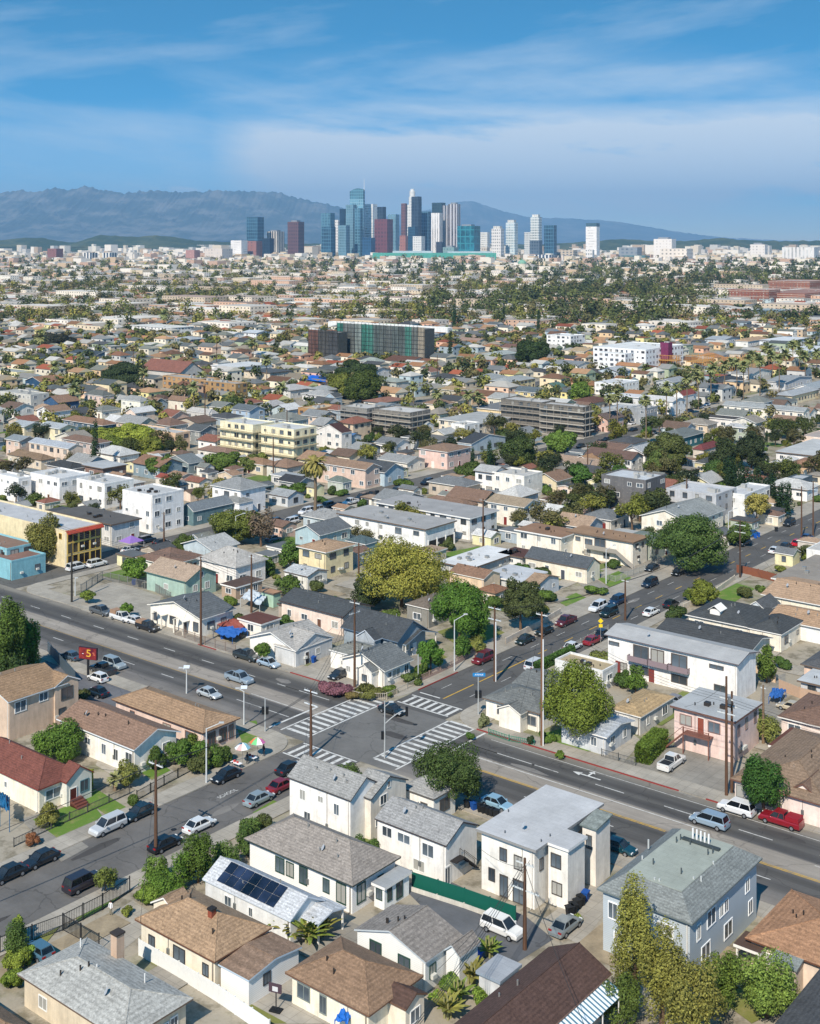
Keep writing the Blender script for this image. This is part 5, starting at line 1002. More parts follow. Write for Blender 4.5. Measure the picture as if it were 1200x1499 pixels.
tree(290,1292,54,1218,'4f6a26','green tree on the verge by the solar-panel house',1.4,cb=.05); tree(262,1300,40,1248,'5a7a2c','lighter green tree left of the verge tree',1.3,cb=.02); tree(228,1290,36,1255,'66843a','light green shrubby tree behind the tan roof',1.2,cb=.0)
tree(155,1305,34,1268,'6c7434','small olive street tree beside the dark parked van',1.2,cb=.2); tree(27,1378,20,1340,'768c34','small round yellow-green clipped tree by the iron fence',1.5,cb=.3)
tree(385,972,24,941,'55742e','small ball-shaped clipped tree before the white cross-gabled bungalow',1.8,cb=.4); tree(128,884,20,865,'6c8434','small round clipped tree at the rounded corner of the vacant lot',1.6,cb=.35); tree(186,905,20,883,'587c2a','small round clipped tree beside the loaded white truck',1.6,cb=.35)
tree(630,985,38,935,'5a7c2c','round green garden tree beside the slate blue porch',1.6,cb=.25); tree(675,965,26,932,'55742c','small green garden tree left of the maroon car',1.5,cb=.1); tree(700,945,26,910,'55782c','small bright tree by the front fence',1.3,cb=.1)
tree(66,825,50,755,'76783a','tall yellowish tree in front of the yellow apartments',1.2,cb=.15); tree(85,800,40,757,'6a7034','yellowish tree against the yellow apartment wall',1.2,cb=.1)
tree(198,850,36,815,'68842e','leafy yellow-green tree left of the aqua green house',1.3,cb=.0); tree(272,812,36,784,'4a5f2a','dark green tree above the aqua green house',1.3,cb=.0); tree(345,795,70,745,'66702f','wide olive tree beside the pale grey hip roof',1.3,cb=.05); tree(382,800,40,742,'7a6c5c','bare grey-brown tree beside the wide olive tree',.35,cb=.2)
tree(422,870,40,842,'5a7430','spiky green tree beside the mint shed',1.,cb=.1); tree(388,842,36,815,'54702c','green tree behind the mint shed',1.2,cb=.0); tree(425,832,34,795,'5c7a34','green tree left of the yellow tan-roofed house',1.2,cb=.0)
tree(1030,885,40,852,'6c7c2e','rounded yellow-green tree at the roadside by the charcoal roofs',1.4,cb=.0); tree(1010,880,20,862,'5c742c','small green tree left of the rounded roadside one',1.2,cb=.0)
tree(1145,1000,26,950,'56742e','slim green tree right of the long white balcony apartments',1.2,cb=.05) if False else tree(1122,1000,28,945,'56742e','slim green tree right of the long white balcony apartments',1.2,cb=.05)
tree(930,1015,30,975,'5c7c30','small green tree in front of the long white balcony apartments',1.2,cb=.0); tree(905,700+22,30,680,'4c6a2c',None,1.,cb=.1)
tree(850,712,36,680,'4c7030','green tree beside the yellow-fronted gabled house',1.2,cb=.1); tree(820,662,44,630,'6c8436','bright green street tree in front of the eastern scaffolded blocks',1.2,cb=.1); tree(978,690,60,638,'5c6434','large brownish green tree above the dark grey box building',1.2,cb=.1); tree(965,698,40,660,'66743a','green tree left of the large brownish one',1.1,cb=.1)
tree(1060,698,36,640,'3c4a2a','dark tree left of the row of cypresses',1.2,cb=.05); tree(1100,690,44,632,'38462a','dark tall tree behind the row of cypresses',1.2,cb=.05); tree(1045,702,30,675,'4c6830','green tree at the left end of the cypress row',1.2,cb=.05)
tree(780,535,46,495,'3c4c26','big dark tree right of the netted site',1.2,cb=.02); tree(185,565,64,533,'38482a','large dark tree in front of the church hall',1.2,cb=.02); tree(345,602+0,24,580,'4c6030',None,1.,cb=.0)
tree(530,592,54,545,'4c5c28','large green tree left of the twin scaffolded blocks',1.2,cb=.02); tree(500,583,50,548,'6c7430','yellow-green tree beside the blue tarpaulin',1.2,cb=.02); tree(520,560,60,530,'3c4c28','dark green tree behind the yellow-green one',1.2,cb=.02)
tree(160,650,50,625,'88943a','vine-like yellow-green tree over the house roofs',1.2,cb=.0); tree(195,655,60,622,'94a03c','bright yellow-green vine-covered tree, the widest of its group',1.3,cb=.0); tree(215,668,50,640,'7c8434','yellow-green tree below the flat peach building',1.2,cb=.0); tree(170,668,40,640,'6c7c30','green tree at the foot of the vine-covered group',1.2,cb=.0)
tree(235,690+8,44,668,'54702c',None,1.1,cb=.0); tree(330,690,56,662,'5c7430','green tree below the brown hip roofs',1.1,cb=.0); tree(365,690,44,668,'5c6c34',None,1.,cb=.0); tree(52,740+0,26,722,'56642c',None,1.,cb=.0)
tree(690,705,50,678,'4a602c','green tree at the foot of the cypress pair',1.1,cb=.0); tree(745,650,60,630,'4c5c30',None,1.1,cb=.0); tree(760,690-5,46,640,'46582c','dark green tree right of the cypress pair',1.1,cb=.0); tree(850,570+22,30,560,'6c8434',None,1.2,cb=.0); tree(75,510,60,488,'3c3c30','dark brownish tree near the left edge',1.2,cb=.0)
tree(1108,770,34,722,'a09a50','pale yellow palm-like tree beside the light grey block',1.,cb=.35); tree(1082,800,34,765,'4f6a2e','green tree right of the big round street tree',1.2,cb=.0)
for i in range(13):   # cypress row
    X,Y=PX(1062+i*7.6,716+i*3.4); s=(Y and FX/Y); r=mk('cypress',None,None,(X,Y,0)); tag(r,None,'cypress','cypresses in a row'); H=(50+9*math.sin(i*2.3))/s
    mk('crown',PROTO[('c',0)][0] if PROTO else None,r,(0,0,H*.5),i,(2.3,2.3,H/7.2)); PEND.append((r,'narrow dark green cypress in the tall screening row',1062+i*7.6,700,False))
for px,py,yt,lb in ((691,705,650,'tall slim cypress, the left one of the pair'),(716,700,640,'tall slim cypress, the right one of the pair'),(139,690,608,'single tall dark cypress among the cream apartments'),(659,520+9,478,'dark cypress at the right end of the netted site'),(788,490,450,'pointed dark conifer beyond the long white warehouse'),(737,480,445,'pointed dark conifer near the warehouse end'),(665,485,440,'pointed dark conifer just right of the warehouse')):
    X,Y=PX(px,py); s=FX/Y; r=mk('cypress',None,None,(X,Y,0)); tag(r,lb,'cypress','single cypresses'); H=(py-yt)/s; mk('crown',PROTO[('c',0)][0],r,(0,0,H*.5),0,(H*.12,H*.12,H/7.2)); mk('trunk',PROTO[('c',0)][1],r,(0,0,0))
palm(461,757,666,25,'date','stout date palm with a full golden-green crown by the side street',nw=False)
R_=random.Random(5)
for px,py,yt in ((903,640,572),(945,655,580),(1005,610,548),(1022,600,545),(1040,590,535),(1060,585,528),(1078,580,525),(1095,572,520),(1110,560,518),(1130,555,515),(1150,550,512),(1170,545,508),(1045,572,530),(1070,565,525),(1100,553,514),(1125,545,505),(1160,532,500),(1185,528,498),(1020,575,535),(1088,590,530),(1112,580,522),(1140,575,520),(1178,560,515),(1195,552,510),(975,615,560),(990,622,562),(1098,655,620),(283,610,560),(295,575,545),(210,575+5,540),(390,560,520),(412,590,560),(605,590,560),(700,610,575),(685,612,572),(640,605,570),(892,632,578),(108,600,562),(80,570,530),(60,520,488),(370,530,495),(160,500,470),(240,485,455)):
    palm(px,py,yt,7.5+R_.random()*2.)
palm(168,1160-3,1132,14,'fan','small young palm on the verge in front of the cream bungalow',nw=False)
# banana clump
for i,(px,py,rp) in enumerate(((430,1375,24),(452,1382,26),(470,1372,22),(410,1362,18),(690,1440,20),(670,1465,18),(655,1490,20),(716,1400,14))):
    X,Y=PX(px,py); s=FX/Y; g_=np.random.default_rng(i+3); q=frond_quads(g_,26,rp/s*1.7,1.1,(.75,1.5),.3,5); rt=mk('banana_plant',None,None,(X,Y,0)); tag(rt,None,'banana plant','banana plants'); mk('foliage',quadmesh('foliage',q,M('leaf','7c8a3c' if i%2 else '8c8a44')),rt,(0,0,.5)); m=MB()
    for k in range(4): a=k*1.6; m.tube((math.cos(a)*.3,math.sin(a)*.3,0),(math.cos(a)*.35,math.sin(a)*.35,2.0),.13,.08,6)
    m.obj('stem',M('wood','8c8a5c'),rt); PEND.append((rt,'banana plant with ragged yellow-green leaves '+('behind the tan bungalow' if i<4 else 'beside the white grey-roofed bungalow'),px,py,False))
# shrubs and hedges
for a in ((70,1208,38,26,'7c7a3c'),(48,1236,20,16,'8a5a40'),(235,1125,36,30,'4a6026'),(262,1118,44,34,'55722c'),(300,1120,50,34,'5c7a2e'),(325,1118,30,24,'4c6228'),(280,1105,40,26,'6c7c30'),(195,1182,18,18,'55682c'),(25,1420,44,34,'7c9238'),(12,1446,40,30,'6c8632'),(42,1408,26,20,'7a9a3c'),(185,1340,16,12,'7c8a3c'),(238,1310,60,34,'5f7f2c'),(215,1325,36,26,'6c8c34'),(255,1325,40,26,'5a7c2a'),
 (540,1030-10,40,14,'6c7038'),(600,1002,30,16,'5a6c34'),(618,992,24,20,'4c6a28'),(480,1012,30,14,'8a5c6c'),(500,1018,36,15,'84586a'),(520,1022,24,12,'7c6c44'),(640,1025,0,0,'')[:0] or (570,1018,26,12,'6a7c34'),(690,1082,16,10,'4c6a2c'),(708,1066,14,20,'7c8460'),(820,1110,14,10,'5c7c2c'),(800,1085,22,12,'5a7a2e'),(776,1090,10,12,'36482a'),
 (720,890,40,16,'4c6a2c'),(800,880,30,14,'55742c'),(870,870,34,14,'5c7a30'),(895,832,20,12,'4a6228'),(940,985,20,14,'4c6c2c'),(1135,1440,40,24,'6c8838'),(1060,1440,36,22,'5f7c34'),(660,1450,34,22,'56782c'),(640,1470,26,18,'7c9838'),(700,1470,30,20,'6c8c34'),(335,885,22,12,'5c742c'),(420,900,22,12,'7c6c50'),(225,835,20,12,'4c6a28'),(260,757,30,12,'84902f'),(230,760,20,10,'5a7a2c'),(300,800,16,8,'5c7430'),(560,770,0,0,'')[:0] or (470,735,20,8,'4c6830'),(380,720,30,14,'55702c'),(430,725,44,16,'4c6e2a'),(500,725,20,10,'4f6c2c'),(520,740,0,0,'')[:0] or (590,712,24,10,'54702c'),(845,1345,16,8,'7c8a3c'),(665,825,30,10,'708a34'),(700,822,34,9,'7c9438'),(815,805,22,10,'5c742c')): bush(*a)
# clipped hedge by the forecourt
def hedge(p0,p1,w,h,hx,lab):
    (x0,y0),(x1,y1)=PX(*p0),PX(*p1); L=math.hypot(x1-x0,y1-y0); g_=np.random.default_rng(int(L*10)); n=int(420*(L+w)*h*.9); n=min(n,9000)
    a=g_.uniform(-L/2,L/2,n); f=g_.integers(0,4,n); e_=g_.random(n)<.16; a=np.where(e_,np.sign(a)*L/2,a); f=np.where(e_,1,f); b=np.where(f==0,-w/2,np.where(f==1,w/2,g_.uniform(-w/2,w/2,n))); b=np.where(e_,g_.uniform(-w/2,w/2,n),b); z=np.where(f>=2,h,g_.uniform(0,h,n)); 
    nn=np.stack([np.zeros(n),np.where(f==0,-1.,np.where(f==1,1.,0.)),np.where(f>=2,1.,.2)],1)+g_.normal(size=(n,3))*.5; nn/=np.linalg.norm(nn,axis=1)[:,None]
    p=np.stack([a,b,z],1)+g_.normal(size=(n,3))*.07; rt=mk('hedge',None,None,((x0+x1)/2,(y0+y1)/2,0),math.atan2(y1-y0,x1-x0)); tag(rt,lab,'hedge','clipped hedges'); mk('foliage',leafmesh('foliage',p,nn,.14,g_,M('leaf',hx)),rt)
    m=MB(); m.box(-L/2+.4,L/2-.4,-w/2+.3,w/2-.3,0,h-.35); m.obj('branches',M('wood','3c4426'),rt)
hedge((940,1118),(967,1090),2.2,2.4,'66782c','tall clipped olive-green hedge beside the forecourt'); hedge((785,985),(838,958),1.,1.6,'4c6a2c','long dark green clipped hedge along the side street pavement'); hedge((248,1105-6),(246,1105+8),.6,.5,'55722c','x') if False else None
hedge((126,1160),(129,1150),1.2,2.2,'9ca02c','small yellow-green clipped hedge block beside the red-roofed bungalow')
# ================================================================ vehicles
NS='parked on the '; K='7'
C_=[(12,1286,'sedan','1e2226','-v','cut by the left edge of the photo'),(60,1264,'sedan','20242a','-v','behind the one at the left edge, by the kerb'),(158,1216,'suv','c4c6c6','-v','with roof rack, in front of the red-roofed bungalow'),(205,1195,'sedan','1c2a30','-v','just behind the pale sport utility vehicle'),(331,1141,'sedan','1e2024','-v','beside the parasols'),
(122,1299,'suv','2c2830','v','nose-in to the small olive tree on the side street'),(242,1241,'sedan','17181a','v','at the foot of the nearest utility pole'),(292,1214,'sedan','dcdedc','v','half hidden behind the verge tree'),(379,1175,'sedan','8c989c','v','last before the southern white houses'),(412,1156,'sedan','7c2028','v','behind the two-storey corner house'),(424,1130,'sedan','202428','v','waiting beside the south crosswalk'),
(573,1044,'sedan','1c262c','u','crossing the middle of the junction'),(350,998,'pickup','8c9ca8','u','driving along the boulevard toward the junction'),(361,965,'pickup','343c3e','u','parked before the white cross-gabled bungalow'),(393,975,'sedan','9cb0c0','u','parked beside the ball-shaped clipped tree'),(148,899,'pickup','5a5e60','u','parked first along the vacant lot'),(178,908,'pickup','e0e0de','u','loaded with a brown box beside the vacant lot'),(216,922,'pickup','2a2a2c','u','with dark stake bed, last in the row by the vacant lot'),(199,914,'hatchback','dcdcda','u','squeezed between the loaded pickup and the stake truck'),
(112,834,'minivan','dcdedc','v','parked by the yellow arcaded apartments'),(142,829,'suv','d8dad8','v','parked just ahead of the pale minivan'),(220,808,'sedan','e4e4e2','v','on the drive left of the aqua green house'),(190,808,'sedan','d8dcdc','v','under the purple canopy'),(215,794,'suv','24384c','v','beside the purple canopy'),(236,797,'sedan','20242a','v','next to the dark blue vehicle by the purple canopy'),(293,791,'minivan','3c5468','v','in front of the teal porch house'),(310,800,'sedan','6c1c28','v','behind the pale grey hip roof'),
(143,997,'hatchback','e6e6e4','-u','in the car park beside the red screen sign'),(167,977,'suv','98a4a8','u','facing the boulevard in the small car park'),(142,1018,'sedan','1c2830','-u','in shadow at the back of the small car park'),(103,965,'sedan','4c5c68','-u','in shade left of the red screen sign'),(150,985,'pickup','3c4044','-u','between the white hatchback and the red screen sign'),(306,1020,'sedan','b0b8bc','u','passing behind the long pink-walled house'),
(1038,1208,'minivan','8ca0b0','-u','driving on the boulevard at the right'),(1078,1190,'suv','e6e8e8','-u','parked beside the dark pointed tree'),(1143,1207,'pickup','8c1c28','-u','with matching camper shell beside the white parked vehicle'),(983,1122,'pickup','dcdcd8','v','on the forecourt of the pink house'),(735,1366,'suv','e2e2de','u','in the asphalt car park by the green fence'),(905,1246,'sedan','14404c','u','parked against the white apartment building'),(828,1362,'sedan','7c8486','v','in the alley before the maroon-brown roof'),(727,1182,'sedan','8cb0c4','u','beside the row of wheeled bins'),
(707,969,'suv','6c1c24','-v','first along the north-east street'),(768,941,'sedan','263230','-v','second along the north-east street'),(796,928,'sedan','1e2624','-v','third along the north-east street'),(828,914,'pickup','5c2028','-v','parked by the pale garden wall'),(838,951,'sedan','dcdedc','v','parked by the long dark clipped hedge'),(867,942,'sedan','8c2028','v','behind the small yellow warning sign'),(882,932,'sedan','242c3c','v','below the left end of the long white balcony apartments'),(875,893,'suv','d8dcde','-v','parked at the curb by the bright lawn'),(891,901,'suv','1c2c2c','-v','driving beside the pale parked vehicle'),(903,884,'suv','1c3450','-v','behind the pale vehicle by the bright lawn'),
(953,900,'sedan','e4e6e4','v','alone on the right side of the north-east street'),(982,888,'sedan','202428','v','by the rounded roadside tree'),(951,858,'suv','1e2c3c','-v','beside the upper lawn'),(954,835,'sedan','20262c','-v','on the drive of the stair-fronted apartments'),(993,841,'sedan','1c2024','-v','at the edge of the shade of the big round tree'),(1017,828,'sedan','20242a','-v','deep in the shade of the big round tree'),(784,978,'minivan','d4d8da','v','half hidden behind the grey cottage roof'),(1155,769,'suv','24282c','-v','far up the north-east street beside the bin'),(1134,809,'sedan','e0e2e0','v','far up the north-east street on the right side'),(1150,803,'sedan','24262a','v','just ahead of the far white one'),(1167,798,'sedan','c02028','v','bright, far up the north-east street'),(1181,790,'sedan','243c6c','v','ahead of the bright red one'),(1088,798,'suv','1e2c34','-v','right of the big round tree in shade'),(1100,785,'sedan','1c6090','-v','beside the blue tarpaulin by the light grey block'),
(405,765,'sedan','3c4c5c','v','a'),(425,767,'minivan','dcdcdc','-v','a'),(434,762,'sedan','4c6478','v','a'),(448,752,'suv','e0e0e0','-v','a'),(462,750,'minivan','9ca4a8','-v','a'),(478,744,'suv','3c444c','-v','a'),(513,738,'pickup','e4e4e2','-v','a'),(530,731,'suv','24282c','-v','a'),(545,728,'suv','202428','-v','a'),(400,792,'sedan','5c7484','v','a'),(386,780,'sedan','dcdede','v','a'),(625,709,'suv','1c2430','-v','a'),(580,722,'suv','2c3c4c','-v','a'),(648,721,'sedan','5c1c28','v','a'),(690,697,'sedan','3c4044','-v','a'),(700,788,'sedan','dcdedc','v','b'),(722,785,'suv','2c3c50','v','b'),(850,655,'sedan','2c343c','-v','c'),(878,649,'sedan','20242a','-v','c'),(888,645,'sedan','242c34','-v','c'),(910,636,'suv','30343c','-v','c'),(927,631,'sedan','202830','-v','c'),(946,627,'suv','2c3034','-v','c'),(955,636,'minivan','e0e0e0','v','c'),(1010,603,'sedan','3c4c64','v','c'),(1025,598,'sedan','dcdcdc','v','c'),(1035,594,'sedan','dcdee0','-v','c'),(1047,588,'sedan','202c38','-v','c'),(1085,577,'sedan','24282c','-v','c'),(1105,570,'sedan','3c4044','v','c'),(1115,566,'suv','c8ccd0','v','c'),(925,622,'sedan','d4d4d4','v','c')]
for c in C_:
    l={'a':'parked near the date palm street','b':'under the white flats on stilts','c':'far along the palm avenue'}.get(c[5],c[5])
    car(*c[:5],l,cargo='box' if c[:2]==(178,908) else ('stake' if c[:2]==(216,922) else ('shell' if c[:2]==(1143,1207) else None)))
X,Y=PX(1162,1003); car(1158,1040,'sedan','c0b49c','-u','beside the right end of the long white balcony apartments'); car(985,1030,'sedan','7c848c','-u','under the front wall of the long white balcony apartments'); car(497,992,'sedan','24282c','-v','in the drive of the white corner bungalow'); car(55,1400,'hatchback','4c7084','-u','behind the pale grey hip roof at bottom left')
# ================================================================ poles, lamps, signals
upole(228,1250,1113,'dark wooden pole by the side street, nearest on the left',((.5,2.6,'u'),)); upole(768,1390,1256,'brown wooden pole in front of the white apartment building',((.6,2.2,'u'),(3.4,3.6,'u')))
upole(455,1108,1009,'wooden pole with pale double crossarms rising behind the southern grey roof',((.3,2.6,'u'),(2.2,2.6,'u')),'d0d6d8'); upole(793,1092,896,'very tall pole with white cable riser beside the large bright green tree',((.4,2.,'u'),),pc='7a5a44',sleeve=True)
upole(724,997,888,'wooden pole with double crossarms and white riser by the blue street sign',((.3,2.6,'u'),(2.2,2.6,'u')),'c4ccd0',sleeve=True); upole(1063,1165,990,'tall brown pole in front of the pink house, the left one',((3.,2.,'u'),(5.,2.6,'u')),tr=1); upole(1071,1160,1012,'slimmer brown pole close behind the pole at the pink house',((2.,1.6,'u'),)); upole(1117,1089,1003,'plain brown pole right of the pink house',((.4,.8,'u'),),pc='7a6650')
upole(519,1007,878,'wooden pole at the white corner bungalow',((.5,2.2,'u'),(2.2,2.6,'v'))); upole(294,945,815,'dark wooden pole beside the white double-porched bungalow',((.3,1.2,'u'),)); upole(368,897,812,'dark wooden pole behind the low white shed',((.4,1.6,'u'),)); upole(1083,846,762,'dark wooden pole standing in the street beyond the big round tree',((1.,2.6,'u'),(2.6,2.6,'u')),pc='4c3c34')
upole(915,908,848,'wooden pole by the pale parked vehicles on the north-east street',((.3,1.6,'u'),)); upole(105,882,795,'black pole with a white notice at the rounded corner',(),pc='3a3834'); upole(1190,785,705,'wooden pole with pale crossarms at the right edge',((.3,2.6,'u'),(2.,2.6,'u')),'c4ccd0')
upole(578,1499,1499-10,'x',()) if False else None
for px,py,yt in ((525,850,795),(707,800,730),(1173,790,712),(420,640,600),(640,560,520),(300,620,560),(195,560,505),(317,540,490),(60,640,600),(400,700,640),(860,700,650),(1005,760,700),(745,610,570),(240,800,750)):
    upole(px,py,yt,'thin wooden pole '+where(px,py),((.4,2.,'u'),),armc='8c8c88')
slight(302,1147,1060,'pale street lamp beside the clipped garden on the side street',(1,.3)); slight(357,1062,1008,'solar street lamp near the south-west crosswalk',(-1,.2),1.,solar=True); slight(273,1015,978,'solar street lamp behind the long pink-walled roof',(-1,.2),1.,solar=True); slight(665,983,902,'pale street lamp on the pavement left of the maroon vehicle',(1,.6)); slight(887,855,800,'pale street lamp beside the upper lawn',(1,.6)); slight(1066,800,745,'pale street lamp right of the big round tree',(1,.3)); slight(345,800,752,'white street lamp beside the wide olive tree',(1,.3)); slight(110,872,846,'short pale lamp on the vacant lot corner',(.4,.2),.6)
signal(563,1110,1026,'traffic signal with curved mast arm at the south corner',(3.2,1.2,6.6),heads=1); signal(700,1047,985,'traffic signal on the north-east corner under the blue street sign',heads=2); signal(388,1072,1022,'traffic signal beside the parasols',heads=2); signal(612,1000,958,'short signal pole on the north corner',heads=0)
r=mk('street_sign',None,None,(*PX(700,1047),0),0); tag(r,'blue street name sign above the north-east signal','street sign'); X,Y,H=zh(700,1047,985); m=MB(); m.box(-.9,1.1,-.03,.03,H-.5,H+.05); m.obj('sign_plate',M('paint','1c7cb8'),r,(0,-.16,0)); m=MB(); m.tube((0,0,3.5),(0,0,H-.4),.05,n=6); m.obj('bracket',M('paint','a8acac'),r,(0,-.1,0)); text('lettering','AVENUE',.36,(.1,-.2,H-.22),(math.pi/2,0,0),M('paint','f0f4f4'),r)
r=mk('warning_sign',None,None,(*PX(936,884+49),0),0) if False else mk('warning_sign',None,None,(*PX(879,942),0),0); tag(r,'yellow pedestrian warning sign on a pole by the white balcony apartments','road sign'); X,Y,H=zh(879,942,912); m=MB(); m.tube((0,0,0),(0,0,H),.05,n=6); m.obj('pole',M('paint','8c8c88'),r); m=MB(); m.add([(0,-.06,H-.1),(.5,-.06,H+.4),(0,-.06,H+.9),(-.5,-.06,H+.4),(0,-.02,H-.1),(.5,-.02,H+.4),(0,-.02,H+.9),(-.5,-.02,H+.4)],[(0,1,2,3),(7,6,5,4),(0,4,5,1),(1,5,6,2),(2,6,7,3),(3,7,4,0)]); m.box(-.35,.35,-.06,-.02,H-.8,H-.2); m.obj('sign_plate',M('paint','e8c828'),r)
# screen sign "-5%"
X,Y,H=zh(129,992,948); r=mk('screen_sign',None,None,(X,Y,0),-TH+.35); tag(r,'red advertising screen sign showing a large yellow 5 above the small car park','advertising sign'); s=FX/Y; m=MB(); m.tube((0,0,0),(0,0,H-2.0),.22,n=8); m.obj('post',M('paint','2a2a2c'),r); m=MB(); m.box(-1.8,1.8,-.15,.2,H-2.0,H+.05); m.obj('cabinet',M('paint','34202c'),r)
t=NT('screen_face'); v=t.coord(); x=t.mix(t.rng(t.noise(v,.9,3),0,1,.4,.6),lin('5c1c2c'),lin('8c3430')); t.base(x); t.b.inputs['Roughness'].default_value=.4; m=MB(); m.box(-1.72,1.72,-.2,-.15,H-1.92,H-.03); m.obj('screen_panel',t.m,r); text('lettering','5',1.8,(.25,-.23,H-.95),(math.pi/2,0,0),M('paint','d8a83c'),r,ex=.02,sx=1.3); text('lettering','-',1.1,(-.9,-.23,H-.95),(math.pi/2,0,0),M('paint','e8dce0'),r); text('lettering','%',.75,(1.25,-.23,H-.95),(math.pi/2,0,0),M('paint','e07c60'),r)
# wires
def pt(l,dz=.35): X,Y,H,_=POLETOP[l]; return (X,Y,H-dz)
ks=list(POLETOP)
wire(pt(ks[0]),toXY(*[UVp(228,1250)[0]-4,UVp(228,1250)[1]-60])+(pt(ks[0])[2],),1.2,'three thin wires running off to the lower left from the nearest pole'); wire(pt(ks[0]),pt(ks[2]),1.2,'three thin wires from the nearest left pole to the double-crossarm pole'); wire(pt(ks[2]),pt(ks[8]),1.2,'three thin wires crossing the boulevard to the corner bungalow pole'); wire(pt(ks[4]),pt(ks[12]),1.2,'three thin wires along the north-east street'); wire(pt(ks[8]),pt(ks[9]),1.4,'three thin wires above the charcoal and white bungalows'); wire(pt(ks[5],3.1),pt(ks[3],.5),1.6,'three thin wires from the pink house to the very tall pole',r=.022); wire(pt(ks[3],.5),pt(ks[4]),1.2,'three thin wires over the corner cottage roof',r=.022); wire(pt(ks[11],1.),pt(ks[12]),1.4,'three thin wires beside the big round tree'); wire(pt(ks[1],.6),PX(560,1560,9.)+(9.,),1.,'three thin wires running to the bottom edge from the brown pole'); wire(pt(ks[1],.7),PX(900,1600,9.)+(9.,),1.,'three thin wires running over the maroon-brown roof',k=1,r=.03)
wire(pt(ks[5],3.2),toXY(UVp(1063,1165)[0]+50,UVp(1063,1165)[1]+1)+(pt(ks[5],3.2)[2],),1.4,'three thin wires running right along the boulevard',r=.022); wire(pt(ks[9]),toXY(UVp(294,945)[0]-50,UVp(294,945)[1])+(pt(ks[9])[2],),1.2,'three thin wires running left above the vacant lot')
for a,q,lb in ((0,(205,1350,3.4),'single wire dropping from the nearest pole to the tan bungalow'),(0,(120,1120,4.),'single wire dropping from the nearest pole to the red-roofed bungalow'),(1,(700,1240,6.),'single wire dropping to the white apartment building'),(1,(640,1420,3.2),'single wire dropping to the white grey-roofed bungalow'),(2,(440,1140,6.),'single wire dropping to the white corner two-storey house'),(8,(560,985,3.4),'single wire dropping to the white corner bungalow'),(8,(440,955,3.4),'single wire dropping to the cross-gabled bungalow'),(9,(270,905,4.),'single wire dropping to the double-porched bungalow'),(5,(1000,1035,6.),'single wire dropping to the pink house'),(3,(760,1045,3.4),'single wire dropping to the corner cottage'),(11,(1150,860,3.5),'single wire dropping across the north-east street')):
    wire(pt(ks[a],1.),PX(*q)+(q[2],),.5,lb,k=1,r=.022)
# ================================================================ fences and walls
fence([(203,1398),(262,1432),(320,1468),(395,1520)],1.7,'solid','dfe0dc','white solid fence between the two bottom left bungalows')
fence([(92,1362),(150,1332),(190,1306)],1.8,'iron','26282a','black iron fence along the pavement at bottom left'); fence([(0,1396),(92,1362),(145,1392)],1.8,'iron','2a2c2e','black iron fence and gate around the driveway corner')
fence([(603,1300),(680,1325),(755,1352)],1.9,'solid','12584a','dark green screened fence beside the asphalt car park'); fence([(601,1304),(679,1329),(754,1356)],.5,'wall','c8c4b8','low pale kerb wall at the foot of the green fence')
fence([(20,1240),(75,1214),(128,1190),(190,1162)],1.1,'iron','4c4c4a','low iron fence before the red-roofed bungalow'); fence([(200,1172),(240,1150),(300,1118)],1.3,'iron','2c2e2c','iron fence before the cream bungalow garden')
fence([(485,1012),(530,1024),(566,1024),(610,1003)],1.1,'picket','b8b0a0','low picket fence around the white corner bungalow'); fence([(612,1000),(660,978),(700,955)],1.2,'picket','a48c80','brick and iron front fence along the north corner street',base=.5); fence([(740,944),(790,918),(820,900)],1.3,'wall','ccc0b0','pale garden wall on the far side of the north-east street')
fence([(118,868),(150,848),(225,865),(250,880)],1.8,'picket','7c7c78','grey mesh fence around the vacant lot'); fence([(256,930),(300,945),(345,958)],1.7,'picket','8c7c70','patchwork fence in front of the blue tarpaulin yard'); fence([(810,965),(850,945),(890,925)],1.3,'picket','9c9c94','grey railing on the right pavement of the north-east street'); fence([(1000,893),(1050,868),(1075,850)],1.2,'wall','d4c8b4','cream garden wall by the rounded roadside tree'); fence([(1078,838),(1110,845),(1150,856)],1.8,'solid','80503c','brown wooden fence beyond the cream garden wall')
fence([(880,1108),(930,1122)],1.2,'iron','5c5c58','small iron gate across the drive beside the hedge'); fence([(715,1075),(745,1085),(782,1092)],.9,'picket','2a7c64','green front rail of the corner cottage'); fence([(1140,1010),(1170,1022),(1200,1030)],1.8,'solid','b89c84','tan wooden fence behind the parked beige car'); fence([(860,838),(900,852),(960,830)],1.3,'picket','a4a49c','grey railing around the upper lawn')
fence([(70,955),(96,985),(110,1000)],2.,'solid','4c5a64','tall blue-grey fence left of the small car park'); fence([(1092,985),(1135,1000)],1.8,'wall','dcc0a0','tan block wall behind the slim green tree')
# ================================================================ bins, tarpaulins, canopy, parasols, people, basketball stand
def bin_(px,py,hx,lab,s=1.):
    X,Y=PX(px,py); r=mk('wheeled_bin',None,None,(X,Y,0),px*.3); tag(r,None,'wheeled bin','wheeled rubbish bins'); m=MB(); m.add([(-.25*s,-.3*s,0),(.25*s,-.3*s,0),(.25*s,.3*s,0),(-.25*s,.3*s,0),(-.32*s,-.4*s,1.),(.32*s,-.4*s,1.),(.32*s,.4*s,1.),(-.32*s,.4*s,1.)],[(0,3,2,1),(4,5,6,7),(0,1,5,4),(1,2,6,5),(2,3,7,6),(3,0,4,7)]); m.obj('bin_body',M('paint',hx),r); m=MB(); m.box(-.36*s,.36*s,-.46*s,.44*s,1.,1.1); m.obj('lid',M('paint',hx),r); PEND.append((r,'%s wheeled bin %s'%(cname(hx,['blue','black','dark green','grey']),lab),px,py,False))
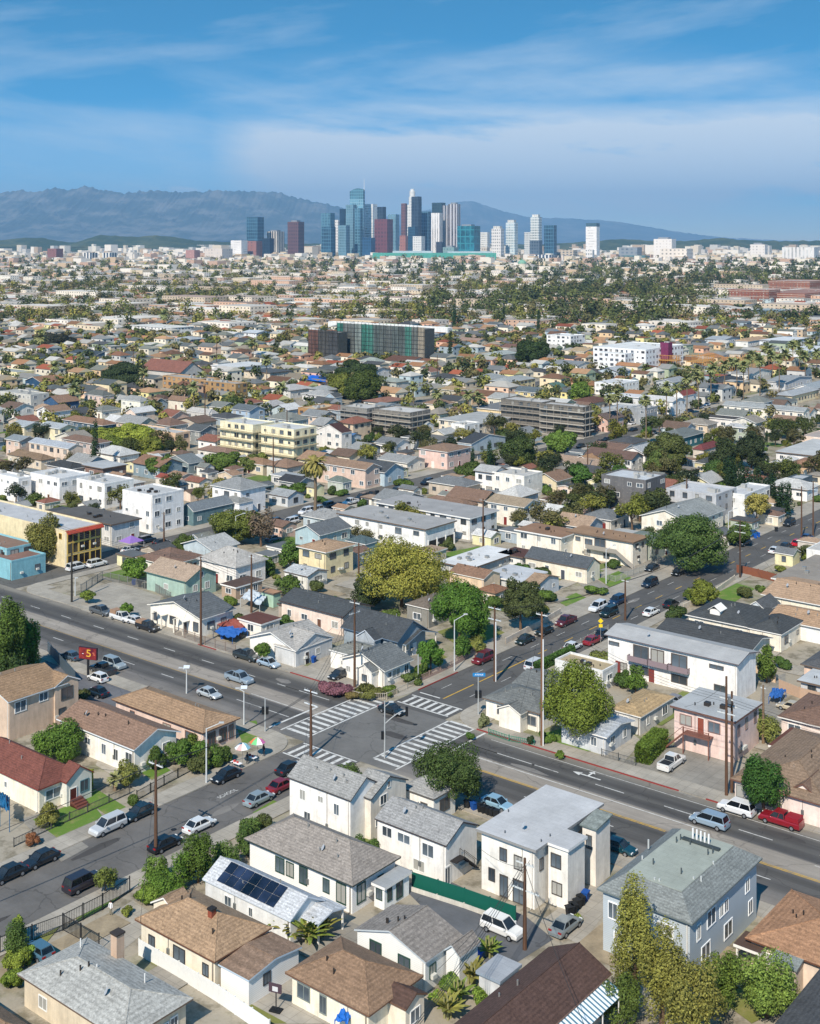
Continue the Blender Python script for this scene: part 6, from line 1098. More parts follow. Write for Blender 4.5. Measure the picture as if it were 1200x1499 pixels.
for a in ((693,1186,'1c4c94'),(684,1183,'26282a'),(702,1189,'1e2022'),(708,1191,'202224'),(714,1193,'1e2022'),(720,1195,'222426'),(726,1197,'202224')): bin_(*a,'in the row beside the olive-green tree')
for a in ((857,1318,'1c4c94'),(850,1325,'1e2022'),(845,1330,'222426'),(839,1336,'202224'),(834,1340,'222426')): bin_(*a,'at the base of the white apartment building',1.1)
for a in ((456,968,'1c4c94','at the drive of the white cross-gabled bungalow'),(459,970,'1c4c94','beside the other one at the white cross-gabled bungalow'),(196,856,'1c4c94','left of the aqua green house'),(205,859,'26282a','left of the aqua green house'),(212,861,'22342a','left of the aqua green house'),(1136,778,'26282a','on the far pavement of the north-east street'),(1105,788,'1c54a4','beside the light grey block'),(1110,786,'1c54a4','beside the light grey block'),(325,935,'1c54a4','in the blue tarpaulin yard'),(700,1410,'1c4ca4','beside the small blue-grey garage')): bin_(a[0],a[1],a[2],a[3])
def tarp(pts,h,hx,lab,nm='tarpaulin'):
    W=[PX(p[0],p[1],h) for p in pts]; c=W[0]; R=random.Random(len(lab)); (ax,ay),(bx,by),(dx,dy)=W[0],W[1],W[3]; m=MB(); n=10; vs=[]
    for i in range(n+1):
        for j in range(n+1):
            a,b=i/n,j/n; x=(1-a)*(1-b)*W[0][0]+a*(1-b)*W[1][0]+a*b*W[2][0]+(1-a)*b*W[3][0]; y=(1-a)*(1-b)*W[0][1]+a*(1-b)*W[1][1]+a*b*W[2][1]+(1-a)*b*W[3][1]; vs.append((x-c[0],y-c[1],h+R.uniform(-.25,.25)+.5*math.sin(a*3.1)*math.sin(b*3.1)))
    m.add(vs,[(i*(n+1)+j,(i+1)*(n+1)+j,(i+1)*(n+1)+j+1,i*(n+1)+j+1) for i in range(n) for j in range(n)]); m.add([(x,y,z-.06) for x,y,z in vs],[(i*(n+1)+j,i*(n+1)+j+1,(i+1)*(n+1)+j+1,(i+1)*(n+1)+j) for i in range(n) for j in range(n)])
    for w in W: m.tube((w[0]-c[0],w[1]-c[1],0),(w[0]-c[0],w[1]-c[1],h),.05,n=5)
    tag(m.obj(nm,M('paint',hx),None,(c[0],c[1],0)),lab,nm)
tarp([(312,925),(340,934),(362,922),(332,913)],1.3,'2c5ca0','crumpled blue tarpaulin in the yard beside the dark pole'); tarp([(318,914),(352,922),(366,912),(335,904)],1.5,'84463c','red cover behind the blue tarpaulin'); tarp([(440,555),(476,560),(478,545),(450,540)],4.,'1a62c4','bright blue tarpaulin over a far roof'); tarp([(352,875),(380,885),(392,872),(365,862)],2.,'b8c0c4','pale cover over the cluttered back yard'); tarp([(0,1180),(14,1188),(14,1166),(0,1160)],2.6,'1c5c84','blue cover cut by the left edge beside the red-roofed bungalow'); tarp([(490,1492),(508,1499),(520,1480),(500,1474)],1.6,'1c64b8','blue covered pile against the cream bungalow wall'); tarp([(1125,1019),(1142,1022),(1150,1010),(1130,1008)],1.3,'2c5c9c','blue covered trailer right of the long white balcony apartments')
def canopy(px,py,h,w,hx,lab):
    X,Y=PX(px,py); r=mk('canopy_tent',None,None,(X,Y,0),-TH); tag(r,lab,'canopy tent'); m=MB(); w/=2; m.add([(-w,-w,h),(w,-w,h),(w,w,h),(-w,w,h),(0,0,h+1.3)],[(0,1,4),(1,2,4),(2,3,4),(3,0,4)]); m.obj('canopy',M('paint',hx),r); m=MB()
    for a in(-1,1):
        for b in(-1,1): m.tube((a*w*.97,b*w*.97,0),(a*w*.97,b*w*.97,h),.04,n=5)
    m.obj('frame',M('paint','c8c8c8'),r)
canopy(192,806,2.4,4.4,'8c6cb0','purple pop-up canopy tent beside the grey flat-roofed building')
def parasol(px,py,yt,wpx,cols,lab):
    X,Y,H=zh(px,py,yt); s=FX/Y; r_=wpx/2/s; rt=mk('parasol',None,None,(X,Y,0.13)); tag(rt,lab,'parasol','striped parasols'); m=MB(); n=len(cols)
    for i in range(n):
        a0,a1=2*math.pi*i/n,2*math.pi*(i+1)/n; z0=H-.75; m.add([(math.cos(a0)*r_,math.sin(a0)*r_,z0),(math.cos(a1)*r_,math.sin(a1)*r_,z0),(math.cos(a1)*r_*.55,math.sin(a1)*r_*.55,H-.28),(math.cos(a0)*r_*.55,math.sin(a0)*r_*.55,H-.28),(0,0,H)],[(0,1,2,3),(3,2,4)],i)
    m.obj('canopy',[M('paint',c) for c in cols],rt); p=MB(); p.tube((0,0,0),(0,0,H),.03,n=6); p.obj('pole',M('metal','a0a0a0'),rt)
parasol(355,1122,1088,24,['e8e8e4','d88c84','e8e8e4','8cc4c0','ecece8','d4a4a0','e8e8e4','8cbcc8'],'white and pastel striped parasol at the food stall, the left one'); parasol(377,1110,1080,24,['d8dc6c','e0605c','5ca4d4','e8e4dc','d87c4c','6cbc7c','e8e8e0','c86ca0'],'rainbow striped parasol at the food stall, the right one')
def table(px,py,lab):
    X,Y=PX(px,py); r=mk('folding_table',None,None,(X,Y,.13),-TH); tag(r,lab,'table','food stall tables'); m=MB(); m.box(-.9,.9,-.38,.38,.72,.76); m.obj('tabletop',M('paint','e8e8e8'),r)
    for a in(-.8,.8):
        for b in(-.3,.3): q=MB(); q.box(a-.02,a+.02,b-.02,b+.02,0,.72); q.obj('leg',M('paint','8c8c8c'),r)
    q=MB(); q.box(-.5,-.2,-.15,.15,.76,1.0); q.box(.1,.35,-.1,.12,.76,.95); q.obj('wares',M('paint','c04c44'),r)
table(346,1125,'white folding table under the left parasol'); table(368,1116,'white folding table under the right parasol')
skin_person(362,1120,'26282e','person in dark clothes standing between the two parasols',.13,face=.5); skin_person(386,1108,'3a2c34','person in dark clothes standing right of the rainbow parasol',.13,face=2.5); skin_person(340,1130,'6c6c70','person in grey seated at the left folding table',.13,'sit',face=-1.2)
skin_person(162,1341,'e4e4e4','person dressed in white standing inside the iron fence at bottom left',0,face=2.8,H=1.75)
X,Y,H=zh(404,1480,1438); r=mk('basketball_hoop',None,None,(X,Y,0),-TH+.3); tag(r,'portable basketball hoop on the concrete drive, bottom centre','basketball hoop'); m=MB(); m.box(-.6,.6,-.4,.4,0,.18); m.obj('base',M('paint','1e2022'),r); m=MB(); m.tube((0,0,.1),(0,0,H-.5),.06,n=6); m.obj('post',M('paint','2a2c30'),r); m=MB(); m.box(-.7,.7,-.2,-.14,H-.9,H); m.obj('backboard',M('paint','4c3c44'),r); m=MB(); m.box(-.3,.3,-.22,-.2,H-.75,H-.3); m.obj('target_square',M('paint','c8c8c8'),r)
# ================================================================ generated neighbourhood that fills the grid
GR=random.Random(42)
def clus(X,Y): return .5+.25*math.sin(X*.021+1.3*math.sin(Y*.011))+.25*math.sin(Y*.017+X*.009+2*math.sin(X*.006))
def skipt(px,py):
    if px>1045 and 424<py<473: return GR.random()<.93
    if 945<px<1115 and 512<py<548: return True
    return False
def clash(X,Y,r):
    u,v=toUV(X,Y)
    for fx,fy,a,b in FOOT+KEEP:
        if abs(fx-X)>45 or abs(fy-Y)>45: continue
        fu,fv=toUV(fx,fy)
        if abs(fu-u)<a+r and abs(fv-v)<b+r: return True
    return False
STREETS=[-124,-240.5,-360,-477,-593,-710,-826,-942,-1058,-1174,20,136,252,368,484,600]
def onroad(u,v):
    for s in STREETS:
        if abs(u-s)<8.5: return True
    return VS-4<v<VN+4 or abs(v-645)<8 or abs(v-845)<8
RC_=['8c8f90','a3a6a6','7a7f82','6b7176','4b4f54','8f6d52','9c7658','7c5c4a','a4866a','b4b6b4','8a8478','6f5646','5c6468','91543f','bfc2c2','747a74']
WC_=['ece8dc','f0f0ee','e4d8bc','dcc4a4','e8ccb8','c8ccd0','e4dfa8','b4c8d4','d8d4c8','c4b4a0','a8b8a4','e8e0d0','f0ece0','ccc4b8','e0b8a4','9cb0c0']
# individuals up to the cap, nearest first
cand=[]
for s in STREETS:
    for du in (-42,-20,20,42):
        v=160.
        while v<1200:
            v+=GR.uniform(12,16.5); u=s+du+GR.uniform(-3,3); X,Y=toXY(u,v)
            if Y<190: continue
            px,py=pix(X,Y,3)
            if not(-25<px<1225) or onroad(u,v) or (px<290 and 700<pix(X,Y)[1]<800): continue
            cand.append((Y,X,u,v,abs(du)<30))
cand.sort()
nb=sum(1 for o in scn.objects if o.get('category') and o.type=='EMPTY' and o.get('group')=='buildings of the neighbourhood')
FAR=[]
for Y,X,u,v,front in cand:
    a=GR.uniform(10,15) if front else GR.uniform(7,11); b=GR.uniform(8.5,11.5); two=GR.random()<.22; h=GR.uniform(5.6,6.4) if two else GR.uniform(3.,3.8)
    ty=GR.choice(['hip','hip','gu','gu','gv','slab' if two else 'hip','gu']); rise=GR.uniform(1.3,2.4) if ty!='slab' else .3
    if not front and Y<420 and GR.random()<.4: continue
    if clash(X,Y,4.6 if Y<700 else 4.): continue
    rc,wc=GR.choice(RC_),GR.choice(WC_)
    if nb<294: B(0,0,0,0,h,ty,rise,rc,wc,xywh=(X,Y,a,b)); nb+=1
    else: FAR.append((X,Y,a,b,h,rise,rc,wc,ty))
print('individual buildings',nb,'far',len(FAR))
ns=0
for i in range(2500):   # back-yard sheds and garages
    Y=GR.uniform(285,430); X=GR.uniform(-.33,.33)*Y; u,v=toUV(X,Y)
    if ns>=130 or onroad(u,v) or clash(X,Y,3.6): continue
    px,py=pix(X,Y); 
    if py>1180 or (118<px<240 and 850<py<915) or (1000<px<1080 and 1060<py<1180): continue
    ns+=1; B(0,0,0,0,GR.uniform(2.4,2.9),GR.choice(['gu','slab','gv','hip']),GR.uniform(.6,1.1),GR.choice(RC_),GR.choice(WC_),xywh=(X,Y,GR.uniform(4,7.),GR.uniform(4,6.)),cat='shed',vents=False)
nb2=0
for i in range(3000):   # yard shrubs
    Y=GR.uniform(130,520)**1.; X=GR.uniform(-.33,.33)*Y; u,v=toUV(X,Y)
    if nb2>=210 or onroad(u,v) or clash(X,Y,.2): continue
    px,py=pix(X,Y)
    if (118<px<240 and 850<py<915) or (960<px<1080 and 1060<py<1180) or (590<px<900 and py>1250): continue
    nb2+=1; s_=(py-HY)/CH; w_=GR.uniform(1.6,4.4); bush(px,py,w_*s_,w_*s_*GR.uniform(.5,.9),GR.choice(['4e6a30','5c7434','6c7c38','44582c','7c8442','566034']),dens=.8)
# pale yard slabs and worn grass between the houses
YM=[M('concrete','a39d91'),M('concrete','8f8a80'),M('grass','6c7840'),M('grass','5c7434'),M('dirt','9a8c74')]; zz_=.06
for i in range(420):
    Y=GR.uniform(125,600); X=GR.uniform(-.33,.33)*Y; u,v=toUV(X,Y); a,b=GR.uniform(1.5,5),GR.uniform(2,8)
    if any(onroad(u+p,v+q) for p in(-a-2,a+2) for q in(-b-2,b+2)): continue
    px,py=pix(X,Y)
    if (118<px<240 and 850<py<915) or (900<px<1085 and 1060<py<1180) or (590<px<900 and py>1250): continue
    k=GR.choice([0,0,1,2,2,3,4] if Y>240 else [0,0,0,1,2,4]); m=MB(); m.add([(-a,-b,0),(a,-b,0),(a,b,0),(-a,b,0)],[(0,1,2,3)]); zz_+=.0003; o=m.obj(['yard_paving','yard_paving','garden_ground','lawn','garden_ground'][k],YM[k],None,(X,Y,zz_),-TH); o['kind']='structure'
# ---------------------------------------------------------------- generated trees
tc=[]
for i in range(6500):
    Y=GR.uniform(285,1500)**1.0; px=GR.uniform(-10,1210); X=(px-600)*Y/FX; u,v=toUV(X,Y)
    if GR.random()>min(1,.35+Y/1500): continue
    if onroad(u,v) or clash(X,Y,.6): continue
    py=HY+FX*CH/Y
    park=(px>800 and 385<py<500) or (px>480 and 440<py<470)
    if skipt(px,py) or GR.random()>clus(X,Y)*(.95 if park else 1.7): continue
    tc.append((Y,X,park))
tc.sort(); nt=len(TREES)+45; FT=[]
for Y,X,park in tc:
    r=GR.uniform(1.8,4.2)*(1.35 if park else 1); H=r*GR.uniform(1.7,2.3)
    if nt<298 and Y<760: nt+=1; k=('c',0) if GR.random()<.06 else ('r',GR.randrange(8)); ptree(X,Y,r if k[0]=='r' else 1.,H,k,['rounded green tree','spreading olive tree','dark green tree','bright green tree','dull olive tree','deep green tree','yellow-green tree','grey-green tree'][k[1]] if k[0]=='r' else 'narrow dark conifer')
    else: FT.append((X,Y,r,H,park))
print('trees',nt,'far trees',len(FT))
# ================================================================ the far city as single meshes
def rgb(h): return np.array(lin(h))
TR=np.random.default_rng(7)
def far_houses(L,name,lab):
    V=[];C=[];F=[];n=0
    q=[]; qc=[]
    for X,Y,a,b,h,rise,rc,wc,ty in L:
        A,Bh=a/2,b/2; wcx=rgb(wc)*np.array([1.02,.96,.86,1]); rcx=rgb(rc)*TR.uniform(.7,1.1)*np.array([1.04,.97,.88,1]); rcx[3]=1
        def w(x,y,z): return (X+x*CT+y*ST,Y-x*ST+y*CT,z)
        o=.4 if ty!='flat' else 0; c=[(-A+o,-Bh+o),(A-o,-Bh+o),(A-o,Bh-o),(-A+o,Bh-o)]
        for i in range(4):
            p,r=c[i],c[(i+1)%4]; q+= [w(*p,0),w(*r,0),w(*r,h),w(*p,h)]; qc.append(wcx)
        if ty in('flat','slab'): q+=[w(-A,-Bh,h+.05),w(A,-Bh,h+.05),w(A,Bh,h+.05),w(-A,Bh,h+.05)]; qc.append(rcx)
        else:
            z=h+rise; d=A-Bh if ty=='hip' and A>Bh else (A if ty!='hip' else 0)
            e=[(-A,-Bh),(A,-Bh),(A,Bh),(-A,Bh)]
            q+=[w(-A,-Bh,h),w(A,-Bh,h),w(d,0,z),w(-d,0,z)]+[w(A,-Bh,h),w(A,Bh,h),w(d,0,z),w(d,0,z-.01)]+[w(A,Bh,h),w(-A,Bh,h),w(-d,0,z),w(d,0,z)]+[w(-A,Bh,h),w(-A,-Bh,h),w(-d,0,z),w(-d,0,z-.01)]
            cc=rcx if ty=='hip' else wcx; qc+=[rcx,cc,rcx,cc]
        if Y<2600:
            st=max(1,int(h/2.9)); dk=rgb('3a4048')
            for s in range(st):
                zc=(s+.55)*h/st
                for k in range(max(1,int(a/4.5))): x=-A+(k+.5)*a/max(1,int(a/4.5)); q+=[w(x-.7,-Bh+o-.04,zc-.6),w(x+.7,-Bh+o-.04,zc-.6),w(x+.7,-Bh+o-.04,zc+.6),w(x-.7,-Bh+o-.04,zc+.6)]; qc.append(dk)
                for k in range(max(1,int(b/4.5))): y=-Bh+(k+.5)*b/max(1,int(b/4.5)); q+=[w(A-o+.04,y-.7,zc-.6),w(A-o+.04,y+.7,zc-.6),w(A-o+.04,y+.7,zc+.6),w(A-o+.04,y-.7,zc+.6)]; qc.append(dk)
    o=mk(name,quadmesh(name,np.array(q),M('vcol'),np.array(qc))); o['kind']='stuff'; o['label']=lab
# further out: cheap scatter of houses and larger pale blocks
for i in range(15500):
    t_=GR.random(); Y=1/(1/1050.*(1-t_)+1/7200.*t_) if GR.random()<.45 else GR.uniform(1000,6500)
    px=GR.uniform(-15,1215); X=(px-600)*Y/FX; u,v=toUV(X,Y); v=round(v/15)*15+GR.uniform(-2,2); X,Y=toXY(u,v)
    py=HY+FX*CH/Y
    if Y<1000 or (px>790 and 388<py<470 and GR.random()<.42): continue
    if Y<1200 and clash(X,Y,6): continue
    far=(Y-1000)/5500
    if GR.random()<.05+.32*max(0,far): s=GR.uniform(1.4,3.2); FAR.append((X,Y,14*s,11*s,GR.uniform(5,9)+GR.random()**3*28*far,0,GR.choice(['c8c8c4','b8b8b4','d8d8d4','a8a49c']),GR.choice(['e8e4dc','d8ccb8','ece8e4','c8b49c','dcd8d4','c4a898']),'flat'))
    else: FAR.append((X,Y,GR.uniform(10,16),GR.uniform(9,12),GR.choice([3.3,3.5,3.7,6.2]),GR.uniform(1.3,2.4),GR.choice(RC_),GR.choice(WC_),GR.choice(['hip','gu','gu','hip','slab'])))
for i in range(170):   # long commercial roofs among the trees
    py=GR.uniform(388,470); Y=FX*CH/(py-HY); px=GR.uniform(0,1200); X=(px-600)*Y/FX; u,v=toUV(X,Y)
    if Y<1150: continue
    FAR.append((X,Y,GR.uniform(35,90),GR.uniform(16,40),GR.uniform(5,14),0,GR.choice(['c8c8c4','d8d8d4','b4a89c','a8968c']),GR.choice(['e8e4dc','e4dcd0','ecece8','d8b8a4','c4b8a8']),'flat'))
for i in range(2600):
    Y=GR.uniform(6300,10500); px=GR.uniform(-15,1215); X=(px-600)*Y/FX; s=GR.uniform(1.5,5); FAR.append((X,Y,14*s,11*s,GR.uniform(6,14)+GR.random()**4*50,0,'b8b8b4',GR.choice(['e4e0d8','d8d0c4','c8c8c8','b8a898','ece8e4']),'flat'))
far_houses(FAR,'far_houses','mass of small far houses and pale blocks spreading toward the skyline')
# far trees
g=np.random.default_rng(21); P=[];NN=[];S=[];CC=[]
tcol=np.array([lin(c) for c in ('525a30','626634','464e2c','7a7a3c','625e3a','3c4628','86803e','6e6640')])
def addtree(X,Y,r,H,n,lf,ci):
    k=5; cc=g.normal(size=(k,3)); cc/=np.linalg.norm(cc,axis=1)[:,None]; cc*=.5; idx=g.integers(0,k,n); d=g.normal(size=(n,3)); d/=np.linalg.norm(d,axis=1)[:,None]
    p=cc[idx]+d*g.uniform(.35,.6,n)[:,None]; nn=d+p*.5+np.array([0,0,.3]); p=p*np.array([r,r,H*.45])+np.array([X,Y,H*.55]); P.append(p); NN.append(nn); S.append(np.full(n,lf)); CC.append(np.clip(tcol[ci][None,:]*g.uniform(.6,1.5,n)[:,None],0,1))
for X,Y,r,H,park in FT: addtree(X,Y,r*1.1,H,110 if Y<1000 else 70,.0019*Y*.55+.15,g.integers(0,8))
for i in range(13000):
    t_=GR.random(); Y=1/(1/1050.*(1-t_)+1/6800.*t_); px=GR.uniform(-15,1215); X=(px-600)*Y/FX; py=HY+FX*CH/Y
    park=(px>790 and 386<py<480) or (620<px<800 and 440<py<470) or (450<px<820 and 384<py<412)
    if skipt(px,py) or GR.random()>clus(X*.6,Y*.6)*(.62 if park else .95)*(.6 if Y<1500 else 1): continue
    r=GR.uniform(2.4,6.2)*(1.35 if park else 1.)*(1+Y/6000); addtree(X,Y,r,r*GR.uniform(1.9,2.8),110 if Y<1900 else (60 if Y<3000 else 30),r*(.17 if Y<1900 else .22 if Y<3000 else .3),g.choice([0,2,5,4,1]) if park else g.integers(0,8))
for i in range(520):
    py=GR.uniform(396,476); px=GR.uniform(800,1210) ; Y=FX*CH/(py-HY); X=(px-600)*Y/FX
    if skipt(px,py) or GR.random()>clus(X,Y): continue
    r=GR.uniform(4.5,10)*(.8 if py>440 else 1); addtree(X,Y,r,r*GR.uniform(2.,2.8),170,r*.13,g.choice([0,2,5,4,1,3]))
p=np.vstack(P); nn=np.vstack(NN); nn+=g.normal(size=nn.shape)*.4; nn/=np.linalg.norm(nn,axis=1)[:,None]; s=np.concatenate(S)[:,None]*g.uniform(.6,1.3,(len(p),1)); cc=np.vstack(CC)
t1=np.cross(nn,g.normal(size=nn.shape)); t1/=np.linalg.norm(t1,axis=1)[:,None]; b1=np.cross(nn,t1)
o=mk('far_trees',quadmesh('far_trees',np.stack([p-t1*s,p-b1*s*.7,p+t1*s,p+b1*s*.7],1).reshape(-1,3),M('vcol'),cc)); o['kind']='stuff'; o['label']='mass of far tree crowns between the distant houses'
# ================================================================ skyline towers  (x0,x1,top row,distance,material,label[,cap])
def tower(x0,x1,yt,Y,mt,lab,cap=None,rot=None,dep=.8,yb=None):
    X=((x0+x1)/2-600)*Y/FX; W=(x1-x0)*Y/FX; H=CH+(HY-yt)*Y/FX; r=mk('office_tower',None,None,(X,Y,0),-.5 if rot is None else rot); tag(r,lab,'office tower','towers of the downtown skyline')
    ro=abs(r.rotation_euler.z); k=W/(math.cos(ro)+dep*math.sin(ro)); a,b=k/2,k*dep/2; m=MB(); m.box(-a,a,-b,b,0,H); m.obj('facade',M('tower',mt),r)
    if cap=='crown': q=MB(); q.box(-a*.7,a*.7,-b*.7,b*.7,H,H+12); q.obj('roof_crown',M('tower','d8d4cc,a8a8a0,8,0,.5'),r)
    elif cap=='plant': q=MB(); q.box(-a*.6,a*.5,-b*.6,b*.6,H,H+7); q.obj('roof_plant',M('paint','8c9094'),r)
    elif cap=='glass': q=MB(); q.box(-a*.98,a*.98,-b*.98,b*.98,H,H+16); q.obj('roof_crown',M('tower','4c6c7c,2c4c5c,9,0,.5'),r)
    return r,a,b,H
G1='5c8ca0,2c5c78,16,14,.72'; G2='4c7c98,1c4660,12,16,.8'; G3='6c94a4,3c6c84,10,12,.6'; DK='3c5064,1e2e40,14,16,.8'; BR='6c4a4c,402c34,12,16,.5'; WT='e4e0dc,8c9090,9,14,.5'; WS='ece8e4,a0a09c,12,0,.4'; TL='2c8c9c,0c6478,24,30,.85'; MR='7a4448,5c3038,16,18,.5'; BE='c8bcac,8c8478,10,14,.5'
TW=[(361,386,318,5900,G2,'teal glass twin-slab tower standing alone at the left of the skyline',None),(352,388,353,5700,'a0685c,7c5050,20,14,.4','low reddish block in front of the leftmost glass tower',None),(384,401,349,5650,'24384c,14283c,14,16,.7','low dark blue glass block right of the leftmost tower',None),(391,416,339,6000,'dcd4c8,5c5c58,14,0,.6','pale slab with dark vertical stripes behind the dark blue block','plant'),(421,445,325,5700,BR,'square brown tower between the glass slab and the main cluster','plant'),
(470,490,312,5900,G1,'grey-green glass tower at the left of the main cluster',None),(471,491,332,5600,G2,'shorter green glass tower before the left of the cluster',None),(497,508,306,6000,'1c3c54,12304a,12,14,.8','slim dark tower just left of the tallest glass tower',None),(488,498,322,6100,WT,'slim pale tower behind the green glass pair',None),(495,512,330,5600,G3,'pale blue glass residential tower at the cluster front',None),(506,522,300,5750,G3,'blue-green glass tower left-front of the tallest',None),(519,531,305,5700,G1,'glass slab directly below the tallest glass tower',None),
(531,552,299,6000,'ecece8,c4c4c0,0,12,.4','white stone tower right of the tallest glass tower',None),(551,565,303,6100,DK,'dark glass tower peeping behind the white stone tower',None),(548,575,321,5650,MR,'maroon stone tower in the middle of the cluster',None),(530,549,348,5550,'2c5c84,1c4468,12,14,.7','low blue glass block below the white stone tower',None),(568,584,314,6200,'6c94a8,4c7c94,14,16,.6','hazy blue tower behind the maroon one',None),(587,596,298,6100,'7c5450,583c40,12,14,.6','slim brown tower left of the stepped white skyscraper',None),(585,597,345,5600,'a86c60,8c5850,12,14,.4','low red-brown block at the foot of the slim brown tower',None),
(602,617,288,5800,DK,'black glass tower in front of the stepped white skyscraper',None),(597,612,332,5500,'2c5470,1c4058,10,12,.6','dark blue block at the base of the black glass tower',None),(604,622,346,5450,'dcdcd8,a0a4a4,9,10,.5','low white block at the base of the black glass tower',None),(616,631,310,5900,G2,'blue glass tower right of the black tower',None),(632,652,297,6050,'34505c,24404c,14,16,.7','dark slab with teal tint behind the white striped tower',None),(631,648,312,5700,WS,'white vertically striped tower',None),(647,660,301,5750,'b0b0b4,484c54,14,0,.5','grey and dark striped twin tower, the left one',None),(656,674,299,5700,'c0c0c4,5c5458,16,0,.5','grey and dark striped twin tower, the right one','plant'),
(638,650,354,5450,'3c4454,2c3444,10,12,.5','small dark block below the striped towers',None),(648,671,362,5350,'7c9c9c,5c8488,14,12,.5','low green-grey stepped block at the cluster front','plant'),(669,703,331,5500,TL,'broad bright teal glass block at the right of the cluster','plant'),(703,717,340,5900,'dcdcd8,b4b8b8,0,10,.3','plain white block right of the teal one',None),(719,738,335,5600,WT,'white balconied apartment tower, left of the right-hand group','crown'),(740,758,326,5700,'d4dcdc,7c9ca8,8,12,.6','pale glass apartment tower in the right-hand group','crown'),(767,781,340,5800,'ccd0d0,8c98a0,8,10,.5','pale shorter tower in the right-hand group',None),(776,793,318,5750,'d8dcd8,6c8088,8,12,.6','tallest pale tower of the right-hand group','crown'),(775,794,352,5500,'5c6c7c,34485c,12,14,.6','dark lower tower in front of the pale one',None),(796,815,330,5600,G2,'rounded dark glass tower at the end of the right-hand group',None),
(857,878,332,5500,'ece8e4,dcd8d4,0,12,.2','plain white slab tower alone on the right with a dark top band','glass'),(820,845,366,5000,'c4b49c,4c5058,16,10,.5','low pale building with dark window bays',None),(781,816,373,4700,'e4e4e0,2c3c54,14,0,.6','low white-framed dark glass building before the towers',None),(816,850,374,4700,'d8ccc0,3c4450,20,0,.5','long low tan building with dark bays',None),(857,870,366,4600,WT,'small white block below the plain white slab tower',None),(704,716,362,5200,BE,'low beige block below the plain white block',None),
(956,990,350,5200,'ece4dc,c8bcb0,14,12,.3','large white hospital-like block on the right horizon','plant'),(965,1015,364,4800,'e8dccc,8c8478,16,14,.4','long cream building with window rows on the right horizon',None),(1097,1124,358,5200,'e4dcd4,b0a8a0,14,12,.4','pale block group on the far right horizon','plant'),(1143,1200,362,4800,'e0dcd8,a8a8a4,14,0,.4','long white ribbed building at the right edge of the horizon',None),(905,940,362,5200,'8c949c,5c6c7c,20,14,.5','grey warehouse-like block on the right horizon',None),(912,952,374,4700,'5c8484,3c6468,20,12,.5','low teal-grey block on the right horizon',None),
(70,92,364,4700,'8c5c58,74484c,14,10,.4','reddish block on the left horizon',None),(72,95,378,4500,'dcd8d0,4c5c68,10,0,.5','pale ribbed block below the reddish one',None),(122,142,370,4500,'e4e0d8,24384c,14,0,.5','white block with two dark glass bays, left one',None),(150,171,370,4500,'dcdcd4,2c3c50,14,0,.5','white block with two dark glass bays, right one',None),(338,362,352,5600,'e8e4e0,d0ccc8,0,10,.2','small white block left of the glass twin-slab tower',None),(272,292,366,4900,'b4847c,a07470,14,12,.3','pinkish block left of the skyline',None),(300,340,364,4900,'d8ccc0,a8a098,14,12,.4','long cream block left of the skyline',None),(40,62,392,3600,'d8c498,b09c70,12,8,.3','yellowish block with a painted wall on the left',None),(312,350,390,3800,'4c5c64,2c3c48,14,8,.6','dark glass low block on the left',None),(281,303,391,3900,'6c8cac,8ca4b8,12,8,.5','pale blue low block on the left',None)]
for t_ in TW: tower(t_[0],t_[1],t_[2],t_[3],t_[4],t_[5],t_[6])
# tallest glass tower: curved sail top and spire
r,a,b,H=tower(512,534,292,5900,'7cacc0,3c7c98,9,14,.6','tallest glass tower with a curved sail top and a thin spire',rot=-.2,dep=.5); m=MB(); n=8; vs=[];
for i in range(n+1):
    x=-a+2*a*i/n; z=H+52*math.sin(math.pi*(.25+.4*i/n)); vs+=[(x,-b,H),(x,b,H),(x,-b,z),(x,b,z)]
fs=[]
for i in range(n): o=i*4; fs+=[(o,o+4,o+6,o+2),(o+1,o+3,o+7,o+5),(o+2,o+6,o+7,o+3)]
fs+=[(0,2,3,1),(n*4,n*4+1,n*4+3,n*4+2)]; m.add(vs,fs); m.obj('sail_crown',M('tower','5c94a8,2c6078,9,14,.7'),r); m=MB(); m.tube((a,0,H),(a,0,H+100),2.4,.8,6); m.obj('spire',M('paint','d8dce0'),r)
# stepped white skyscraper
r,a,b,H=tower(596,611,300,5950,'dcdcd8,98a0a4,9,14,.45','stepped white round-crowned skyscraper, the highest of the cluster',rot=-.2,dep=1.); m=MB(); m.tube((0,0,H),(0,0,H+38),a*.85,a*.85,14); m.tube((0,0,H+38),(0,0,H+66),a*.66,a*.66,14); m.tube((0,0,H+66),(0,0,H+76),a*.5,a*.45,14); m.obj('stepped_crown',M('tower','dcdcd8,98a0a4,9,14,.45'),r)
# convention hall, domed church
X,Y=(640-600)*5000/FX,5000.; r=mk('convention_hall',None,None,(X,Y,0),0); tag(r,'long low teal-green convention hall in front of the skyline','convention hall'); m=MB(); m.box(-260,235,-40,60,0,30); m.obj('hall',M('tower','4ca490,2c9484,14,12,.4'),r); m=MB(); m.box(-180,-20,-30,50,30,38); m.box(40,220,-30,50,30,36); m.obj('roof',M('membrane','b8c4c8'),r)
X,Y,H=(764-600)*2900/FX,2900.,0; r=mk('domed_church',None,None,(X,Y,0),-.3); tag(r,'cream church with a pale green dome among distant trees','church'); m=MB(); m.box(-18,18,-14,14,0,16); m.box(-26,-12,-10,10,0,11); m.box(12,28,-10,10,0,11); m.tube((0,0,16),(0,0,24),10,10,14); m.obj('wall',M('stucco','dcd4c0'),r); m=MB(); m.dome((0,0,24),10.5,9,14,4); m.tube((0,0,33),(0,0,37),1.2,.6,6); m.obj('dome',M('paint','7ca890'),r)
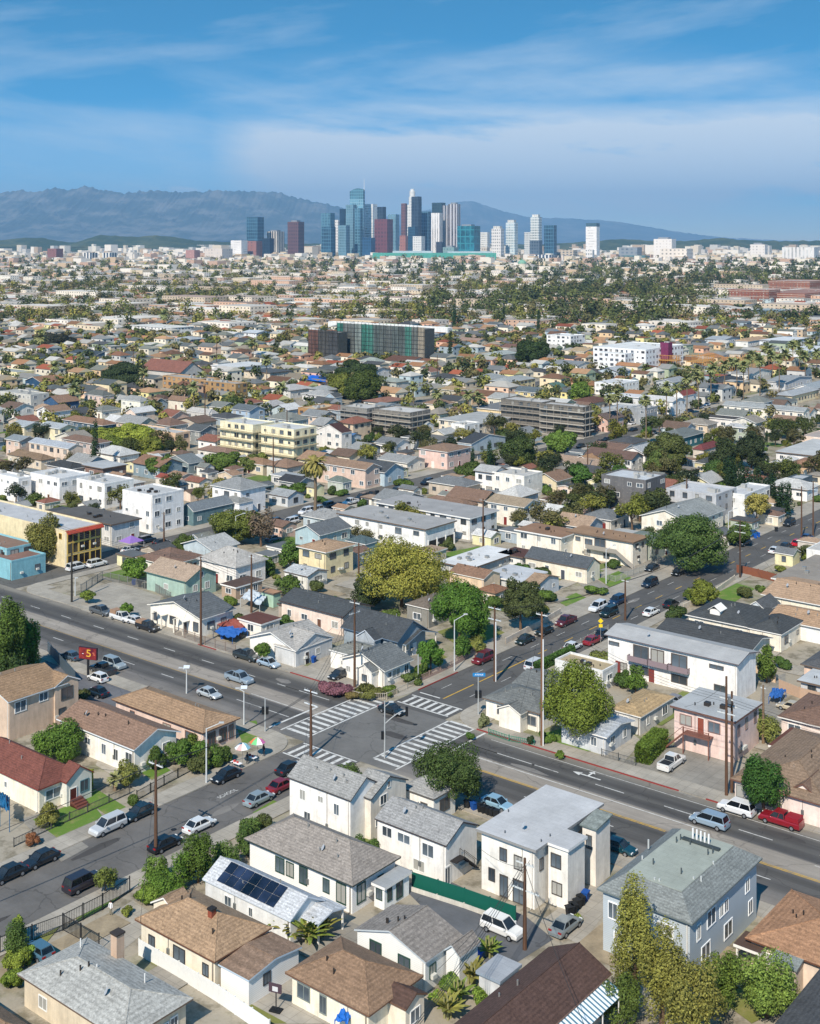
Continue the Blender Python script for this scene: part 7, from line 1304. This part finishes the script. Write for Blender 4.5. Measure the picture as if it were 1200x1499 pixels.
# stadium-like netting mast at right and other far marks left out; distant hills
def ridge(name,pts,Y,dep,hx,hx2,seed,ns,rough=1.):
    g_=np.random.default_rng(seed); nx=420; rows=34; xs=np.linspace(pts[0][0],pts[-1][0],nx); ys=np.interp(xs,[p[0] for p in pts],[p[1] for p in pts])
    R_=np.zeros((rows,nx))
    for k,am in ((14,1.),(30,.6),(70,.35),(150,.2)):     # spurs and canyons running down the slope
        gx=g_.normal(size=(rows//6+3,k+3)); 
        for r0 in range(rows):
            f=r0/6.; a=int(f); w=f-a; xx=np.linspace(0,k,nx)+w*.7; R_[r0]+=am*(np.abs(np.interp(xx,np.arange(k+3),gx[a])*(1-w)+np.interp(xx,np.arange(k+3),gx[a+1])*w))
    R_/=R_.max(); vs=[]; m=MB(); crest=g_.normal(size=nx); crest=np.convolve(crest,[.25,.5,.25],'same')
    for r0 in range(rows):
        f=r0/(rows-1)
        for i in range(nx):
            top=CH+(HY-(ys[i]-crest[i]*ns))*Y/FX; e=math.sin(math.pi*f); h=top*(f**1.25)*(1-.75*rough*R_[r0][i]*e)
            vs.append(((xs[i]-600)*Y/FX,Y-dep*(1-f)-R_[r0][i]*dep*.25*e,h if r0 else -20))
    m.add(vs,[(r0*nx+i,r0*nx+i+1,(r0+1)*nx+i+1,(r0+1)*nx+i) for r0 in range(rows-1) for i in range(nx-1)]); vb=len(m.v); m.v+=[(vs[(rows-1)*nx+i][0],Y+dep*.5,-20) for i in range(nx)]
    for i in range(nx-1): m.f.append([(rows-1)*nx+i,(rows-1)*nx+i+1,vb+i+1,vb+i]); m.m.append(0)
    t=NT(name+'_mat'); v=t.coord(); c=t.mix(t.rng(t.noise(v,.0016 if Y>15000 else .006,8,.7),0,1,.46,.6),lin(hx),lin(hx2)); t.base(c); o=mk(name,m.mesh(name,[t.m])); o['kind']='structure'
ridge('mountains',[(-120,286),(0,283),(27,278),(50,281),(80,275),(100,278),(123,272),(143,277),(177,283),(200,281),(220,279),(260,281),(320,279),(400,281),(440,290),(495,303),(540,316),(600,335),(650,353)],24500,5200,'3c4840','78766c',3,1.5)
ridge('far_mountains',[(380,353),(480,330),(560,318),(600,312),(640,305),(672,296),(690,294),(706,299),(740,310),(775,318),(830,320),(900,324),(960,334),(1010,342),(1060,348),(1140,352),(1320,353)],38500,5500,'4a5444','7c7868',5,.5)
ridge('hills',[(-120,352),(0,352),(33,348),(67,349),(90,353),(110,355),(130,349),(147,344),(175,346),(200,347),(225,344.5),(250,346),(272,350),(300,353),(420,357),(800,358),(880,352),(910,350),(960,353),(1000,353),(1040,350),(1060,348),(1085,352),(1150,353),(1320,352)],8600,900,'36462c','5c6040',8,.6,.5)
# ================================================================ haze, sun, sky, camera
m=MB(); m.box(-15500,15500,-60,41000,-25,1700); o=m.obj('haze',bpy.data.materials.new('haze')); o['kind']='stuff'; hm=o.data.materials[0]; hm.use_nodes=True; nt_=hm.node_tree; nt_.nodes.clear(); out=nt_.nodes.new('ShaderNodeOutputMaterial'); pv=nt_.nodes.new('ShaderNodeVolumePrincipled'); pv.inputs['Color'].default_value=HAZEC; pv.inputs['Density'].default_value=HAZED; pv.inputs['Anisotropy'].default_value=0.; nt_.links.new(pv.outputs[0],out.inputs['Volume'])
for p_ in o.data.polygons: pass
SE,SA=math.radians(43),math.radians(21)   # sun height, and how far the shadows lean to the right of straight ahead
sd=Vector((-math.sin(SA)*math.cos(SE),-math.cos(SA)*math.cos(SE),math.sin(SE)))
L=bpy.data.lights.new('sun','SUN'); L.energy=SUNE; L.angle=math.radians(.53); L.color=(1.,.905,.785); so=bpy.data.objects.new('sun',L); col.objects.link(so); so.rotation_euler=sd.to_track_quat('Z','Y').to_euler()
w=bpy.data.worlds.new('World'); scn.world=w; w.use_nodes=True; n=w.node_tree.nodes; l=w.node_tree.links; bg=n['Background']; sky=n.new('ShaderNodeTexSky'); sky.sky_type='NISHITA'; sky.sun_disc=False; sky.sun_elevation=SE; sky.sun_rotation=math.atan2(sd.x,sd.y); sky.air_density=1.; sky.dust_density=.4; sky.ozone_density=2.5; sky.altitude=200
class WN(NT):
    def __init__(s): s.t=w.node_tree; s.n=n
t=WN(); tc_=t.N('ShaderNodeTexCoord'); sp=t.N('ShaderNodeSeparateXYZ'); t.L(tc_.outputs['Generated'],sp.inputs[0]); el=sp.outputs[2]
# the photographed sky deepens fast with height: steepen the elevation used for the sky lookup
zz=t.math('ADD',t.math('MULTIPLY',t.math('MAXIMUM',el,-.02),SKYK),SKYO); cx=t.N('ShaderNodeCombineXYZ'); t.L(sp.outputs[0],cx.inputs[0]); t.L(sp.outputs[1],cx.inputs[1]); t.L(zz,cx.inputs[2]); nm_=t.N('ShaderNodeVectorMath',operation='NORMALIZE'); t.L(cx.outputs[0],nm_.inputs[0]); t.L(nm_.outputs[0],sky.inputs[0])
hs=t.N('ShaderNodeHueSaturation'); hs.inputs['Saturation'].default_value=SKYS; hs.inputs['Value'].default_value=SKYV; hs.inputs['Hue'].default_value=SKYH; t.L(sky.outputs[0],hs.inputs['Color'])
az=t.math('ARCTAN2',sp.outputs[0],sp.outputs[1])
def cl(sx,sy,off,det,rough,sk=0.):
    c=t.N('ShaderNodeCombineXYZ'); t.L(t.math('MULTIPLY',az,sx),c.inputs[0]); t.L(t.math('ADD',t.math('MULTIPLY',el,sy),t.math('MULTIPLY',az,sk)),c.inputs[1]); c.inputs[2].default_value=off; return t.noise(c.outputs[0],1.,det,rough)
def band(a,b,c,d): # trapezoid in elevation
    return t.math('MULTIPLY',t.rng(el,0,1,a,b),t.rng(el,1,0,c,d))
c1=t.rng(cl(5.,26,4.1,10,.6,1.5),0,1,.3,.52); c1=t.math('MULTIPLY',c1,band(.004,.066,.085,.112)); c1=t.math('MULTIPLY',c1,t.rng(az,.1,1,-.16,-.09))
c2=t.rng(cl(4,24,9.3,8,.62,-3),0,1,.45,.75); c2=t.math('MULTIPLY',c2,band(.08,.12,.2,.26))
c3=t.rng(cl(4,22,17.7,7,.6,3),0,1,.45,.72); c3=t.math('ADD',t.math('MULTIPLY',c3,band(.0,.03,.12,.16)),t.rng(el,1.4,.05,.0,.11))
c4=t.rng(cl(22,90,5.5,5,.6),0,1,.6,.7); c4=t.math('MULTIPLY',c4,band(.03,.036,.042,.05))
cs=t.math('ADD',t.math('ADD',t.math('MULTIPLY',c1,1.1),t.math('MULTIPLY',c2,.34)),t.math('ADD',t.math('MULTIPLY',c3,.35),t.math('MULTIPLY',c4,.3))); cs=t.math('MINIMUM',cs,.88)
t.L(t.mix(cs,hs.outputs[0],CLOUD),bg.inputs['Color']); bg.inputs['Strength'].default_value=SKYW
cam=bpy.data.cameras.new('camera'); co=bpy.data.objects.new('camera',cam); col.objects.link(co); co.location=(0,0,CH); co.rotation_euler=(math.pi/2,0,0); cam.sensor_fit='HORIZONTAL'; cam.sensor_width=36; cam.lens=36*FX/1200; cam.shift_y=-(749.5-HY)/1200; cam.clip_start=.5; cam.clip_end=90000; scn.camera=co
vs_=scn.view_settings; vs_.view_transform='Standard'; vs_.look='None'; vs_.exposure=EXPO; vs_.gamma=1
scn.cycles.max_bounces=5; scn.cycles.diffuse_bounces=2; scn.cycles.glossy_bounces=2; scn.cycles.transmission_bounces=2; scn.cycles.volume_bounces=0; scn.cycles.transparent_max_bounces=4; scn.cycles.use_denoising=True
finish_labels()
for o in scn.objects:
    if o.get('_off') is not None:
        for k in('_off','_A','_B'):
            if k in o.keys(): del o[k]
print('objects',len(scn.objects))
